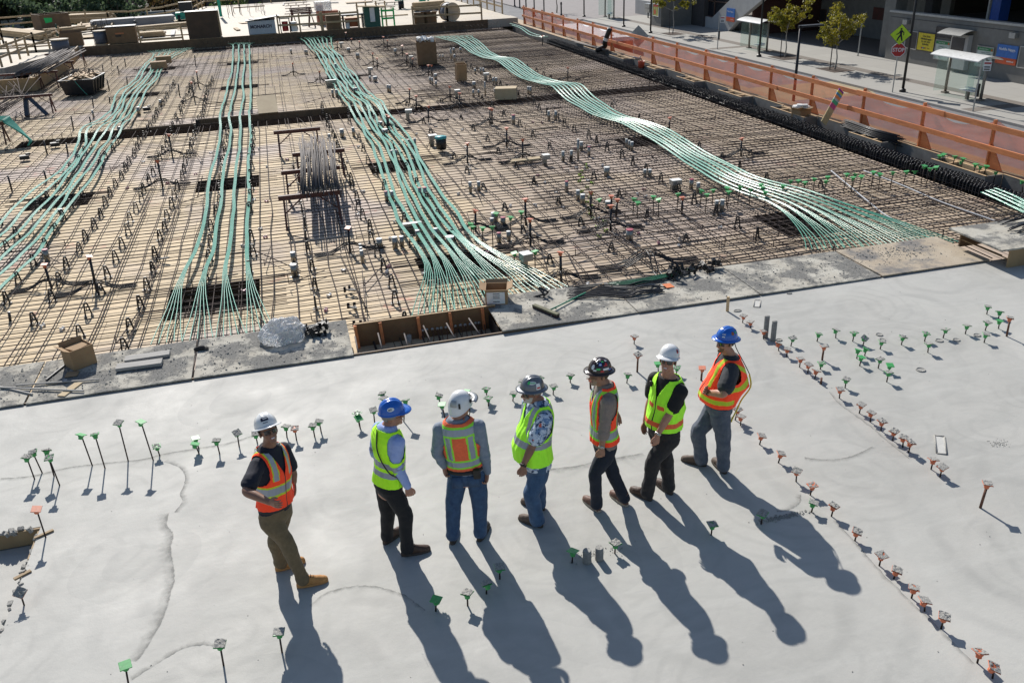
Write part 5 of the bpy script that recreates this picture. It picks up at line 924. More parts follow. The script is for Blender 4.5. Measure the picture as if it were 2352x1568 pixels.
        mb.ringloft(rim[::-1]+rings); me = mb.mesh('hard_hat', [], True); s.hato = s.put('hard_hat', me, [mat]); return s.hato
    def patch(s, name, mat, a, e, wa, we, shape='rect', lift=.0022, k=1.):
        mb = MB(); n = 8
        if shape == 'rect':
            g = [[s.hatpt(a+wa*(i/n-.5), e+we*(j/n-.5), k)+(s.hatpt(a, e, k)-s.hd(0, 0, .06)).normalized()*lift for i in range(n+1)] for j in range(n+1)]
            mb.add([p for r in g for p in r], [(j*(n+1)+i, j*(n+1)+i+1, (j+1)*(n+1)+i+1, (j+1)*(n+1)+i) for j in range(n) for i in range(n)])
        else:
            nn = 18; c = (s.hatpt(a, e, k)-s.hd(0, 0, .06)).normalized()*lift; pts = [s.hatpt(a, e, k)+c]
            for q in (.5, 1): pts += [s.hatpt(a+wa*.5*q*cos(2*pi*i/nn), e+we*.5*q*sin(2*pi*i/nn), k)+c for i in range(nn)]
            mb.add(pts, [(0, 1+i, 1+(i+1) % nn) for i in range(nn)]+[(1+i, 1+nn+i, 1+nn+(i+1) % nn, 1+(i+1) % nn) for i in range(nn)])
        me = mb.mesh(name, [], True); return s.put(name, me, [mat], s.hato)
    def hattext(s, body, a, e, size, mat, lift=.004, k=1.):
        p = s.hatpt(a, e, k); nz = (p-s.hd(0, 0, .05)).normalized(); x = (s.hatpt(a-.1, e, k)-s.hatpt(a+.1, e, k)); x = x.normalized(); y = nz.cross(x).normalized(); x = y.cross(nz)
        M = Matrix((x, y, nz)).transposed().to_4x4(); M.translation = p+nz*lift-s.off; return text(body, size, MT[mat], s.hato, M, ext=.0004, bold=.0006)
    def shades(s, frame=False):
        g = MB()
        for sg in (-1, 1):
            if frame:
                for a in range(12):
                    pass
            rows = []
            for j in range(5):
                u = .022-j*.0105; rows.append([s.hd(sg*(.008+.052*i/6), .102-.030*(i/6)**2-.002*j, u-.004*(i/6 if j == 0 else 0)+(.004 if j == 4 and i in (0, 6) else 0)) for i in range(7)])
            g.add([p for r in rows for p in r], [(j*7+i, j*7+i+1, (j+1)*7+i+1, (j+1)*7+i) for j in range(4) for i in range(6)])
            g.tube([s.hd(sg*.058, .074, .018), s.hd(sg*.076, .05, .018), s.hd(sg*.084, 0, .012), s.hd(sg*.083, -.02, .004)], .0035, 6)
        g.tube([s.hd(-.012, .101, .016), s.hd(0, .105, .018), s.hd(.012, .101, .016)], .003, 6)
        me = g.mesh('sunglasses', [], True); o = s.put('sunglasses', me, ['lens_black']); sm = o.modifiers.new('t', 'SOLIDIFY'); sm.thickness = .002; return o
    def spectacles(s):
        g = MB()
        for sg in (-1, 1):
            g.tube([s.hd(sg*(.032+.023*cos(2*pi*i/14)), .094-.006*abs(cos(2*pi*i/14)+.2), .004+.017*sin(2*pi*i/14)) for i in range(15)], .0018, 5); g.tube([s.hd(sg*.056, .084, .008), s.hd(sg*.08, .04, .01), s.hd(sg*.083, -.015, .004)], .002, 5)
        me = g.mesh('spectacles', [], True); return s.put('spectacles', me, ['leather'])
    def hair(s, mat, low=-.055, side=-.02):
        mb = MB(); n, m = 36, 14; g = []
        for j in range(m+1):
            e = -.62+j/m*1.2; row = []
            for i in range(n+1):
                a = radians(78)+radians(204)*i/n; c = cos(e); row.append(s.hd(sin(a)*.0825*c, -.008+cos(a)*.104*c, .032+sin(e)*.104))
            g.append(row)
        fs = []
        for j in range(m):
            for i in range(n):
                a = 78+204*(i+.5)/n; e = -.62+(j+.5)/m*1.2; u = .032+sin(e)*.104; lim = low if 130 < a < 230 else side
                if u < lim: continue
                fs.append((j*(n+1)+i, j*(n+1)+i+1, (j+1)*(n+1)+i+1, (j+1)*(n+1)+i))
        mb.add([p for r in g for p in r], fs); me = mb.mesh('hair', [], True); fold(me, lambda c: .003*noise.noise(c*90)); o = s.put('hair', me, [mat]); sm = o.modifiers.new('t', 'SOLIDIFY'); sm.thickness = .006; return o
    def band(s, name, mat, k, f=.93, r=.036, wd=.02, par=None):
        S, E, W, Tp = s.arm[k]; p = E.lerp(W, f); d = (W-E).normalized(); mb = MB(); mb.tube([p-d*wd/2, p+d*wd/2], r, 16); ell(mb, p+(ray(*s.px((0, 0)))*-1)*r*.9, V((.016, 0, 0)), V((0, .016, 0)), V((0, 0, .016)), 10, 6); me = mb.mesh(name, [], True); return s.put(name, me, [mat])
    def belt(s, mat='leather', q=.1, off=.016):
        mb = MB(); mb.ringloft([s.tring(q-.03, off), s.tring(q+.03, off), s.tring(q+.03, off-.01), s.tring(q-.03, off-.01)]+[s.tring(q-.03, off)], False); me = mb.mesh('belt', [], True); return s.put('belt', me, [mat])
    def strap(s, name, mat, pts, r=.004, n=6):
        mb = MB(); mb.tube(catmull(pts, 5), r, n); me = mb.mesh(name, [], True); return s.put(name, me, [mat])
    def back(s, x, q, st=-1, off=.03):   # point on the torso surface; st<0 back, >0 front
        a, b, fo = tsec(q, s.tab); a += off; b += off; y = b*sqrt(max(0, 1-(x/a)**2)); return s.P+s.U*s.L*q+s.Rt*x+s.F*(fo+(y if st > 0 else -y))
# --- 1: orange vest over a navy polo, khaki trousers
def band2(q, lo, hi, e): return 1 if lo < q < hi else (2 if lo-e < q < hi+e else 0)
p = Person((900, 1600), 1.959, 7.2, "man in orange vest, navy polo and khaki trousers grinning up, hand on hip", 130, 158, (398, 880), (350, 385), (338, 245),
    L=((528, 560), (541, 640), (548, 722), None, None, None), R=((168, 715), (352, 800), (440, 828), True, True, True),
    legs=dict(R=((572, 1462), (738, 1425), (480, 1110), None), L=((405, 1335), (622, 1262), (395, 1110), None)), pitch=24, dyn=.05, width=1.02)
p.body('skin_dark_tan', thumbs=dict(R=V((0, 0, 1)), L=V((.3, -1, 0))), curl=dict(R=.8, L=.9)); p.trousers('khaki', r=(.105, .088, .07, .068, .062), cuff=True, seed=1); p.shirt('navy', r=(.076, .075)); p.belt(q=.15)
def pat1(x, q, st, lim):
    if abs(x) < .006 and st > 0: return 3
    k = band2(q, .395, .50, .032)
    if k: return k
    if q > (.60 if st > 0 else .53):
        d = abs(abs(x)-.098); return 1 if d < .022 else (2 if d < .033 else 0)
    return 0
p.vest(pat1, ['vest_orange', 'reflective', 'trim_yellow', 'zip'], s0=.17, vneck=.62, seed=1)
p.boots('boot_tan', 'boot_tan', laces='boot_brown'); p.hat('full', 'hat_white'); p.shades(); p.hair('hair_dark', side=-.01)
p.patch('sticker', 'st_navy', .30, .36, .75, .20); p.patch('sticker_line', 'st_white', .24, .38, .40, .04, lift=.003); p.patch('sticker_line', 'st_navy', .30, .17, .45, .03, lift=.003)
# --- 2: lime vest, blue shirt, blue cap-style hat
p = Person((1400, 1540), 2.0636, 7.4, "man in lime vest over pale blue long sleeved shirt, blue hard hat", 66, 84, (322, 830), (318, 355), (352, 250),
    L=(V((-.06, -.02, -.29)), V((-.05, .1, -.52)), V((-.04, .16, -.68)), 0, 0, 0), R=((372, 640), (478, 838), (492, 900), None, None, None),
    legs=dict(R=((432, 1405), (642, 1362), (455, 1065), None), L=((285, 1312), (412, 1212), (312, 1065), None)), dyn=.02, pitch=2)
p.body('skin_ruddy', thumbs=dict(R=V((1, 0, .2))), curl=dict(R=2.0), teeth=False); p.trousers('dark_trousers', r=(.10, .088, .072, .07, .068), seed=2); p.shirt('sky_shirt', 'long', r=(.074, .068), seed=2)
def pat2(x, q, st, lim):
    if .255 < q < .345 or .405 < q < .495: return 1
    return 0
p.vest(pat2, ['vest_lime', 'reflective'], s0=.10, flare=.012, seed=2, vneck=.75)
p.boots('boot_brown', laces='boot_dark'); p.hat('cap', 'hat_blue'); p.spectacles(); p.hair('hair_grey', side=.0)
p.patch('sticker', 'st_white', 1.75, .30, .62, .22, 'oval'); p.hattext("aci", 1.80, .30, .032, 'st_navy', lift=.005)
p.strap('camera_strap', 'leather', [p.back(-.02, .98, -1, .03), p.back(.03, .88, -1, .042), p.back(.05, .7, -1, .042), p.back(.11, .5, -1, .046), p.back(.18, .34, -1, .05), p.back(.17, .2, 1, .05)], .007)
x_, q_ = -.06, .64; pt = p.back(x_, q_, -1, .042); nz = (-p.F+p.Rt*-.25).normalized(); yy = p.U; xx = yy.cross(nz).normalized(); yy = nz.cross(xx)
M = Matrix((xx, yy, nz)).transposed().to_4x4(); M.translation = pt+nz*.01-p.off; text("cyV", .075, MT['st_navy'], p.root.children[3] if False else [c for c in p.root.children if c.name.startswith('vest')][0], M, ext=.001, bold=.003)
# --- 3: seen from behind, white climbing helmet
p = Person((1680, 1530), 2.3059, 7.4, "man seen from behind with grey sleeves, jeans and white climbing style helmet", 17, 52, (428, 835), (352, 350), (375, 232),
    L=((158, 640), (222, 768), (236, 803), None, None, None), R=((588, 640), (622, 828), (612, 872), None, None, None),
    legs=dict(R=((545, 1462), (590, 1375), (553, 1130), None), L=((300, 1490), (318, 1395), (308, 1130), None)), dyn=-.0, width=1.06, pitch=2)
p.body('skin_ruddy', curl=dict(L=2.4, R=2.4), thumbs=dict(L=V((.5, .3, 0)), R=V((-.3, .8, 0))), teeth=False); p.trousers('denim', r=(.108, .095, .08, .076, .072), seed=3); p.shirt('grey_shirt', 'long', r=(.08, .074), seed=3, cuffr=.042)
def pat3(x, q, st, lim):
    if q > .95: return 0
    if q > .92: return 2
    if q > .82: return 1
    if q > .785: return 2
    if q < .225: return 0
    if q < .255: return 2
    if q < .335: return 1
    if q < .37: return 2
    d = abs(abs(x)-.115)
    return 1 if d < .024 else (2 if d < .042 else 0)
p.vest(pat3, ['trim_orange', 'reflective', 'trim_lime', 'zip'], s0=.185, flare=.005, seed=3, s1=1.0, vneck=.75)
p.belt(q=.145, off=.022); p.boots('boot_dark'); p.hat('climb', 'hat_white', ridge=False); p.hair('hair_brown')
p.patch('vent', 'black', 2.35, .13, .16, .26, k=1.075); p.patch('vent', 'black', -2.35, .13, .16, .26, k=1.075); p.patch('vent', 'black', .85, .33, .12, .2, k=1.075); p.patch('clip', 'black', 1.25, .14, .34, .2, 'oval', k=1.09); p.patch('sticker', 'grey_metal', 2.9, .25, .6, .34, k=1.07)
mb = MB(); rows = []
for j in range(5):
    rows.append([p.hd(sin(a)*(.113+.012*j), cos(a)*(.142+.017*j), .075+p.hatz+.004*j-.002*j*j) for a in [radians(-72+144*i/16) for i in range(17)]])
mb.add([q for r in rows for q in r], [(j*17+i, j*17+i+1, (j+1)*17+i+1, (j+1)*17+i) for j in range(4) for i in range(16)]); me = mb.mesh('visor', [], True); o = p.put('visor', me, ['grey_metal'], p.hato); o.modifiers.new('t', 'SOLIDIFY').thickness = .003
p.strap('chin_strap', 'leather', [p.hd(.098, .03, .04), p.hd(.084, .035, -.05), p.hd(.045, .05, -.11), p.hd(0, .06, -.125)], .005); p.strap('cord', 'st_brown', [p.hd(.075, -.05, -.06), p.hd(.09, -.07, -.12), p.hd(.105, -.065, -.17)], .007); p.strap('cord', 'st_brown', [p.hd(-.07, -.06, -.06), p.hd(-.085, -.08, -.12), p.hd(-.10, -.085, -.175)], .007)
mb = MB(); mb.box(p.back(.13, .13, -1, .045), (.07, .05, .10), M=Matrix((p.Rt, p.F, p.U)).transposed()); p.put('pouch', mb.mesh('pouch', []), ['leather'])
mb = MB()
for x in (-.085, .085):
    c = p.back(x, -.01, -1, .020); mb.box(c, (.115, .012, .13), M=Matrix((p.Rt, p.F, p.U)).transposed())
me = mb.mesh('back_pocket', [], True); p.put('back_pocket', me, ['denim'])
# --- 4: grey hat, Hawaiian shirt
p = Person((1980, 1460), 2.3067, 7.45, "white bearded man in lime vest over blue palm print shirt, grey hard hat", 262, 262, (378, 905), (392, 345), (338, 250),
    R=(V((.06, -.02, -.29)), V((.05, .06, -.54)), V((.03, .10, -.70)), 0, 0, 0), L=((345, 745), (258, 925), (262, 1030), None, None, None),
    legs=dict(L=((432, 1492), (208, 1405), (335, 1190), None), R=((450, 1335), (232, 1255), (395, 1150), None)), belly=.11, width=1.08, pitch=3)
p.body('skin_dark_tan', beard='beard_white', thumbs=dict(L=V((-1, 0, 0))), curl=dict(L=1.0), teeth=False); p.trousers('denim_mid', r=(.108, .098, .086, .082, .078), seed=4); p.shirt('palm_print', r=(.088, .088), hem=.02, seed=4)
def pat4(x, q, st, lim):
    if .40 < q < .49: return 1
    if q > .49 and abs(x) > lim-.075 and abs(x) < lim-.028: return 1
    return 0
p.vest(pat4, ['vest_bright_lime', 'reflective'], s0=.125, flare=.02, seed=4, vneck=.72, strap=.15)
p.boots('boot_grey'); p.hat('full', 'hat_grey'); p.shades(); p.hair('hair_grey', side=-.0); p.band('watch', 'leather', 'L', .96, .037)
p.patch('sticker', 'st_white', -1.15, .45, .95, .20, 'oval'); p.patch('sticker', 'st_green', -.85, .46, .30, .22, 'oval', .003); p.hattext("foam", -1.28, .45, .024, 'st_green', lift=.005); p.patch('sticker', 'st_white', -1.75, .22, .40, .34); p.patch('sticker_line', 'st_red', -1.75, .15, .3, .08, lift=.004)
# --- 5: dark stickered hat, orange vest, rolled taupe sleeves
p = Person((2280, 1400), 2.3067, 7.45, "lean man in orange vest with rolled taupe sleeves and sticker covered brown hard hat", 276, 262, (318, 885), (315, 335), (268, 225),
    R=(V((.10, -.10, -.24)), V((-.02, -.17, -.34)), V((-.12, -.17, -.40)), 0, 0, 0), L=((318, 700), (292, 900), (288, 1002), None, None, None),
    legs=dict(L=((272, 1492), (98, 1345), (232, 1130), None), R=((525, 1440), (350, 1300), (398, 1140), None)), width=.98, pitch=3)
p.body('skin_tan', beard='beard_grey', thumbs=dict(L=V((-1, 0, 0))), curl=dict(L=1.8), teeth=False); p.trousers('denim_dark', r=(.098, .084, .07, .068, .066), seed=5); p.shirt('taupe', 'rolled', r=(.076, .07), hem=.07, seed=5)
def pat5(x, q, st, lim):
    if q < .21: return 0
    if .21 < q < .385: return 1 if .25 < q < .345 else 2
    if q > .80 and st < .6: return 1 if .85 < q < .93 else (2 if q < .97 else 0)
    d = abs(abs(x)-.085); return 1 if d < .02 else (2 if d < .038 else 0)
p.vest(pat5, ['vest_orange', 'reflective', 'trim_lime'], s0=.14, flare=.025, seed=5, vneck=.7, strap=.142, s1=1.0)
p.boots('boot_red', 'sole_pale'); p.hat('full', 'hat_brown'); p.spectacles(); p.hair('hair_brown'); p.band('watch', 'watch', 'L', .95, .035)
for a, e, wa, we, mk, sh in ((-.85, .80, .9, .22, 'st_white', 'oval'), (-.45, .3, .32, .3, 'st_white', 'oval'), (-.45, .3, .22, .2, 'st_red', 'oval'), (-1.15, .50, .36, .2, 'st_blue', 'rect'), (-1.15, .48, .24, .08, 'st_white', 'rect'), (-1.72, .46, .42, .2, 'st_red', 'rect'), (-1.6, .50, .18, .12, 'st_navy', 'rect'), (-1.72, .20, .60, .11, 'st_white', 'rect'), (-1.0, .22, .34, .10, 'st_green', 'rect'), (-1.35, .10, .3, .08, 'st_red', 'rect'), (-.75, .58, .16, .12, 'st_white', 'oval'), (-2.1, .7, .4, .12, 'st_white', 'rect'), (-1.45, .66, .34, .1, 'st_green', 'rect'), (-.7, .14, .3, .08, 'st_white', 'rect'), (-2.15, .12, .4, .1, 'st_blue', 'rect')): p.patch('sticker', mk, a, e, wa, we, sh, .002+.0006*random.random())
# --- 6: white cap hat, lime vest, black T-shirt
p = Person((2480, 1340), 2.2412, 7.5, "laughing man in lime vest with orange bands over black T-shirt, white hard hat", 248, 218, (395, 865), (432, 385), (432, 232),
    R=(V((.06, -.02, -.29)), V((.05, .06, -.54)), V((.03, .10, -.70)), 0, 0, 0), L=((447, 700), (335, 892), (322, 995), None, None, None),
    legs=dict(L=((278, 1482), (65, 1372), (300, 1125), None), R=((462, 1428), (308, 1300), (415, 1140), None)), width=1.04, belly=.03, pitch=16, roll=-4)
p.body('skin_ruddy', thumbs=dict(L=V((-1, -.2, 0))), curl=dict(L=1.0)); p.trousers('charcoal_trousers', r=(.108, .095, .08, .078, .074), seed=6, bag=1.3); p.shirt('black_shirt', r=(.084, .082), collar=False, seed=6)
def pat6(x, q, st, lim):
    if .22 < q < .305: return 1
    if st > 0 and .02 < abs(x) < .11 and .51 < q < .58: return 1
    if st < .2 and .80 < q < .88: return 1
    if abs(x) < .006 and st > 0: return 2
    return 0
p.vest(pat6, ['vest_bright_lime', 'trim_orange', 'leather'], s0=.145, flare=.02, seed=6, vneck=.68, extra=lambda ct, st, q: .10*max(0, -st)**3*max(0, 1-abs(q-.42)/.3)+.03*max(0, st)**2*max(0, 1-abs(q-.25)/.25))
p.boots('boot_brown', laces='boot_red'); p.hat('cap', 'hat_white', ridge=False); p.shades(); p.hair('hair_dark'); p.band('watch', 'watch', 'L', .95, .037, .022)
p.patch('sticker', 'st_red', -1.15, .35, .30, .26, 'oval'); p.patch('sticker_line', 'st_navy', -1.15, .35, .3, .07, lift=.004); p.patch('sticker', 'st_navy', -1.85, .35, .28, .24, 'oval'); p.patch('sticker_line', 'st_white', -1.85, .35, .14, .1, 'oval', lift=.004)
p.strap('radio', 'black', [p.back(.13, .80, 1, .04), p.back(.13, .88, 1, .05)], .02, 8)
# --- 7: blue full brim hat, orange vest with X back
p = Person((2680, 1280), 2.4132, 7.7, "man in blue full brim hard hat and orange vest, hand resting on his belly", 288, 258, (470, 838), (572, 360), (535, 215),
    R=(V((.17, -.10, -.22)), V((.06, .08, -.40)), V((.0, .17, -.45)), 0, 0, 0), L=((518, 712), (355, 698), (305, 655), True, False, True),
    legs=dict(L=((532, 1482), (385, 1320), (512, 1090), None), R=((340, 1405), (88, 1340), (275, 1080), None)), width=1.10, belly=.07, pitch=6, dyn=.0)
p.body('skin_ruddy', beard='beard_brown', thumbs=dict(L=V((0, 0, 1))), curl=dict(L=.8)); p.trousers('denim_grey', r=(.115, .102, .088, .084, .08), seed=7, bag=1.4); p.shirt('charcoal', r=(.092, .092), seed=7)
def pat7(x, q, st, lim):
    if .20 < q < .275 and st > -.75: return 1
    if st < 0:
        if abs(q-(.70+x*1.15)) < .05 or abs(q-(.70-x*1.15)) < .05: return 1
    elif q > .45 and abs(abs(x)-.11) < .022: return 1
    if abs(x) < .006 and st > 0: return 2
    return 0
p.vest(pat7, ['vest_orange', 'trim_yellow', 'zip'], s0=.125, flare=.012, seed=7, vneck=.7, strap=.155, extra=lambda ct, st, q: .13*max(0, -st)**4*max(0, 1-abs(q-.5)/.42)+.03*max(0, st)*max(0, 1-abs(q-.2)/.3))
p.boots('boot_grey'); p.hat('full', 'hat_blue'); p.shades(); p.hair('hair_dark', low=-.085); p.belt(q=.13, off=.02); p.band('bracelet', 'leather', 'L', .9, .038, .012)
p.patch('sticker', 'st_brown', -1.55, .40, .36, .24, 'oval'); p.patch('sticker', 'st_green', -2.0, .44, .22, .22, 'oval'); p.hattext("C&S", -.62, .32, .022, 'st_white'); p.patch('sticker_line', 'st_white', -.62, .18, .3, .06, lift=.003)
p.strap('lanyard', 'lanyard', [p.back(-.06, .72, -1, .115), p.back(-.07, .5, -1, .168), p.back(-.08, .25, -1, .10), p.back(-.09, .05, -1, .055), p.back(-.10, -.14, -1, .045), p.back(-.08, -.19, -1, .045), p.back(-.06, -.12, -1, .04)], .009)
p.strap('cord', 'leather', [p.hd(-.07, -.07, .03), p.hd(-.06, -.115, -.06), p.back(-.06, .9, -1, .055), p.back(-.06, .72, -1, .118)], .005)
# ================================================================== orange guard fence along the street side
tops = [(2, 470, 178), (2, 602, 212), (2, 742, 250), (2, 912, 295), (2, 1293, 388), (2, 1515, 447), (2, 1780, 515), (2, 2055, 585), (3, 32, 672), (3, 410, 768), (3, 885, 887), (3, 1432, 1028), (3, 2075, 1190)]
py = [xp(T(c, 0, x, y), 17.12).y for c, x, y in tops]; py = [61.6, 59.3, 57.2, 55.0]+[q for q in py if q < 54]; py = sorted(set(round(q, 2) for q in py))+[]; py = [py[0]-2.9]+py
fen = thing('guard_fence', "timber guard fence with orange kicker boards between the edge beam and the street", 'fence', (17.12, 20, -.12))
for i, y in enumerate(py):
    mb = MB(); mb.box((0, y-20, .60), (.09, .045, 1.22), random.gauss(0, .06)); mb.build('post', MT['orange_wood'], fen)
    mb = MB(); mb.add([(.0+a, y-20+b_, z) for a, b_, z in ((0, -.02, .02), (0, -.50, .02), (0, -.04, .62), (.03, -.02, .02), (.03, -.50, .02), (.03, -.04, .62))], [(0, 1, 2), (5, 4, 3), (0, 3, 4, 1), (1, 4, 5, 2), (2, 5, 3, 0)]); mb.build('kicker', MT['orange_wood'], fen)
for k, z in enumerate((1.06, .52)):
    y = py[0]-.3
    while y < 61.5:
        L = min(random.choice((4.2, 4.9, 3.7)), 61.7-y); mb = MB(); mb.beam((-.05-.03*random.random(), y-20, z+random.gauss(0, .012)), (-.05-.03*random.random(), y+L-20+.15, z+random.gauss(0, .012)), .042, .135); mb.build('rail', MT['orange_wood'], fen); y += L
m, t, b = nodes('net'); b.inputs["Base Color"].default_value = (1.0, .19, .065, 1); b.inputs["Roughness"].default_value = .7; tr = t.nodes.new("ShaderNodeBsdfTransparent"); tl_ = t.nodes.new("ShaderNodeBsdfTranslucent"); tl_.inputs[0].default_value = (1.0, .21, .075, 1)
ms = t.nodes.new("ShaderNodeMixShader"); ms.inputs[0].default_value = .4; t.links.new(b.outputs[0], ms.inputs[1]); t.links.new(tl_.outputs[0], ms.inputs[2]); m2 = t.nodes.new("ShaderNodeMixShader"); nz = ramp(t, tex(t, 1.6, 4, .6), .3, .75, (.50,)*3, (.60,)*3); t.links.new(nz, m2.inputs[0]); t.links.new(tr.outputs[0], m2.inputs[1]); t.links.new(ms.outputs[0], m2.inputs[2]); t.links.new(m2.outputs[0], t.nodes["Material Output"].inputs[0]); MT['net'] = m
mb = MB(); n = 420; rows = []
for i in range(n+1):
    y = py[0]-1+(61.7-py[0]+1)*i/n; k = min(range(len(py)), key=lambda j: abs(py[j]-y)); nx = [q for q in py if q > y]; pv = [q for q in py if q <= y]; tt = (y-pv[-1])/(nx[0]-pv[-1]) if nx and pv else 0
    sag = .30*sin(pi*tt)**1.0+.05*noise.noise(V((y*1.3, 2, 0))); rows.append([(17.20+.04*noise.noise(V((y*.9, j*.6, 1)))+.16*(1-j/8)**2*(.4+.6*noise.noise(V((y*.5, 3, 7)))**2), y, -.10+(1.16-sag)*j/8) for j in range(9)])
mb.add([p for r in rows for p in r], [(i*9+j, (i+1)*9+j, (i+1)*9+j+1, i*9+j+1) for i in range(n) for j in range(8)]); tag(mb.build('safety_net', MT['net'], None, True), "orange mesh safety net sagging along the street fence", "net")
# things along the edge beam
p0, p1 = xp(T(3, 0, 510, 1133), 16.25), xp(T(3, 0, 675, 832), 17.0); mb = MB(); cols = [((.62, .50, .25)), ((.72, .12, .30)), ((.10, .55, .28)), ((.62, .72, .70)), ((.95, .38, .12)), ((.12, .42, .62)), ((.75, .68, .10)), ((.42, .10, .50))]; cut = [0, .45, .58, .68, .74, .82, .89, .95, 1.0]; mats = []
for i, c in enumerate(cols): mats.append(mt('stripe%d' % i, c, tuple(q*.75 for q in c), rough=.8, scale=9))
for i in range(8): mb.mi = i; a, bq = V(p0).lerp(V(p1), cut[i]), V(p0).lerp(V(p1), cut[i+1]-.001); mb.beam(a, bq, .24, .02, (1, 0, .9))
mb2 = mb.build('painted_board', mats); tag(mb2, "plank with rainbow painted stripes leaning on the fence rail", "board")
q0, q1 = xp(T(3, 0, 720, 1150), 16.6), xp(T(3, 0, 1190, 1300), 16.6); o = thing('rebar_bundle', "thick bundle of dark bars lying on the form edge beside the rainbow plank", 'rebar bundle', q0); dv = V(q1)-V(q0)
for i in range(46):
    a = random.random()*6.28; r = .17*sqrt(random.random()); mb = MB(); e = random.uniform(-.12, .12); of = V((r*cos(a), e, r*sin(a)+.02)); mb.tube([of, dv*.5+of+V((0, 0, -.03)), dv+of+V((0, random.uniform(-.15, .15), 0))], .012, 5); mb.build('bar', MT['black_bar'], o, True)
B = xp(T(2, 0, 1187, 640), 16.1); o = thing('bucket', "red bucket standing on the stirrups", 'bucket', B); mb = MB(); mb.lathe([(.13, 0), (.155, .36), (.16, .37), (.145, .37), (.12, .03), (.01, .03)], n=18); mb.build('pail', [mt('red_bucket', (.55, .10, .06), rough=.4)], o, True); mb = MB(); mb.tube([(.155*cos(a), .155*sin(a)*.6, .36-.10*sin(a)) for a in [pi*i/10 for i in range(11)]], .004, 5); mb.build('handle', MT['grey_metal'], o)
B = xp(T(2, 0, 1150, 560), 16.4); o = thing('drill', "grey power drill lying on the form edge by the red bucket", 'drill', B); mb = MB(); mb.tube([(-.22, 0, .2), (-.05, 0, .12), (.1, 0, .08), (.22, 0, .05)], [.02, .05, .055, .04], 10); mb.build('motor', MT['grey_metal'], o, True); mb = MB(); mb.tube([(.1, 0, .1), (.2, .05, .2)], .022, 8); mb.build('grip', MT['black'], o)
a, bq, c = xp(T(2, 0, 850, 430), 16.7), xp(T(2, 0, 855, 385), 16.7), xp(T(2, 0, 900, 265), 16.9); o = thing('exhaust_pipe', "black crooked pipe rising beside the orange fence with a white band", 'pipe', a); mb = MB(); mb.tube(catmull([V((-.5, -.3, -.1)), V((0, 0, 0)), V(bq)-V(a), V(c)-V(a)], 4), .13, 12); mb.build('tube', MT['black'], o, True); mb = MB(); e = (V(bq)-V(a)); f_ = (V(c)-V(bq)).normalized(); mb.tube([e+f_*.05, e+f_*.2], .138, 12); mb.build('band', MT['white'], o)
mb = MB()
for i in range(9): mb.tube([(16.35+random.gauss(0, .05), 48.5+random.gauss(0, .6), .02+random.random()*.06), (16.5+random.gauss(0, .06), 43.6, .02+random.random()*.08)], .02, 5)
tag(mb.build('bar_sheaf', MT['steel_new'], None, True), "sheaf of pale bars lying along the stirrup beam by the crooked pipe", "rebar bundle")
def carton(name, label, loc, sz, rz=0, mat='card', open_=True, tilt=0, lab=False, fill=None):
    o = thing(name, label, 'carton', loc, rz); o.rotation_euler = (tilt, 0, rz); x, y, z = sz; mb = MB(); th = .012
    for s in (-1, 1): mb.box((s*(x/2-th/2), 0, z/2), (th, y, z)); mb.box((0, s*(y/2-th/2), z/2), (x-2*th-.002, th, z))
    mb.box((0, 0, th/2), (x-.03, y-.03, th)); mb.build('walls', MT[mat], o)
    if open_:
        for k, (px_, py_, ax) in enumerate(((-x/2, 0, 0), (x/2, 0, 0), (0, -y/2, 1), (0, y/2, 1))):
            if open_ is not True and k not in open_: continue
            mb = MB(); s = 1 if (px_+py_) > 0 else -1; l = (y if ax else x)*.30; a = random.uniform(.2, 1.1)
            if ax: mb.add([(-x/2, py_, z), (x/2, py_, z), (x/2, py_+s*l*sin(a), z+l*cos(a)*.6), (-x/2, py_+s*l*sin(a), z+l*cos(a)*.6)], [(0, 1, 2, 3)])
            else: mb.add([(px_, -y/2, z), (px_, y/2, z), (px_+s*l*sin(a), y/2, z+l*cos(a)*.6), (px_+s*l*sin(a), -y/2, z+l*cos(a)*.6)], [(0, 1, 2, 3)])
            f_ = mb.build('flap', MT[mat], o); f_.modifiers.new('t', 'SOLIDIFY').thickness = .006
    else: mb = MB(); mb.box((0, 0, z+.004), (x, y, .008)); mb.build('lid', MT[mat], o)
    if lab: mb = MB(); mb.box((-.01, -y/2-.002, z*.5), (x*.82, .004, z*.72)); s = mb.build('label', MT['white'], o); q_ = MB(); [q_.box((0, -y/2-.005, z*k_), (x*.3, .002, .012)) for k_ in (.28, .5, .62, .76)]; q_.build('print_line', MT['st_navy'], s)
    if fill: mb = MB(); fill(mb); mb.build('contents', MT['card' if fill.__name__ == 'inner' else 'white'], o)
    return o
mt('card_light', (.50, .40, .25), (.44, .34, .21), rough=.85, scale=3)
def inner(mb): mb.box((.02, .02, .27), (.27, .22, .05), .25)
B = gp(T(0, 2, 745, 205), .04); carton('carton', "open brown carton with a smaller box inside on the grit covered edge board", B, (.36, .33, .32), .62, 'card', (0, 3), fill=inner)
B = gp(T(1, 1, 2215, 1205), .05); carton('carton', "open brown carton with white printed label near the push broom", B, (.38, .35, .29), -.28, 'card', (0, 1, 3), lab=True)
def rag(mb):
    for i in range(26): mb.box((random.uniform(-.4, .35), random.uniform(-.4, .35), 1.12+random.random()*.14), (.22, .16, .07), M=Matrix.Rotation(random.random()*6, 3, V((random.random(), random.random(), 1)).normalized()))
carton('tall_carton', "tall dark brown carton stuffed with white rags far down the deck", (7.55, 46.1, ZD+.1), (1.0, .95, 1.08), -.12, 'card_dark', (0,), fill=rag)
B = gp(T(1, 0, 1885, 735), ZD+.1); carton('carton', "tilted brown carton leaning over on the mat", B, (.46, .34, .72), .1, 'card', (3,), .12)
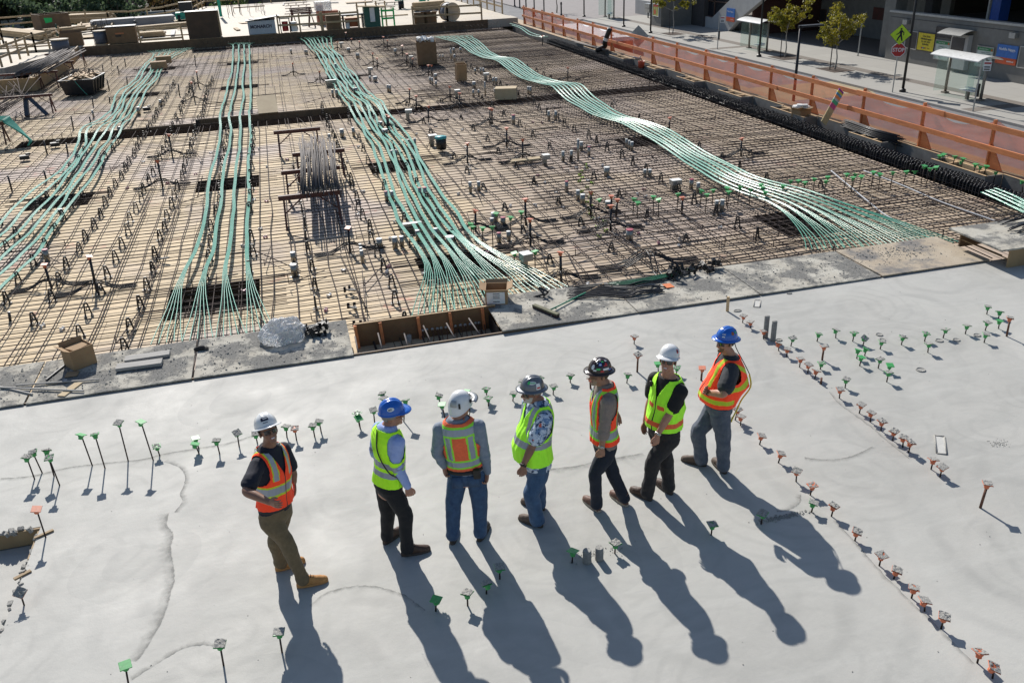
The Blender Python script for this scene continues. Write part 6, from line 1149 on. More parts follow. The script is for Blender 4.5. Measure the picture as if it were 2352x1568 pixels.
B = gp(T(1, 0, 2300, 905), ZD+.1); carton('carton', "low tan carton with a blue end beside the glossy tendons", B, (.85, .6, .42), -.35, 'card_light', False)
B = gp(T(0, 0, 1465, 628), ZD+.2); carton('carton', "dark closed carton straddling the widest tendon group", B, (.8, .5, .34), .05, 'card', False); B = gp(T(0, 0, 1510, 580), ZD+.2); carton('carton', "dark closed carton behind another across the widest tendon group", B, (.8, .5, .36), .05, 'card', False)
carton('carton', "open carton with packing paper on the form edge by the fence", xp(T(3, 0, 300, 1085), 16.45), (.46, .4, .28), .2, 'card', True, fill=lambda mb: [mb.box((random.uniform(-.2, .1), random.uniform(-.2, .2), .34+random.random()*.1), (.2, .14, .05), random.random()*3) for i in range(10)] and None)
B = gp(T(1, 0, 1705, 1370), ZD+.08); o = thing('bucket', "black bucket with teal lid standing on the mat", 'bucket', B); mb = MB(); mb.lathe([(.15, 0), (.17, .36), (.02, .37)], n=18); mb.build('pail', MT['black'], o, True); mb = MB(); mb.lathe([(.182, .33), (.185, .39), (.02, .40)], n=18); mb.build('lid', [mt('teal', (.03, .33, .36), rough=.5)], o, True)
# timber and odds on the edge boards
def plank(label, tl, a, bq, wd, th, mat, z=.055, name='plank', cat='plank'):
    A, Bq = gp(T(*tl, *a), z), gp(T(*tl, *bq), z); c = (A+Bq)/2; mb = MB(); mb.beam(A-c, Bq-c, wd, th); o = mb.build(name, MT[mat]); o.location = c; return tag(o, label, cat)
mt('plank_grey', (.40, .385, .36), (.31, .30, .28), rough=.9, scale=4, st=(1, 8, 8), bs=.3)
plank("weathered grey plank lying flat beside another on the grit covered board", (0, 2), (1150, 165), (1560, 105), .17, .045, 'plank_grey', .065); plank("thicker weathered grey plank in front of another on the grit covered board", (0, 2), (1070, 240), (1490, 185), .18, .05, 'plank_grey', .075)
plank("long thin grey conduit stick crossing the mud caked boards nearest the carton", (0, 2), (145, 400), (910, 345), .02, .02, 'plank_grey', .06, 'stick', 'stick'); plank("long thin grey conduit stick crossing the seam of the mud caked boards", (0, 2), (0, 420), (770, 452), .022, .022, 'plank_grey', .06, 'stick', 'stick'); plank("short grey stick lying at the end of the long thin ones", (0, 2), (0, 412), (300, 482), .02, .02, 'plank_grey', .05, 'stick', 'stick'); plank("dark flat strip running out from under the open carton", (0, 2), (425, 350), (625, 190), .025, .02, 'black', .05, 'strip', 'strip'); plank("pale broken board scrap crossing under the long sticks", (0, 2), (560, 500), (725, 375), .12, .012, 'card_light', .045, 'board_scrap', 'board scrap'); plank("brown cardboard scrap in front of the open carton", (0, 2), (605, 305), (720, 290), .17, .008, 'card', .048, 'card_scrap', 'cardboard scrap'); plank("small pale paper scrap by the crossing sticks", (0, 2), (575, 360), (615, 355), .06, .02, 'plank_grey', .06, 'paper_scrap', 'paper scrap'); plank("bent pale wood sliver lying near the seam of the boards", (0, 2), (420, 395), (560, 370), .05, .008, 'card_light', .045, 'wood_sliver', 'wood sliver')
B = gp(T(0, 2, 1845, 80), .04); mb = MB(); mb.tube(catmull([V((-.10, 0, .02)), V((0, .01, .04)), V((.06, 0, .025))], 4), [.02, .035, .04, .04, .04, .042, .045, .04, .03], 8)
for k in range(4): mb.tube([(.05, -.03+k*.02, .03), (.12, -.04+k*.028, .015)], [.012, .008], 6)
o = mb.build('glove', MT['charcoal_trousers'] if 'charcoal_trousers' in MT else MT['black'], None, True); o.location = B; tag(o, "dark crumpled work glove lying on the seam between two edge boards", "glove")
# bundle wrapped in clear film
m, t, b = nodes('film'); b.inputs["Base Color"].default_value = (.95, .95, .95, 1); b.inputs["Roughness"].default_value = .3; b.inputs["Transmission Weight"].default_value = .25; b.inputs["Specular IOR Level"].default_value = .8; b.inputs["Subsurface Weight"].default_value = .6; b.inputs["Subsurface Radius"].default_value = (.1, .1, .1); bump(t, b, tex(t, 14, 6, .7), .7, .04); ft_ = t.nodes.new('ShaderNodeBsdfTransparent'); fm_ = t.nodes.new('ShaderNodeMixShader'); t.links.new(ramp(t, tex(t, 7, 5, .7), .35, .7, (.5,)*3, (.97,)*3), fm_.inputs[0]); t.links.new(ft_.outputs[0], fm_.inputs[1]); t.links.new(b.outputs[0], fm_.inputs[2]); t.links.new(fm_.outputs[0], t.nodes['Material Output'].inputs[0]); MT['film'] = m
B = gp(T(1, 2, 265, -25), .04); mb = MB(); rr = []
for j in range(25):
    e = j/24*pi/2; row_ = []
    for i in range(72):
        a = 2*pi*i/72; q = 1+.22*noise.noise(V((cos(a)*1.7, sin(a)*1.7, e*1.7)))+.13*abs(noise.noise(V((cos(a)*5, sin(a)*5, e*5)))); q += .10*abs(noise.noise(V((cos(a)*9, sin(a)*9, e*9)))); row_.append((.35*cos(a)*cos(e)**.6*q, .24*sin(a)*cos(e)**.6*q, .30*sin(e)**.8*q+.002))
    rr.append(row_)
mb.ringloft(rr); o = mb.build('wrapped_bundle', MT['film'], None, False); o.location = B; o.rotation_euler = (0, 0, .1); tag(o, "crumpled clear plastic wrapped bundle on the edge board", "wrapped bundle")
mb = MB()
for k in range(12): mb.box((random.uniform(-.22, .22), random.uniform(-.12, .12), .05+random.random()*.12), (.22, .06, .05), random.random()*3)
mb.build('contents', MT['dull_grey'], o)
def supportpile(label, tl, pos, n, ext, nm='support_pile', z=.04, seed=1):
    random.seed(seed); B = gp(T(*tl, *pos), z); o = thing(nm, label, 'support pile', B)
    for k in range(n):
        c = link('bar_support', CM[1], o); c.location = (random.uniform(-1, 1)*ext[0], random.uniform(-1, 1)*ext[1], .03+.05*(k % 3)); c.rotation_euler = (pi/2+random.gauss(0, .25), random.gauss(0, .3), random.random()*6)
supportpile("heap of black bar supports tumbled beside the wrapped bundle", (1, 1), (560, 1500), 9, (.17, .12)); supportpile("long heap of black bar supports by an orange tag", (2, 1), (1690, 930), 16, (.42, .11), seed=3); supportpile("two small black supports lying behind the broom head", (2, 1), (285, 1165), 2, (.07, .05), seed=5); supportpile("pair of grey bar supports between the cable coil and the heap", (2, 1), (1500, 1000), 3, (.10, .09), seed=8)
mb = MB(); mb.box((0, 0, .012), (.17, .15, .006), .2); o = mb.build('tag_sheet', [mt('tag_orange', (.85, .25, .09), rough=.7)]); o.location = gp(T(2, 1, 1435, 1060), .05); o.rotation_euler = (.1, .12, 0); tag(o, "small orange plastic sheet lying before the heap of black supports", "plastic sheet")
a0, b0_ = gp(T(2, 1, 200, 1262), .05), gp(T(2, 1, 425, 1352), .05); h0, h1 = gp(T(2, 1, 335, 1285), .10), gp(T(2, 1, 842, 1040), .06); c0 = (a0+b0_)/2; o = thing('push_broom', "push broom with green handle lying on the edge board", 'broom', c0); mb = MB(); mb.beam(a0-c0+V((0, 0, .06)), b0_-c0+V((0, 0, .06)), .07, .03); mb.build('head', [mt('broom_wood', (.16, .16, .09), (.09, .08, .05), rough=.8)], o); mb = MB(); mb.beam(a0-c0+V((0, 0, .022)), b0_-c0+V((0, 0, .022)), .06, .05); mb.build('bristles', [mt('bristle', (.07, .03, .035), (.03, .02, .02), rough=.95, scale=60, bs=1., bscale=120)], o)
hm = h0.lerp(h1, .66); mb = MB(); mb.tube([h0-c0, hm-c0], .014, 8); mb.build('handle', [mt('broom_green', (.05, .30, .17), rough=.5)], o, True); mb = MB(); mb.tube([hm-c0, h1-c0], .014, 8); mb.build('handle_end', MT['wood'], o, True)
random.seed(31); c0 = gp(T(2, 1, 950, 1090), .05); o = thing('rebar_bundle', "loose sheaf of black bent bars lying over two edge boards", 'rebar bundle', c0)
for k in range(15):
    ya = 1085+k*7+random.uniform(-8, 8); q = [gp(T(2, 1, 505+random.uniform(-10, 30), ya-5+k*1.0), .05), gp(T(2, 1, 800, ya-30+random.uniform(-8, 8)), .06+random.random()*.03), gp(T(2, 1, 1040, ya-15+random.uniform(-12, 12)), .06), gp(T(2, 1, 1200, ya-55+random.uniform(-14, 14)), .09+random.random()*.03), gp(T(2, 1, 1390+random.uniform(-40, 20), ya-58+random.uniform(-10, 10)), .06)]; mb = MB(); mb.tube([p-c0 for p in catmull(q, 3)], .0115, 6); mb.build('bent_bar', MT['black_bar'], o, True)
c0 = gp(T(2, 1, 1250, 980), .05); o = thing('cable_coil', "long bunch of dark green cable ends draped over the board edge", 'cables', c0)
for k in range(14):
    q = [gp(T(2, 1, 870+random.uniform(-10, 130), 1025+k*2), .03), gp(T(2, 1, 1150, 1000+k*2.6+random.uniform(-5, 5)), .07), gp(T(2, 1, 1400, 950+k*2.4+random.uniform(-6, 6)), .09), gp(T(2, 1, 1560+random.uniform(-60, 140), 905+k*1.2-random.uniform(0, 25)), .05)]; mb = MB(); mb.tube([p-c0 for p in catmull(q, 3)], .010, 6); mb.build('cable', [mt('cable_green', (.012, .12, .055), rough=.35)] if k == 0 else MT['cable_green'], o, True)
# plywood table box by the far corner of the slab
o = thing('plywood_table', "low plywood table box straddling the slab edge, open toward the boards", 'plywood box', (13.55, 12.5, 0)); mb = MB(); mb.box((0, 0, .36), (3.2, 1.36, .03), -.01); mb.build('top', MT['mud_board'], o); mb = MB(); mb.box((.1, -.61, .17), (2.95, .03, .34)); mb.box((-1.35, .0, .15), (.03, 1.2, .01)); mb.build('side', MT['form_tan'], o); mb = MB(); mb.box((.1, .6, .17), (2.95, .03, .34)); mb.build('side', MT['form_brown'], o)
o2 = thing('rebar_bundle', "tangle of black bars and loops piled on the plywood table", 'rebar bundle', (13.6, 12.7, .385)); random.seed(8)
for k in range(24):
    y = random.uniform(-.35, .35); mb = MB(); s = random.uniform(-.9, .2); q = [V((s, y, .03)), V((s+.5, y+.05, .05+.1*random.random())), V((s+1., y+random.gauss(0, .08), .05+.22*random.random())), V((s+1.6, y+random.gauss(0, .15), .04))]; mb.tube(catmull(q, 4), .013, 6); mb.build('bar', MT['black_bar'], o2, True)
# ================================================================== racks of bars on steel sawhorses
def sawhorse(a, bq, h, label, z0=ZD+.05):
    a, bq = V(a), V(bq); c = (a+bq)/2; c.z = z0; o = thing('sawhorse', label, 'sawhorse', c, 0, "rusty steel sawhorses on the deck"); a = a-c; bq = bq-c; a.z = bq.z = h; d = (bq-a).normalized(); n_ = V((-d.y, d.x, 0)); mb = MB(); mb.beam(a, bq, .07, .10); mb.build('top_beam', MT['red_steel'], o)
    for q, s in ((a+d*.12, 1), (bq-d*.12, -1)):
        for k in (-1, 1): mb = MB(); mb.beam(q+V((0, 0, -.04)), q+n_*k*.28+V((0, 0, -h))-d*s*.03, .045, .045, d); mb.build('leg', MT['red_steel'], o)
        mb = MB(); mb.beam(q+V((0, 0, -h*.52)), q+d*s*.42+V((0, 0, -.04)), .03, .03, n_); mb.build('brace', MT['red_steel'], o)
    return o
for i, (tl, p, q) in enumerate((((1, 1), (205, 265), (785, 195)), ((1, 1), (232, 35), (770, -30)), ((1, 0), (335, 1430), (815, 1385)), ((1, 0), (162, 1222), (592, 1192)))):
    A, Bq = gp(T(*tl, *p), .45), gp(T(*tl, *q), .45); Bq.y = A.y = (A.y+Bq.y)/2; sawhorse((A.x, A.y, 0), (Bq.x, Bq.y, 0), .72, "rusty steel sawhorse under the central bar rack, "+ORD[i]+" from the slab")
random.seed(17); A, Bq = gp(T(1, 1, 590, 190), .5), gp(T(1, 0, 560, 1330), .5); o = thing('rebar_bundle', "broad stack of straight pale bars on the central steel sawhorses", 'rebar bundle', A)
for k in range(84):
    x = random.uniform(-.46, .46)*(1-.15*random.random()); z = random.uniform(0, .16)*(1-(x/.6)**2)+.02; s = random.uniform(-1.6, .3) if random.random() < .25 else random.uniform(-.35, .25); e = random.uniform(-.4, 1.1); dv = Bq-A; mb = MB(); mb.tube([(x+.0, s, z-.25*max(0, -s-.3)), (x+dv.x*.5+random.gauss(0, .02), dv.y*.5, z), (x+dv.x+random.gauss(0, .05), dv.y+e, z)], .0125, 5); mb.build('bar', MT['steel_new'], o, True)
for i, (p, q) in enumerate((((620, 500), (750, 505)), ((510, 590), (592, 588)), ((350, 680), (432, 678)), ((195, 690), (255, 690)))):
    A, Bq = gp(T(0, 0, *p), .45), gp(T(0, 0, *q), .45); d = Bq.x-A.x; sawhorse((A.x-1.2, A.y, 0), (A.x+.9, A.y, 0), .75, "rusty steel sawhorse under the long bar rack by the raised form, "+ORD[3-i]+" from the slab")
A, Bq = gp(T(0, 0, 280, 690), .55), gp(T(0, 0, 640, 490), .55); o = thing('rebar_bundle', "long heap of grey bars on sawhorses beside the raised form wall", 'rebar bundle', A); random.seed(19)
for k in range(60):
    x = random.uniform(-.75, .75); z = random.uniform(0, .22)*(1-(x/.95)**2); dv = Bq-A; mb = MB(); s = random.uniform(-.06, .1); mb.tube([V((x, 0, z))+dv*s, V((x+random.gauss(0, .08), 0, z+.02))+dv*.5, V((x+random.gauss(0, .1), 0, z+.02))+dv*(1+random.uniform(-.1, .1))], .018, 5); mb.build('bar', MT['steel_new'], o, True)
A = gp(T(0, 0, 60, 920), .4); sawhorse((A.x-.6, A.y, 0), (A.x+1.75, A.y, 0), .72, "rusty steel sawhorse with pale bars resting over one end"); o = thing('rebar_bundle', "pale bars propped over the lone sawhorse, splaying down to the deck", 'rebar bundle', (A.x, A.y, .45)); random.seed(4)
for k in range(16): mb = MB(); mb.tube([(random.uniform(-.9, 1.0), random.uniform(.5, 3.2), random.uniform(0, .55)), (random.uniform(-.5, .9), 0, .02), (random.uniform(-1.6, -.2), -4.5, -.6)], .018, 5); mb.build('bar', MT['rebar'], o, True)
mb = MB(); a0 = gp(T(0, 0, 235, 900), .4); mb.beam((a0.x, a0.y, .42), (a0.x-.05, a0.y-.3, ZD), .16, .16, (1, 0, 0)); mb.beam((a0.x+.05, a0.y, .5), (a0.x+.75, a0.y-.4, ZD), .16, .16, (1, 0, 0)); tag(mb.build('steel_bracket', [mt('blue_steel', (.05, .07, .11), (.03, .045, .07), rough=.5)]), "blue grey steel bracket of two leaning legs by the lone sawhorse", "bracket")
A = gp(T(0, 0, 10, 1150), .4); sawhorse((A.x-1.2, A.y, 0), (A.x+.15, A.y, 0), .7, "rusty steel sawhorse holding drooping green conduits"); o = thing('conduit_bunch', "bunch of green conduits drooping over a sawhorse at the side of the deck", 'conduits', (A.x, A.y, .5))
for k in range(9): mb = MB(); mb.tube(catmull([V((-2., .6-k*.08, .02)), V((0, .4-k*.09, .12)), V((.3, .25-k*.09, 0)), V((.7+.03*k, -.05-k*.09, -.5)), V((.9, -.2-k*.09, -.72))], 5), .03, 6); mb.build('conduit', MT['sheath'], o, True)
# debris bin, loose sheet
o = thing('debris_bin', "black bin heaped with scrap timber and tangled wire", 'bin', (-8.85, 45.6, ZD+.08), -.1); mb = MB(); mb.ringloft([[(x*a, y*b_, z) for x, y in ((-1, -1), (1, -1), (1, 1), (-1, 1))] for a, b_, z in ((.62, .9, 0), (.74, 1.05, .62), (.78, 1.09, .62), (.78, 1.09, .68), (.70, 1.0, .68), (.60, .88, .08))]); mb.build('tub', MT['dark_metal'], o)
for s in (-1, 1):
    for k in range(4): mb = MB(); mb.beam((s*.66, -.7+k*.45, .05), (s*.76, -.7+k*.5, .6), .05, .05, (0, 1, 0)); mb.build('rib', MT['dark_metal'], o)
random.seed(41)
mb = MB()
for k in range(34): a = random.random()*6.3; e = random.uniform(-.2, .5); c = V((random.uniform(-.5, .5), random.uniform(-.8, .8), .62+random.random()*.2)); d = V((cos(a), sin(a), e)).normalized()*random.uniform(.15, .5); mb.beam(c-d, c+d, random.uniform(.06, .22), .02)
mb.build('scrap_timber', MT['wood'], o); mb = MB()
for k in range(30): a = random.random()*6.3; c = V((random.uniform(-.4, .4), random.uniform(-.6, .6), .7)); mb.tube(catmull([c, c+V((cos(a)*.2, sin(a)*.2, .28)), c+V((cos(a)*.5, sin(a)*.5, .1))], 4), .012, 5)
mb.build('wire', MT['steel_new'], o); mb = MB(); mb.tube(catmull([V((-.1, -.9, .75)), V((0, -1.1, .6)), V((.25, -1.15, .2)), V((.4, -1.2, .02))], 4), .014, 5); mb.build('hose', MT['sheath'], o)
A, Bq = gp(T(1, 0, 125, 1108), ZD), V((0, 0, 0)); mb = MB(); mb.beam((A.x, A.y-.1, ZD+.30), (A.x-.02, A.y+1.15, ZD+.74), .72, .02); o = mb.build('plywood_sheet', MT['card_light']); tag(o, "pale plywood sheet propped up over the beam pit", "plywood sheet")
mb = MB(); mb.box((0, 0, .06), (.9, .12, .04), .05); mb.box((.05, .14, .06), (.85, .1, .04), 0); o = mb.build('plank', MT['card_light']); o.location = gp(T(2, 0, 125, 1490), ZD+.05); tag(o, "short tan plank lying on the mat near humped bars", "plank")
for i, (tl, p) in enumerate((((0, 0), (230, 1465)), ((0, 0), (510, 1345)), ((0, 0), (1350, 1015)))): mb = MB(); mb.box((0, 0, .07), (.28, .2, .12), .2); mb.box((.1, .1, .15), (.12, .1, .06), .6); o = mb.build('black_case', MT['black']); o.location = gp(T(*tl, *p), ZD+.06); tag(o, "small black case lying on the mat, "+("nearest the view edge" if i == 0 else "by bent bar ends" if i == 1 else "by the widest tendon group"), "case")
# ================================================================== things on the upper deck
ZU = .25
def boards(name, label, c, n, sz, rz, mat='wood', jit=.05, cat='timber stack', lay=1, group=None):
    o = thing(name, label, cat, (c[0], c[1], ZU), rz, group); L, wd, th = sz
    for k in range(lay):
        for i in range(n): mb = MB(); mb.box((random.gauss(0, jit*2), (i-(n-1)/2)*wd*1.04+random.gauss(0, jit*.1), .06+th*(k+.5)), (L, wd, th*.94), random.gauss(0, jit*.06)); mb.build('board', MT[mat], o)
    for s in (-1, 1): mb = MB(); mb.box((s*L*.33, 0, .03), (.1, n*wd, .06)); mb.build('bearer', MT['wood'], o)
    return o
random.seed(77); mt('lumber', (.50, .37, .22), (.38, .28, .16), rough=.8, scale=2, vary=.35); mt('sheet_grey', (.30, .30, .31), (.24, .24, .25), rough=.7, scale=1, vary=.2)
boards('timber_stack', "long low stack of brown timber running to the corner of the upper deck", (-17.2, 72.6), 5, (8.2, .22, .10), -1.0, 'lumber', lay=4); boards('timber_stack', "stepped stack of pale timber boards before the trees", (-14.4, 83.3), 6, (3.4, .26, .13), -.1, 'lumber', lay=5); boards('sheet_stack', "grey stack of plywood sheets behind the dark job box", (-11.4, 75.4), 1, (3.0, 1.5, .035), .25, 'sheet_grey', lay=18, cat='sheet stack'); boards('sheet_stack', "grey stack of plywood sheets near the green lift", (-8.6, 75.6), 1, (2.8, 1.6, .04), .2, 'sheet_grey', lay=16, cat='sheet stack'); boards('timber_pallet', "small pallet of short tan timber near the tall brown crate", (-7.9, 66.2), 4, (1.5, .25, .1), .1, 'lumber', lay=3); boards('timber_stack', "long grey timbers lying flat beside the tall brown crate", (-7.2, 72.0), 3, (5.5, .25, .15), .35, 'lumber', lay=2); boards('timber_stack', "low timber stack with green ends behind the guard rail by cartons", (12.5, 73.8), 3, (2.6, .3, .3), .2, 'lumber', lay=2)
for i, (x, y) in enumerate(((2.6, 89.2), (2.7, 85.8), (2.5, 82.2), (2.3, 76.1), (9.7, 88.5), (9.2, 77.0), (10.2, 82.0), (15.2, 88.0))):
    o = thing('plank_bench', "dark planks set on wire chairs on the bright upper deck, "+ORD[i]+" from the far corner", 'plank bench', (x, y, ZU), random.gauss(.05, .1), "dark planks on wire chairs on the upper deck")
    for k in range(2): mb = MB(); mb.box((0, k*.32-.16, .22), (2.1, .28, .05)); mb.build('plank', MT['form_brown'], o)
    for s in (-.7, 0, .7): mb = MB(); mb.tube([(s, -.3, 0), (s+.06, -.2, .2), (s+.06, .2, .2), (s, .3, 0)], .02, 5); mb.build('wire_chair', MT['dark_metal'], o)
random.seed(91)
for i in range(46):
    x, y = (random.uniform(-19, -4), random.uniform(64, 79)) if i < 30 else (random.uniform(-3, 15), random.uniform(66, 93)); mb = MB(); big = i % 4 == 0; rz = random.choice((0, pi/2, .2))+random.gauss(0, .25)
    mb.box((0, 0, .02+.03*(i % 3)), (2.44, 1.22, .03) if big else (random.uniform(1.2, 4), random.uniform(.1, .28), .07), M=Matrix.Rotation(rz, 3, 'Z') @ Matrix.Rotation(random.gauss(0, .03), 3, 'X')); o = mb.build('loose_sheet' if big else 'loose_board', MT[random.choice(('lumber', 'form_tan', 'wood', 'sheet_grey', 'lumber'))]); o.location = (x, y, ZU+.01); tag(o, "loose plywood sheet lying flat on the upper deck" if big else "loose board lying on the upper deck", "plywood sheet" if big else "board", "loose sheets on the upper deck" if big else "loose boards on the upper deck")
def panelset(label, c, rz):
    o = thing('panel_set', label, 'formwork panels', (c[0], c[1], ZU), rz); mb = MB(); mb.box((0, 0, .38), (2.6, 1.3, .03), M=Matrix.Rotation(.22, 3, 'X')); mb.build('panel', MT['wood'], o)
    for k in range(3): mb = MB(); mb.beam((-1.1+k*1.1, -.62, .34), (-1.1+k*1.1+.1, .62, .6), .1, .09); mb.build('stud', MT['lumber'], o)
panelset("tan form panels with studs lying slanted in the middle of the timber clutter", (-12.6, 74.4), .1)
boards('board_heap', "jumbled heap of short boards beside the tan form panels", (-14.5, 73.4), 5, (1.7, .2, .1), .5, 'lumber', jit=.5, lay=4)
o = thing('open_crate', "brown open topped crate with a green paint mark on the upper deck", 'crate', (-16.4, 78.3, ZU), .5); mb = MB()
for s in (-1, 1): mb.box((s*1.05, 0, .6), (.06, 2.0, 1.15)); mb.box((0, s*.97, .6), (2.04, .06, 1.15))
mb.box((0, 0, .03), (2.0, 1.9, .06)); mb.build('walls', MT['form_brown'], o); mb = MB(); mb.quad((-.75, -1.003, .55), (-.25, -1.003, .62), (-.2, -1.003, .9), (-.8, -1.003, .95)); mb.build('paint_mark', [mt('paint_green', (.02, .6, .15), rough=.6)], o); mb = MB(); mb.box((0, -1.01, .12), (2.1, .03, .08)); mb.build('skid', MT['lumber'], o)
o = thing('tall_crate', "tall dark brown plywood crate at the front of the upper deck", 'crate', (-4.2, 62.95, ZU), -.02); Hh = vp(T(0, 0, 1860, 105), 62.9).z-ZU; mb = MB(); mb.box((0, 0, Hh/2), (1.95, 1.1, Hh)); mb.build('walls', MT['crate_dark'], o); mb = MB(); mb.box((0, 0, Hh+.02), (2.05, 1.2, .04)); mb.build('lid', MT['dark_metal'], o); mb = MB()
for k in range(3): mb.beam((1.0, -.4+k*.4, .05), (1.0, -.4+k*.4, Hh-.05), .06, .06, (1, 0, 0))
mb.build('batten', MT['lumber'], o)
o = thing('job_box', "dark brown steel job box with an orange strip beside the cable spool", 'tool chest', (-9.25, 63.0, ZU), .03); mb = MB(); mb.box((0, 0, .52), (1.75, .9, .95)); mb.build('body', MT['card_dark'], o); mb = MB(); mb.box((0, .02, 1.03), (1.82, .96, .08)); mb.build('lid', MT['dark_metal'], o); mt('mark_orange', (.6, .2, .08)); mb = MB(); mb.box((-.1, -.452, .64), (.5, .008, .06)); mb.build('brand_strip', MT['mark_orange'], o); mb = MB(); mb.box((-.2, -.46, .5), (.35, .02, .1)); mb.build('latch', MT['dark_metal'], o)
def spool(c, r, h, label, lay=False):
    o = thing('cable_spool', label, 'cable spool', (c[0], c[1], ZU), 0); mb = MB(); mb.cyl((0, 0, .06), r*.93, h-.12, 24); mb.build('winding', [MT['blue_grey'] if 'blue_grey' in MT else mt('blue_grey', (.11, .125, .16), (.08, .09, .12), rough=.6, scale=2, st=(1, 1, 14))], o, True)
    for z in (0, h-.06): mb = MB(); mb.cyl((0, 0, z), r, .06, 24); mb.build('flange', MT['far_ply'] if z else MT['wood'], o)
    if lay: o.rotation_euler = (pi/2, 0, .3); o.location.z += r
spool((-10.6, 63.2), .42, .85, "grey wound cable spool with pale top beside the dark job box"); spool((-12.3, 59.5), .52, .8, "larger grey wound cable spool beside the bar rack"); spool((12.05, 63.6), .62, .9, "cable spool lying on its side behind the cartons", True)
o = thing('traffic_cone', "dark green cone standing amid the timber clutter", 'cone', (-13.6, 65.9, ZU)); mb = MB(); mb.lathe([(.2, .03), (.12, .5), (.05, 1.0), (.06, 1.2), (.01, 1.22)], n=12); mb.build('cone_body', [mt('cone_green', (.02, .07, .04), rough=.6)], o, True); mb = MB(); mb.box((0, 0, .02), (.5, .5, .04)); mb.build('base', MT['dark_metal'], o)
carton('carton', "brown open carton among rods by the larger cable spool", (-12.4, 63.6, ZU), (1.3, .7, .8), .1, 'card_dark', (0, 3)); carton('carton', "brown carton with spread flaps in front of the cable spool", (10.7, 62.9, ZU), (.8, .6, .62), .5, 'card_dark', True); carton('carton', "shorter brown carton leaning beside the one with spread flaps", (10.0, 62.8, ZU), (.7, .5, .7), -.3, 'card_dark', (0, 1))
mt('lift_green', (.015, .38, .25), (.01, .3, .2), rough=.4)
def wheel(par, c, r, wd): mb = MB(); mb.tube([V(c)-V((wd/2, 0, 0)), V(c)+V((wd/2, 0, 0))], r, 18); wl = mb.build('wheel', MT['black'], par, True); mb = MB(); mb.tube([V(c)-V((wd/2+.01, 0, 0)), V(c)+V((wd/2+.01, 0, 0))], r*.5, 12); mb.build('rim', MT['white'], wl)
o = thing('boom_lift', "green towable boom lift parked on the bright upper deck", 'lift', (11.7, 77.0, ZU), -.05); mb = MB(); mb.beam((-1.4, 0, .75), (1.3, 0, .85), .3, .25); mb.beam((-1.3, 0, 1.15), (1.0, 0, 1.3), .2, .2); mb.build('boom', MT['lift_green'], o); mb = MB(); mb.box((.9, 0, .75), (.5, .8, 1.2)); mb.box((1.4, .1, .8), (.1, .7, 1.0)); mb.build('turret', MT['lift_green'], o); mb = MB(); mb.beam((-1.2, -.1, .9), (-1.7, -.4, .1+.9), .12, .1); mb.beam((-1.2, .1, .9), (-.9, .0, 1.9), .12, .1); mb.build('outrigger', MT['lift_green'], o)
for s in (-.5, .5): wheel(o, (-.9+s*.3, s, .32), .32, .22)
o = thing('mast_lift', "green mast lift with a tall mast behind the tall brown crate", 'lift', (-6.4, 78.0, ZU)); mb = MB(); mb.box((0, 0, .45), (1.5, 1.2, .5)); mb.build('chassis', MT['lift_green'], o); mb = MB(); mb.box((.1, 0, 1.1), (1.0, .7, .7)); mb.build('motor_housing', MT['dark_metal'], o); mb = MB(); mb.box((2.6, 1.4, 2.4), (.22, .22, 4.6)); mb.build('mast', MT['lift_green'], o)
for s in (-.5, .5): wheel(o, (s, -.6, .28), .28, .2)
o = thing('gang_box', "white panelled site box lettered MONARCH at the form edge", 'site box', (-.55, 62.9, ZU)); mb = MB(); mb.box((0, 0, .45), (1.75, .8, .82)); mb.build('body', [mt('pale_blue', (.46, .50, .54), (.4, .44, .48), rough=.6)], o); text("MONARCH", .27, MT['st_navy'], o, Matrix.Translation((-.05, -.405, .5)) @ Matrix.Rotation(pi/2, 4, 'X'), bold=.014); mb = MB(); mb.box((.1, 0, .98), (2.2, 1.0, .05), M=Matrix.Rotation(-.10, 3, 'Y')); mb.build('lid', MT['dark_metal'], o)
for k in range(5): mb = MB(); mb.box((-.6+k*.33, random.uniform(-.2, .2), .92), (.25, .3, .12), random.random()); mb.build('tool', MT['black' if k % 2 else 'grey_metal'], o)
o = thing('tool_cart', "cluttered dark cart with a red canister beside the lettered site box", 'cart', (.95, 62.9, ZU)); mb = MB(); mb.box((0, 0, .9), (.7, .7, .06)); mb.box((-.3, 0, .45), (.06, .6, .9)); mb.box((.3, 0, .45), (.06, .6, .9)); mb.build('frame', MT['dark_metal'], o); mb = MB(); mb.cyl((0, -.1, .1), .2, .6, 14); mb.build('canister', [mt('red_can', (.5, .03, .03), rough=.4)], o); mb = MB(); mb.box((.55, -.1, .35), (.4, .35, .6), .2); mb.build('sack', MT['white'], o)
o = thing('sawhorse_stack', "stack of rusty sawhorses nested together on the upper deck", 'sawhorse stack', (2.2, 65.6, ZU), .1)
for k in range(4):
    mb = MB(); mb.beam((-.75, -.2+k*.14, 1.0+k*.09), (.75, -.2+k*.14, 1.0+k*.09), .08, .08)
    for s in (-1, 1):
        for q in (-1, 1): mb.beam((s*.6, -.2+k*.14, 1.0+k*.09), (s*.62+q*.22, -.2+k*.14-.1, 0), .04, .04, (0, 1, 0))
    mb.build('sawhorse', MT['red_steel'], o)
o = thing('brick_pallet', "film wrapped pallet of red blocks behind the timber rail", 'pallet', (4.0, 67.0, ZU), .05); random.seed(6)
for k in range(7): mb = MB(); mb.box((-.45+.5*(k % 3), 0, .2+.42*(k//3)+.1), (.48, .9, .4), random.gauss(0, .03)); mb.build('block_pack', [mt('block_red', (.45, .17, .10), (.36, .13, .08), rough=.8)] if k == 0 else MT['block_red'], o)
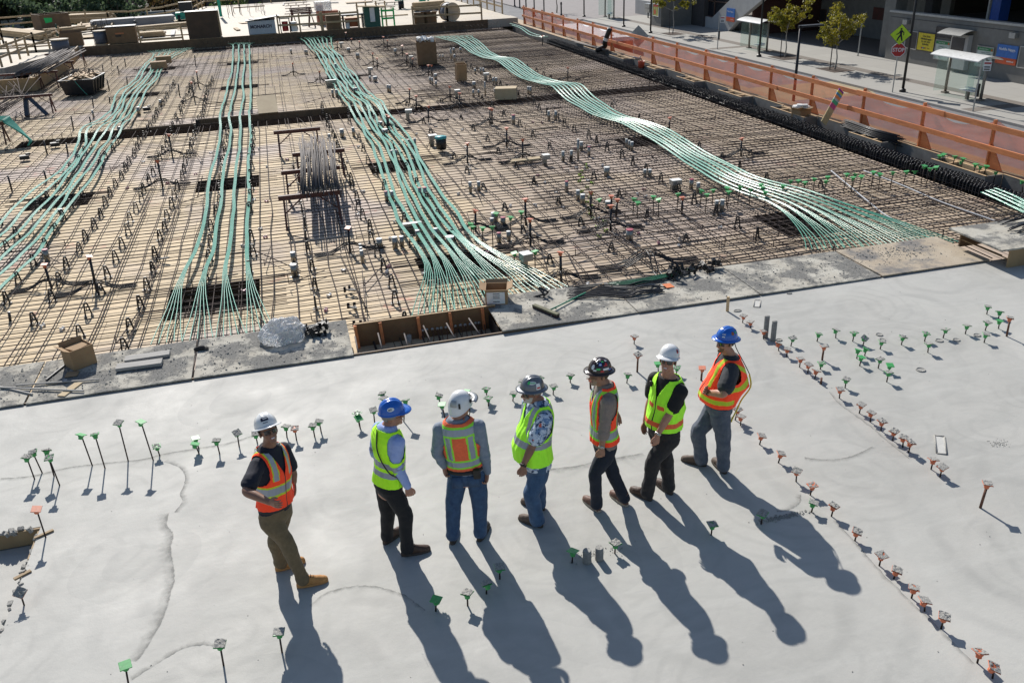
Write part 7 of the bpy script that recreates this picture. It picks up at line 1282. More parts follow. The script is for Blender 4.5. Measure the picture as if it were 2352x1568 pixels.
mb = MB(); mb.box((-.2, 0, 1.25), (1.1, .98, .6), .02); mb.build('wrap', MT['film'], o); mb = MB(); mb.box((0, 0, .05), (1.6, 1.0, .1)); mb.build('pallet_base', MT['wood'], o)
o = thing('crate_row', "row of low brown bins and a dark bench at the form edge", 'bins', (4.9, 62.95, ZU)); mb = MB(); mb.box((-.75, 0, .45), (1.0, .8, .9)); mb.build('bin', MT['card_dark'], o); mb = MB(); mb.box((.55, 0, .85), (1.5, .8, .08)); mb.box((-.1, 0, .42), (.08, .7, .84)); mb.box((1.2, 0, .42), (.08, .7, .84)); mb.build('bench', MT['dark_metal'], o); mb = MB(); mb.box((.5, .2, .35), (.9, .5, .55)); mb.build('crate', [mt('brick_orange', (.5, .16, .06), rough=.7)], o); mb = MB(); mb.cyl((.15, -.25, 0), .14, .38, 14); mb.build('pail', MT['white'], o)
o = thing('site_toilet', "green cabinet with a sheet of plywood on top standing at the form edge", 'cabinet', (6.75, 62.9, ZU)); Hh = vp(T(1, 0, 1055, 62), 62.9).z-ZU; mb = MB(); mb.box((0, .1, Hh/2), (1.05, .9, Hh)); mb.build('body', [mt('cabinet_green', (.02, .12, .09), (.015, .09, .07), rough=.5)], o); mb = MB(); mb.box((0, 0, Hh+.03), (1.9, 1.3, .05), M=Matrix.Rotation(.05, 3, 'Y')); mb.build('top_sheet', MT['lumber'], o); mb = MB(); mb.box((0, -.4, .8), (.32, .2, .9)); mb.build('canister', MT['white'], o)
for k in range(4): mb = MB(); mb.box((-.95+k*.6+(.1 if k > 1 else 0), -.1, .8), (.1, .08, 1.6)); mb.build('post', MT['wood'], o)
def railing(name, label, pts, h=1.07, z=ZU, mat='lumber', rails=(1.0, .5), step=2.4, kick=False, gmat=None):
    o = thing(name, label, 'railing', (pts[0][0], pts[0][1], z)); p0 = V((pts[0][0], pts[0][1], 0))
    for a, bq in zip(pts, pts[1:]):
        a, bq = V((*a, 0))-p0, V((*bq, 0))-p0; n = max(1, round((bq-a).length/step))
        for k in range(n+1):
            p = a.lerp(bq, k/n); mb = MB(); mb.box((p.x, p.y, h/2+.05), (.1, .1, h+.1)); mb.build('post', MT[mat], o)
        for r in rails: mb = MB(); mb.beam(a+V((0, -.07, r)), bq+V((0, -.07, r+random.gauss(0, .02))), .05, .12); mb.build('rail', MT[mat], o)
    return o
railing('timber_railing', "timber guard rail along the front of the upper deck by the lettered box", [(.5, 62.6), (3.3, 62.55)], step=1.4); railing('timber_railing', "short timber guard rail between the bins and the green cabinet", [(3.4, 62.6), (5.8, 62.5)], step=1.3); railing('timber_railing', "timber guard rail at the corner of the upper deck near the orange net", [(9.5, 62.5), (11.9, 62.5), (14.3, 62.45)]); railing('green_railing', "green painted guard rail beside the green cabinet", [(7.4, 62.55), (8.2, 62.55)], mat='paint_green', step=1.0); railing('timber_railing', "low timber rail between the job box and the tall brown crate", [(-8.2, 62.6), (-5.6, 62.6)], h=.9, rails=(.8, .15))
railing('timber_railing', "long timber guard rail before the trees at the back of the upper deck", [(-26, 76.6), (-20.3, 79.4), (-16, 81.2), (-12.4, 79.2), (-10.6, 77.6), (-8.3, 81.5), (-6.4, 87.5), (-5.8, 94.8), (3.5, 94.8)], step=2.7); railing('timber_railing', "timber guard rail far along the back edge over the street", [(3.7, 94.7), (16.4, 94.7)], step=3); railing('timber_railing', "pale timber guard rail following the street side of the upper deck", [(16.7, 66.0), (16.6, 94.6)], step=2.4); railing('timber_railing', "timber guard rail slanting beside the pit near the bar rack", [(-14.3, 54.0), (-14.0, 60.8), (-13.2, 64.5)], z=ZU, step=1.8); railing('timber_railing', "sunlit timber guard rail climbing behind the raised form box", [(-18.5, 70), (-17.0, 66), (-21, 61)], step=2.0)
random.seed(50); mb = MB()
for k in range(40): x, y = (-4.2+random.random()*4.0, 79+random.random()*8) if k < 26 else (-11.2+random.random()*2, 62.8+random.random()*2.5); mb.tube([(x, y, ZU), (x+random.gauss(0, .04), y, ZU+random.uniform(.8, 1.5))], .018, 5)
tag(mb.build('starter_bars', MT['rebar']), "scattered upright starter bars on the upper deck", None, None, 'stuff')
o = thing('hose', "yellow hose looping over the back guard rail", 'hose', (0, 0, 0)); mb = MB(); mb.tube(catmull([V((-3.5, 94.6, .4)), V((-2.9, 94.6, 1.3)), V((-1.6, 94.6, 1.75)), V((.4, 94.6, 1.3)), V((3, 94.6, 1.0)), V((6, 94.6, 1.35)), V((7, 94.6, .9)), V((6.5, 93, .3))], 6), .04, 6); mb.build('tube', [mt('hose_yellow', (.6, .6, .05), rough=.5)], o, True)
# ================================================================== trees
def leaf(name, c1, c2):
    m, t, b = nodes(name); oi = tex(t, 1.7, 3); cc = mix(t, ramp(t, oi, .35, .65), c1, c2); t.links.new(cc, b.inputs["Base Color"]); b.inputs["Roughness"].default_value = .5; tl = t.nodes.new("ShaderNodeBsdfTranslucent"); t.links.new(cc, tl.inputs[0]); ms = t.nodes.new("ShaderNodeMixShader"); ms.inputs[0].default_value = .45; t.links.new(b.outputs[0], ms.inputs[1]); t.links.new(tl.outputs[0], ms.inputs[2]); t.links.new(ms.outputs[0], t.nodes["Material Output"].inputs[0]); MT[name] = m
leaf('leaf_yellow', (.22, .22, .02), (.29, .24, .03)); leaf('leaf_green', (.05, .095, .022), (.085, .13, .035)); leaf('leaf_dark', (.022, .042, .014), (.04, .06, .02)); leaf('leaf_rust', (.10, .055, .025), (.06, .06, .02)); leaf('leaf_blue', (.07, .115, .06), (.11, .15, .08)); mt('bark', (.17, .14, .11), (.11, .09, .07), rough=.9, scale=14); mt('bark_pale', (.40, .38, .34), (.3, .28, .25), rough=.9, scale=14)
def tree(label, loc, h0, H_, R_, n, ls, lm, bark='bark', nb=9, tr=.07, stake=False, seed=0, group=None, lift=.25):
    random.seed(seed); o = thing('tree', label, 'tree', loc, 0, group); mb = MB(); mb.tube(catmull([V((0, 0, 0)), V((.04*R_, 0, h0*.5)), V((0, .03*R_, h0)), V((.05, 0, h0+(H_-h0)*.75))], 4), [tr*(1-i/14*.75) for i in range(13)], 8); cl = []
    for k in range(nb):
        a = 2*pi*k/nb+random.gauss(0, .3); z = h0+(H_-h0)*random.uniform(0, .5); r = R_*random.uniform(.6, 1.05); e = V((cos(a)*r, sin(a)*r, min(H_, z+(H_-h0)*random.uniform(lift*.6, lift*2)))); st = V((0, 0, z)); md = st.lerp(e, .5)+V((0, 0, -.06*r)); mb.tube(catmull([st, md, e], 3), [tr*.5, tr*.45, tr*.4, tr*.33, tr*.27, tr*.2, tr*.12], 6)
        for q in range(7): f = random.uniform(.3, 1.1); cl.append((st.lerp(e, f)+V((random.gauss(0, .13), random.gauss(0, .13), random.gauss(.02, .1)))*R_, R_*random.uniform(.10, .21)))
    for q in range(nb): cl.append((V((random.gauss(0, .2)*R_, random.gauss(0, .2)*R_, h0+(H_-h0)*random.uniform(.3, 1))), R_*random.uniform(.12, .2)))
    mb.build('trunk', MT[bark], o, True); lf = MB()
    for i in range(n):
        c, r = random.choice(cl); u = V((random.gauss(0, 1), random.gauss(0, 1), random.gauss(0, .8))).normalized()*r*random.random()**.4; p = c+u; d = V((random.gauss(0, 1), random.gauss(0, 1), random.gauss(0, .7))).normalized(); s = d.orthogonal().normalized(); f = d.cross(s); k = ls*random.uniform(.6, 1.3); lf.add([p-s*k*.5, p+f*k*.3, p+s*k*.5+d*k*.12, p-f*k*.3], [(0, 1, 2, 3)])
    lf.build('crown', MT[lm], o)
    if stake: mb = MB(); mb.cyl((-.32, .15, 0), .035, h0*1.15, 8); mb.build('stake', MT['dark_metal'], o)
    return o
ZP = ZS+.14
tree("young yellow green street tree nearest the yellow walking man sign", (39.5, 57.5, ZP), 1.6, 4.5, 1.75, 3300, .17, 'leaf_yellow', 'bark_pale', 10, .06, True, 3, "young street trees on the pavement"); tree("young yellow green street tree between two bus shelters", (39.7, 64.7, ZP), 1.6, 4.6, 1.5, 2900, .17, 'leaf_yellow', 'bark_pale', 9, .06, True, 5, "young street trees on the pavement"); tree("young street tree with wide low branches by the food poster pier", (39.4, 85.5, ZP), 2.0, 5.2, 1.9, 3600, .2, 'leaf_yellow', 'bark_pale', 8, .06, True, 8, "young street trees on the pavement"); tree("bare thin street tree on the plaza by the bollards", (37.0, 116.8, ZP), 1.6, 5.0, 1.6, 300, .12, 'leaf_rust', 'bark', 12, .09, False, 9)
for i, (x, y, R_, H_, lm, n) in enumerate(((-34, 104, 4.6, 8.6, 'leaf_rust', 2600), (-30.5, 95, 3.2, 6.6, 'leaf_rust', 1700), (-24.5, 103, 3.6, 9.4, 'leaf_dark', 3800), (-19.2, 101, 4.4, 8.4, 'leaf_blue', 3600), (-13.6, 100, 4.2, 8.2, 'leaf_blue', 3600), (-9.0, 105, 3.2, 7.2, 'leaf_rust', 2200), (-3.4, 108, 3.2, 6.2, 'leaf_green', 2200), (-27.5, 92, 2.6, 5.6, 'leaf_dark', 1500), (-16, 95.5, 2.6, 5.2, 'leaf_dark', 1600), (4.2, 112, 2.4, 4.8, 'leaf_yellow', 1400), (-21.5, 110, 4, 10, 'leaf_dark', 2600), (-40, 99, 4, 8, 'leaf_dark', 2200), (-36, 88, 3, 6.2, 'leaf_rust', 1500))):
    tree(["bushy tree with bronze foliage behind the upper deck at the edge of the view", "low bronze bush behind the corner guard rail", "dense dark upright tree behind the open brown crate", "broad blue green tree behind the stepped timber stack", "broad blue green tree behind the grey sheet stacks", "bronze tinted tree behind the green lift", "mid green bush behind the back guard rail bend", "dark low bush hugging the corner guard rail", "dark low bush in front of the blue green trees", "small yellow green bush beyond the far guard rail", "tall dark tree deep behind the blue green one", "dark tree at the outermost edge of the view", "bronze shrub beside the outermost dark tree"][i], (x, y-7, ZS), 1.4, H_, R_, int(n*1.4), .42, lm, 'bark', 11, .16, False, 20+i, "trees beyond the upper deck", .3)
# ================================================================== street furniture
def lampost(label, loc, h, arm=None, name='lamp_post'):
    o = thing(name, label, 'lamp post', loc, 0, "dark lamp posts along the street"); mb = MB(); mb.tube([(0, 0, .0), (0, 0, h)], [.085, .06], 10); mb.build('pole', MT['black'], o, True); mb = MB(); mb.lathe([(.2, 0), (.2, .14), (.11, .2), (.09, .22)], n=14); mb.build('base', MT['black'], o)
    if arm: mb = MB(); mb.box((arm*.5+.1, 0, h), (1.25, .36, .09)); mb.box((.0, 0, h-.02), (.2, .16, .12)); mb.build('lamp_head', MT['dark_metal'], o)
for i, (p, tp, lab) in enumerate((((3, 1235, 845), 0, "dark lamp post beside the STOP sign"), ((2, 1272, 305), 0, "dark lamp post in front of the food poster pier"), ((2, 662, 155), 0, "dark lamp post on the plaza behind the netting"), ((2, 295, 130), 0, "dark lamp post on the plaza nearest the bare tree"))):
    B = gp(T(p[0], 0, p[1], p[2]), ZP); lampost(lab, B, 8.5)
B = xp(T(2, 0, 1027, 165), 37.8); lampost("dark lamp post rising behind the white box truck", (B.x, B.y, ZP), 8.5); B = xp(T(2, 0, 2290, 250), 38.3); lampost("dark lamp post in front of the shelter beside the diagonal wall", (B.x, B.y, ZP), 8.5)
B = gp(T(3, 0, 300, 245), .9); lampost("low lamp post with a flat head rising behind the orange fence", (B.x, B.y, ZS), 5.4, 1.0)
B = xp(T(2, 0, 205, 100), 33.5); lampost("dark lamp post behind the far end of the orange net", (B.x, B.y, ZS), 8)
for i, (x, y, lab) in enumerate(((453, 143, "short black bollard by the bare plaza tree"), (130, 95, "short black bollard at the plaza corner"), (72, 75, "short black bollard farthest along the plaza edge"), (25, 60, "short black bollard behind the guard rail corner"))):
    B = gp(T(2, 0, x, y), ZP); o = thing('bollard', lab, 'bollard', B, 0, "black bollards on the plaza"); mb = MB(); mb.lathe([(.16, 0), (.16, .1), (.1, .14), (.09, 1.35), (.12, 1.4), (.12, 1.5), (.05, 1.62), (.01, 1.63)], n=12); mb.build('post', MT['black'], o, True); mb = MB(); mb.lathe([(.14, 1.3), (.15, 1.33), (.14, 1.36)], n=12); mb.build('collar', MT['dark_metal'], o)
m, t, b = nodes('glass'); b.inputs["Base Color"].default_value = (.62, .78, .72, 1); b.inputs["Roughness"].default_value = .08; tr = t.nodes.new("ShaderNodeBsdfTransparent"); tr.inputs[0].default_value = (.92, .97, .955, 1); ms = t.nodes.new("ShaderNodeMixShader"); ms.inputs[0].default_value = .09; t.links.new(tr.outputs[0], ms.inputs[1]); t.links.new(b.outputs[0], ms.inputs[2]); t.links.new(ms.outputs[0], t.nodes["Material Output"].inputs[0]); MT['glass'] = m
mt('shelter_white', (.74, .74, .72), rough=.35); mt('bronze', (.30, .275, .235), (.24, .22, .19), rough=.45, metal=.5)
def shelter(label, ya, yb_, x=39.8):
    o = thing('bus_shelter', label, 'bus shelter', (x, (ya+yb_)/2, ZP), 0, "glass bus shelters on the pavement"); L = abs(ya-yb_)
    for s in (-1, 1):
        mb = MB(); mb.cyl((0, s*L/2, 0), .085, 2.3, 12); mb.build('post', MT['bronze'], o, True); mb = MB(); mb.box((0, s*L/2, .05), (.34, .34, .1)); mb.build('foot', MT['bronze'], o)
    mb = MB(); mb.ringloft([[(xx, y_, 2.30+.22*(1-((xx+.25)/.85)**2)+dz) for xx, dz in [(-1.1+1.7*i/10, 0) for i in range(11)]+[(.6-1.7*i/10, .05) for i in range(11)]] for y_ in (-L/2-.5, L/2+.5)]); mb.build('roof', MT['shelter_white'], o)
    mb = MB(); mb.box((.04, 0, 1.2), (.012, L-.2, 2.0)); mb.build('back_pane', MT['glass'], o); mb = MB(); mb.box((-.45, L/2+.05, 1.2), (.8, .012, 2.0)); mb.build('end_pane', MT['glass'], o); mb = MB(); mb.box((-.3, -L/2+.7, 1.2), (.5, .012, 2.0)); mb.build('end_pane', MT['glass'], o)
    mb = MB(); mb.box((-.35, -.2-L*.2, .52), (.42, 1.1, .05)); mb.box((-.12, -.2-L*.2, .62), (.04, 1.1, .1)); mb.build('bench', MT['shelter_white'], o); mb = MB(); mb.box((-.35, -.2-L*.2, .25), (.16, .16, .5)); mb.build('bench_leg', MT['bronze'], o)
shelter("glass bus shelter with a curved white roof in front of the poster wall", 46.3, 43.3); shelter("glass bus shelter with a curved white roof beside the diagonal concrete wall", 71.6, 68.6, 40.3); shelter("far glass bus shelter beyond the white truck", 107.4, 104.4, 40.3)
def busstop(label, B):
    o = thing('bus_stop_pole', label, 'bus stop', B, 0, "bus stop poles at the kerb"); mb = MB(); mb.cyl((0, 0, 0), .04, 2.8, 8); mb.build('pole', MT['grey_metal'], o); mb = MB(); mb.box((.22, -.2, 2.45), (.38, .03, .5), -.7); f_ = mb.build('plate', MT['white'], o); R = Matrix.Rotation(-.7, 4, 'Z'); M = Matrix.Translation((.22, -.2, 2.45)) @ R
    for z, mk in ((.15, 'sign_red'), (-.05, 'black'), (-.17, 'black')): q = MB(); q.box((0, -.02, z), (.34 if z > 0 else .28, .012, .08 if z > 0 else .06)); s = q.build('stripe', [MT[mk] if mk in MT else mt(mk, (.5, .03, .025), rough=.4)], f_); s.matrix_local = M
    mb = MB(); mb.box((.06, 0, 1.15), (.1, .2, .7)); mb.build('timetable', MT['black'], o)
busstop("bus stop pole with a small striped plate before the poster wall shelter", gp(T(3, 0, 1882, 1025), ZP)); busstop("bus stop pole with a small striped plate near the blue poster on the diagonal wall", gp(T(2, 0, 1887, 455), ZP))
B = gp(T(3, 0, 1142, 850), ZP); ang = atan2(B.x, B.y); o = thing('stop_sign', "red STOP sign under a yellow walking person diamond on one pole", 'traffic sign', B, -ang); mb = MB(); mb.cyl((0, 0, 0), .035, 4.05, 8); mb.build('pole', MT['grey_metal'], o)
def disc(n, r, a0, y, th=.02): mb = MB(); mb.ringloft([[(r*cos(a0+2*pi*i/n), yy, r*sin(a0+2*pi*i/n)) for i in range(n)] for yy in (y, y+th)]); return mb
mb = disc(8, .43, pi/8, -.06); s = mb.build('stop_plate', MT['white'], o); s.location.z = 2.55; mb = disc(8, .395, pi/8, -.066, .006); s2 = mb.build('red_face', [MT['sign_red']], s); text("STOP", .32, MT['white'], s, Matrix.Translation((0, -.07, 0)) @ Matrix.Rotation(pi/2, 4, 'X'), bold=.006, sx=.88)
mt('sign_yellow', (.55, .80, .03), rough=.4); mb = disc(4, .62, 0, -.06); s = mb.build('warning_plate', MT['black'], o); s.location.z = 3.45; mb = disc(4, .595, 0, -.066, .006); mb.build('yellow_face', MT['sign_yellow'], s)
mb = MB(); pl = [[(-.03, .30), (.06, .30), (.10, .22), (.02, .2)]]
def strip(a, bq, w1, w2): a, bq = V((a[0], 0, a[1])), V((bq[0], 0, bq[1])); d = (bq-a).normalized(); n_ = V((-d.z, 0, d.x)); mb.add([a+n_*w1+V((0, -.069, 0)), a-n_*w1+V((0, -.069, 0)), bq-n_*w2+V((0, -.069, 0)), bq+n_*w2+V((0, -.069, 0))], [(0, 1, 2, 3)])
mb.add([(.0+.06*cos(2*pi*i/14), -.069, .33+.06*sin(2*pi*i/14)) for i in range(14)], [tuple(range(14))])
for a, bq, w1, w2 in (((.01, .26), (.02, -.05), .07, .06), ((.03, -.02), (.12, -.36), .05, .04), ((.0, -.02), (-.10, -.18), .05, .045), ((-.10, -.16), (-.16, -.36), .045, .035), ((-.02, .22), (-.12, .06), .035, .03), ((-.12, .07), (-.24, -.0), .03, .025), ((.06, .23), (.17, .10), .035, .03), ((.17, .11), (.17, -.04), .03, .025)): strip(a, bq, w1, w2)
mb.build('walking_figure', MT['black'], s)
B = gp(T(2, 0, 1160, 335), -1.1); o = thing('road_sign', "grey back of a diamond sign with a stop sign below, behind the orange net", 'traffic sign', (B.x, B.y, ZS), -atan2(B.x, B.y)); mb = MB(); mb.cyl((0, 0, 0), .035, 4, 8); mb.build('pole', MT['grey_metal'], o); mb = disc(4, .72, 0, -.05); s = mb.build('diamond_plate', MT['grey_metal'], o); s.location.z = 3.4; mb = disc(8, .43, pi/8, -.05); s = mb.build('octagon_plate', MT['grey_metal'], o); s.location.z = 2.25
B = gp(T(3, 0, 825, 520), ZS+.1); o = thing('grey_pole', "plain pale pole standing before the dark passage", 'pole', B); mb = MB(); mb.cyl((0, 0, 0), .05, 3.1, 8); mb.build('shaft', MT['grey_metal'], o); mb = MB(); mb.cyl((0, 0, 0), .12, .04, 8); mb.build('base', MT['grey_metal'], o)
for i, (x, y) in enumerate(((39.5, 57.5), (39.7, 64.7), (39.4, 85.5))): mb = MB(); mb.box((0, 0, .008), (1.7, 2.4, .016)); o = mb.build('tree_pit', MT['mulch']); o.location = (x, y, ZP); o['kind'] = 'structure'
# white box truck
mt('truck_white', (.80, .80, .79), (.74, .74, .73), rough=.4); mt('maroon', (.22, .03, .03), rough=.4)
o = thing('box_truck', "white box truck parked beyond the orange net", 'truck', (22.65, 63.3, ZS)); mb = MB(); mb.box((0, 0, 2.22), (2.4, 10.8, 2.5)); mb.build('cargo_box', MT['truck_white'], o); mb = MB(); mb.box((0, 6.3, 1.5), (2.2, 1.7, 1.9)); mb.build('cab', MT['truck_white'], o); mb = MB(); mb.box((0, 7.16, 1.95), (1.9, .02, .8)); mb.build('windscreen', MT['glass_dark'], o); mb = MB(); mb.box((0, 0, .85), (1.0, 11, .25)); mb.build('chassis', MT['dark_metal'], o); mb = MB(); mb.box((0, -5.42, 2.1), (2.2, .03, 2.2)); mb.build('rear_door', MT['maroon'], o)
for x in (-1, 1):
    for y in (-3.8, -2.8, 6.2): wheel(o, (x*1.02, y, .5), .5, .28)
for k in range(3): mb = MB(); mb.box((-.8+k*.8, -4.6+k*.3, 3.5), (.2, .12, .08)); mb.build('roof_vent', MT['grey_metal'], o)
def car(label, loc, rz, c, nm):
    o = thing('parked_car', label, 'car', loc, rz, "cars parked on the far street"); pm(nm, c, rough=.25); m = bpy.data.materials[nm]; mb = MB(); pr = [(-2.2, .35), (-2.25, .8), (-1.9, .95), (-1.2, 1.0), (-.7, 1.42), (.7, 1.45), (1.5, 1.0), (2.2, .85), (2.25, .4)]; mb.ringloft([[(y, z if z < .9 else z, 0) for y, z in pr]]*0+[[(yy, s*(.86 if z < 1.2 else .7), z) for yy, z in pr] for s in (-1, 1)]); mb.build('body', m, o); mb = MB()
    for s in (-1, 1): mb.add([(-1.05, s*.80, 1.03), (1.3, s*.80, 1.03), (.62, s*.715, 1.38), (-.62, s*.715, 1.36)], [(0, 1, 2, 3)])
    mb.build('side_window', MT['glass_dark'], o)
    for x in (-1.35, 1.35):
        for s in (-1, 1): q = MB(); q.tube([(x, s*.9-.1, .32), (x, s*.9+.1, .32)], .32, 14); q.build('wheel', MT['black'], o, True)
car("blue grey car parked beyond the back guard rail", gp(T(1, 0, 95, 36), ZS), .1, (.2, .27, .36), 'car_blue'); car("pale car parked behind the far bushes", gp(T(1, 0, 190, 8), ZS), .1, (.4, .4, .42), 'car_pale')
# ================================================================== station building across the street
o = thing('station_building', "grey concrete station building with a dark open deck and an overhanging upper floor", 'building', (45.8, 50, ZS))
P_ = lambda x, y, z: (x-45.8, y-50, z-ZS)
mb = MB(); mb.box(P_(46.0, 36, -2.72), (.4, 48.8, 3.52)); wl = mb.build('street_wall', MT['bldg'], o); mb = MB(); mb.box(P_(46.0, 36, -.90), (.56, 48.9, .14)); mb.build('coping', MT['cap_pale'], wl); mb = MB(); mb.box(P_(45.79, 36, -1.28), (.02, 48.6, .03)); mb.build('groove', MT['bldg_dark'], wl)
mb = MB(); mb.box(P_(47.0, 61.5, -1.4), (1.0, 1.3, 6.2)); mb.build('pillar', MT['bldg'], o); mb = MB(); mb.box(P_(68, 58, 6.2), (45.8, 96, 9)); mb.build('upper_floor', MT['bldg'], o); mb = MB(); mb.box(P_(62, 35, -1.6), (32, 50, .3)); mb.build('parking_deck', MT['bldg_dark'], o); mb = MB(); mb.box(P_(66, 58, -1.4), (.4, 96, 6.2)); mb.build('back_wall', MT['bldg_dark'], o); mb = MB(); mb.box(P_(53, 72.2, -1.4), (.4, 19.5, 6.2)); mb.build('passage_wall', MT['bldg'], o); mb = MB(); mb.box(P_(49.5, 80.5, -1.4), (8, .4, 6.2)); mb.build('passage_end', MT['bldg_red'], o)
mb = MB(); mb.box(P_(48.3, 52.3, .2), (.8, .8, 2.6)); mb.build('blue_door', [mt('door_blue', (.02, .09, .42), rough=.5)], o); mb = MB(); mb.box(P_(48.2, 52.85, .2), (.8, .14, 2.8)); mb.build('door_frame', MT['cap_pale'], o); mb = MB(); mb.box(P_(49, 59.8, .3), (.8, .8, 3.4)); mb.build('column', MT['bldg_dark'], o); mb = MB(); mb.box(P_(48, 56.5, -1.2), (.2, 3.4, .25)); mb.build('wheel_stop', MT['cap_pale'], o)
def slabpoly(name, pts, x, th, mat, par): mb = MB(); mb.ringloft([[P_(xx, y, z) for y, z in pts] for xx in (x, x+th)]); return mb.build(name, MT[mat], par)
slabpoly('stair_wall', [(95.4, -4.6), (93.2, -3.25), (87.9, -3.36), (83.3, -.9), (80.6, .6), (80.3, 1.6), (76.6, 1.6), (77.9, -1.0), (81.8, -2.9), (83.2, -3.7), (84.5, -4.6)], 44.9, .5, 'bldg_light', o); gl = slabpoly('stair_window', [(93.4, -3.2), (87.9, -3.33), (83.4, -.9), (80.6, .7), (93.4, .9)], 45.2, .1, 'glass_dark', o)
mb = MB()
for y in (87.9, 90.6, 93.4): mb.box(P_(45.15, y, -1.3), (.08, .1, 4.2))
mb.box(P_(45.15, 89, -1.75), (.08, 9, .09)); mb.beam(P_(45.15, 93.4, -3.2), P_(45.15, 87.9, -3.33), .1, .1); mb.beam(P_(45.15, 87.9, -3.3), P_(45.15, 81.5, .2), .1, .1); mb.build('mullions', MT['mullion'], gl)
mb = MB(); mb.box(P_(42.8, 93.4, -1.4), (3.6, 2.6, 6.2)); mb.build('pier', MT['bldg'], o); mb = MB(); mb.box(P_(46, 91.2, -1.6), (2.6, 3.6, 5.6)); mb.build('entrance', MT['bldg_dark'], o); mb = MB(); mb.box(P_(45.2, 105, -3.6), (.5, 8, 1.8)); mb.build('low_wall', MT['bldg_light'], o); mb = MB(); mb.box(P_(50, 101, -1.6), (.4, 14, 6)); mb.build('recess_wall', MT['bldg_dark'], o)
def onwall(name, label, y0, y1, z0, z1, mat, cat, x=45.78, th=.05, frame=None, group=None):
    t_ = thing(name, label, cat, (x, (y0+y1)/2, (z0+z1)/2), 0, group); mb = MB(); mb.box((-th/2, 0, 0), (th, abs(y1-y0), abs(z1-z0))); mb.build('panel', MT[mat], t_)
    if frame:
        fb = MB(); a, bq = abs(y1-y0)/2+.03, abs(z1-z0)/2+.03
        for s in (-1, 1): fb.box((-th/2-.01, s*a, 0), (th+.02, .05, 2*bq+.05)); fb.box((-th/2-.01, 0, s*bq), (th+.02, 2*a-.05, .05))
        fb.build('frame', MT[frame], t_)
    return t_
def wtext(body, size, mat, par, y, z, x=-.056, **k): return text(body, size, MT[mat], par, Matrix(((0, 0, -1, x), (-1, 0, 0, y), (0, 1, 0, z), (0, 0, 0, 1))), **k)
mt('poster_yellow', (.72, .58, .03), rough=.5); mt('poster_blue', (.045, .17, .52), rough=.5); mt('poster_orange', (.62, .10, .03), rough=.5); mt('notice_green', (.03, .22, .08), rough=.5); mt('notice_pale', (.50, .56, .52), (.42, .5, .46), rough=.5, scale=3); mt('poster_dark', (.05, .045, .045), rough=.5); mt('poster_red', (.10, .018, .012), (.05, .015, .01), rough=.5, scale=2); mt('poster_food', (.5, .42, .12), (.25, .3, .06), rough=.5, scale=3)
q = onwall('poster', "yellow poster reading One Suite on the grey street wall", 55.1, 56.85, -3.3, -2.12, 'poster_yellow', 'poster', frame='bldg_dark')
for s, z in (("One Suite", .38), ("Multiple apps", .2), ("to run your", .02), ("business.", -.16)): wtext(s, .2, 'black', q, 0, z, bold=.004)
mb = MB(); mb.box((-.056, 0, .2), (.006, 1.3, .02)); mb.build('strike_line', MT['black'], q)
for k, mk in enumerate(('sign_red', 'poster_blue', 'notice_green', 'poster_orange')): mb = MB(); mb.box((-.054, .36-k*.13, -.42), (.008, .1, .1)); mb.build('logo_tile', MT[mk], q)
wtext("Zoho", .13, 'black', q, -.35, -.42)
q = onwall('poster', "blue and orange poster reading Huddle Happy beside the last notice board", 47.4, 49.15, -2.93, -2.15, 'poster_blue', 'poster'); wtext("Huddle Happy.", .235, 'white', q, .0, .12, bold=.004); mb = MB(); mb.box((-.026, 0, -.59), (.052, 1.75, .39)); s = mb.build('orange_band', MT['poster_orange'], q); wtext("zoom.us", .17, 'white', q, -.4, -.58, bold=.004)
onwall('poster', "dark poster with a pale triangle half hidden behind the diamond sign", 56.95, 58.2, -3.3, -2.15, 'poster_dark', 'poster', frame='cap_pale'); onwall('blank_panel', "plain grey panel beside the blue and orange poster", 45.4, 47.2, -3.35, -2.15, 'bldg', 'panel', frame='cap_pale'); onwall('display_panel', "dark glass display panel above the first green topped notice", 53.55, 55.05, -2.2, -1.6, 'glass_dark', 'display', frame='bldg_dark')
for k, (y0, y1, lab) in enumerate(((53.5, 54.9, "notice board with green header and a map beside the yellow poster"), (49.45, 50.85, "notice board with green header and a line diagram before the blue poster"))):
    q = onwall('notice_board', lab, y0, y1, -3.7, -2.48, 'notice_pale', 'notice board', frame='grey_metal', group="green topped notice boards on the street wall"); mb = MB(); mb.box((-.058, 0, .5), (.014, 1.38, .2)); mb.build('header', MT['notice_green'], q); wtext("Transit Routes" if k == 0 else "Schedules & Fares", .11, 'white', q, .12, .5, x=-.068); mb = MB(); mb.box((-.062, -.58, .48), (.008, .12, .14)); mb.build('badge', MT['poster_orange'], q); mb = MB(); random.seed(k)
    for i in range(16): mb.box((-.056, random.uniform(-.5, .5), random.uniform(-.45, .3)), (.006, random.uniform(.08, .4), .02))
    mb.build('diagram', MT['bldg_dark' if k else 'notice_green'], q)
q = onwall('ticket_kiosk', "ticket kiosk with a curved canopy set against the street wall", 51.5, 53.1, -4.1, -1.85, 'bldg_light', 'kiosk', th=.35); mb = MB(); mb.box((-.36, .1, .45), (.03, 1.2, .95)); mb.build('screen', MT['glass_dark'], q); mb = MB(); mb.ringloft([[(-1.25+1.25*i/8, yy, 1.15+.28*sin(pi*(i/8)*.62)) for i in range(9)]+[(-1.25*i/8, yy, 1.19+.28*sin(pi*(1-i/8)*.62)) for i in range(9)] for yy in (-1.05, 1.25)]); mb.build('canopy', MT['grey_metal'], q)
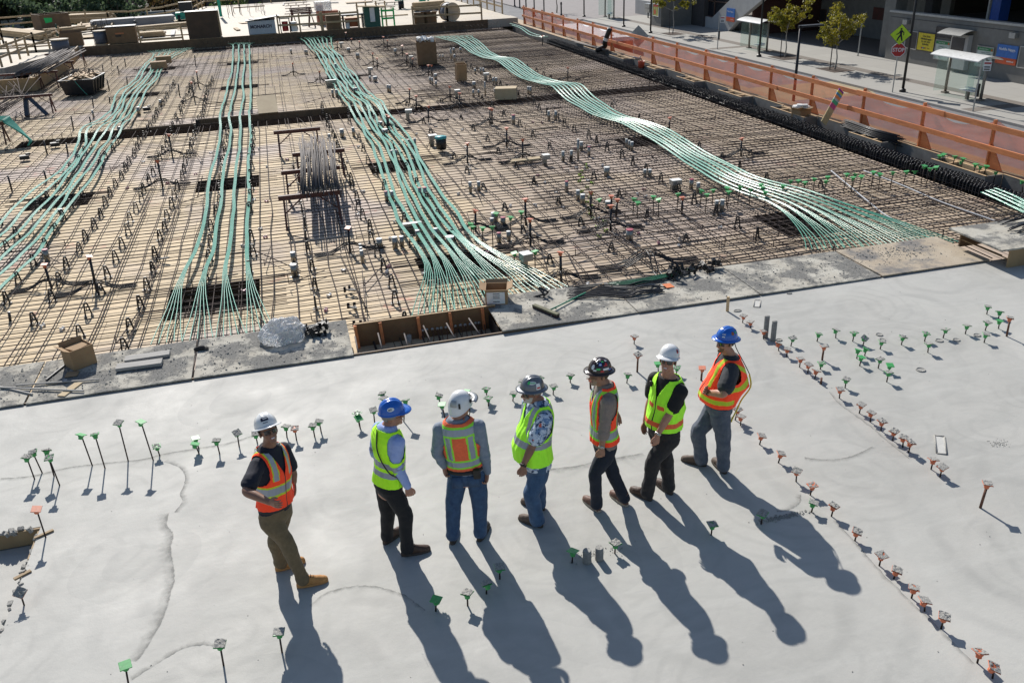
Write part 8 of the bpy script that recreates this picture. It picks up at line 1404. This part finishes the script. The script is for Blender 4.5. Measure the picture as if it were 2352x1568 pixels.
for k, (y, lab) in enumerate(((58.3, "square wall lamp above the dark poster"), (47.9, "square wall lamp above the blue and orange poster"))): t_ = thing('wall_lamp', lab, 'wall lamp', (45.78, y, -1.5), 0, "square lamps on the street wall"); mb = MB(); mb.box((-.14, 0, 0), (.28, .5, .32)); mb.build('housing', MT['grey_metal'], t_); mb = MB(); mb.box((-.15, 0, -.17), (.24, .44, .03)); mb.build('diffuser', MT['cap_pale'], t_)
q = onwall('poster', "blue and red poster on the diagonal concrete wall", 82.95, 84.65, -2.98, -2.16, 'poster_blue', 'poster', x=44.88); wtext("Meet Happy.", .24, 'white', q, .05, .1); mb = MB(); mb.box((-.026, 0, -.62), (.052, 1.7, .42)); mb.build('red_band', MT['poster_orange'], q); wtext("zoom.us", .17, 'white', q, -.4, -.62)
onwall('poster', "square dark framed poster inside the shaded passage", 79.3, 82.0-.2, -3.7, -2.5, 'poster_dark', 'poster', x=52.76, frame='mullion'); onwall('poster', "dim red poster deep in the shaded passage", 70.1, 72.0, -2.78, -1.75, 'poster_red', 'poster', x=52.76); onwall('poster', "dim blue poster deep in the shaded passage", 68.2, 70.0, -2.7, -1.65, 'poster_blue', 'poster', x=52.76)
q = onwall('poster', "food poster on the concrete pier behind the young tree", 92.7, 94.2, -3.3, -2.14, 'poster_food', 'poster', x=40.98, frame='white'); mb = MB(); mb.add([(-.056, .2+.3*cos(2*pi*i/16), -.2+.25*sin(2*pi*i/16)) for i in range(16)], [tuple(range(16))]); mb.build('fruit', MT['poster_orange'], q); mb = MB(); mb.box((-.054, 0, .45), (.008, 1.2, .2)); mb.build('heading', MT['sign_red'], q)
o = thing('news_rack', "grey newspaper rack on a post before the low wall", 'newspaper rack', gp(T(2, 0, 1250, 165), ZP)); mb = MB(); mb.cyl((0, 0, 0), .08, .6, 8); mb.build('leg', MT['dark_metal'], o)
for k in range(6): mb = MB(); mb.box((0, -.5+.5*(k % 3), .85+.5*(k//3)), (.45, .46, .46)); mb.build('compartment', MT['grey_metal'], o)
o = thing('brick_building', "dark brick building behind the trees at the back", 'building', (-36, 122, ZS)); mb = MB(); mb.box((0, 0, 5), (40, 10, 12)); mb.build('walls', [mt('brick', (.10, .05, .04), (.07, .038, .032), rough=.9, scale=1)], o)
for k in range(8): mb = MB(); mb.box((-16+k*4.4, -5.03, 5), (1.8, .06, 2.6)); w_ = mb.build('window', MT['glass_dark'], o); mb = MB(); mb.box((-16+k*4.4, -5.08, 3.6), (2.1, .12, .14)); mb.build('sill', MT['cap_pale'], w_)
o = thing('dark_building', "low dark building across the far street", 'building', (4, 132, ZS)); mb = MB(); mb.box((0, 0, 3.5), (34, 10, 7)); mb.build('walls', MT['bldg_dark'], o)
for k in range(6): mb = MB(); mb.box((-13+k*5, -5.03, 2.2), (3, .06, 2.4)); mb.build('window', MT['glass_dark'], o)
o = thing('street_lantern', "white three armed street lantern among the dark trees", 'street lamp', (-31.4, 97, ZS)); mb = MB(); mb.cyl((0, 0, 0), .08, 6.6, 8); mb.build('pole', MT['dark_metal'], o)
for s in (-1, 1): mb = MB(); mb.tube([(0, 0, 6.6), (s*.8, 0, 6.0)], .04, 6); mb.lathe([(.28, 5.9), (.3, 5.95), (.12, 6.1), (.02, 6.12)], (s*.8, 0, 0), 12); mb.build('lamp_shade', MT['white'], o)
mb = MB(); mb.lathe([(.05, 6.6), (.22, 6.7), (.18, 6.95), (.02, 7.0)], n=12); mb.build('finial', MT['white'], o)
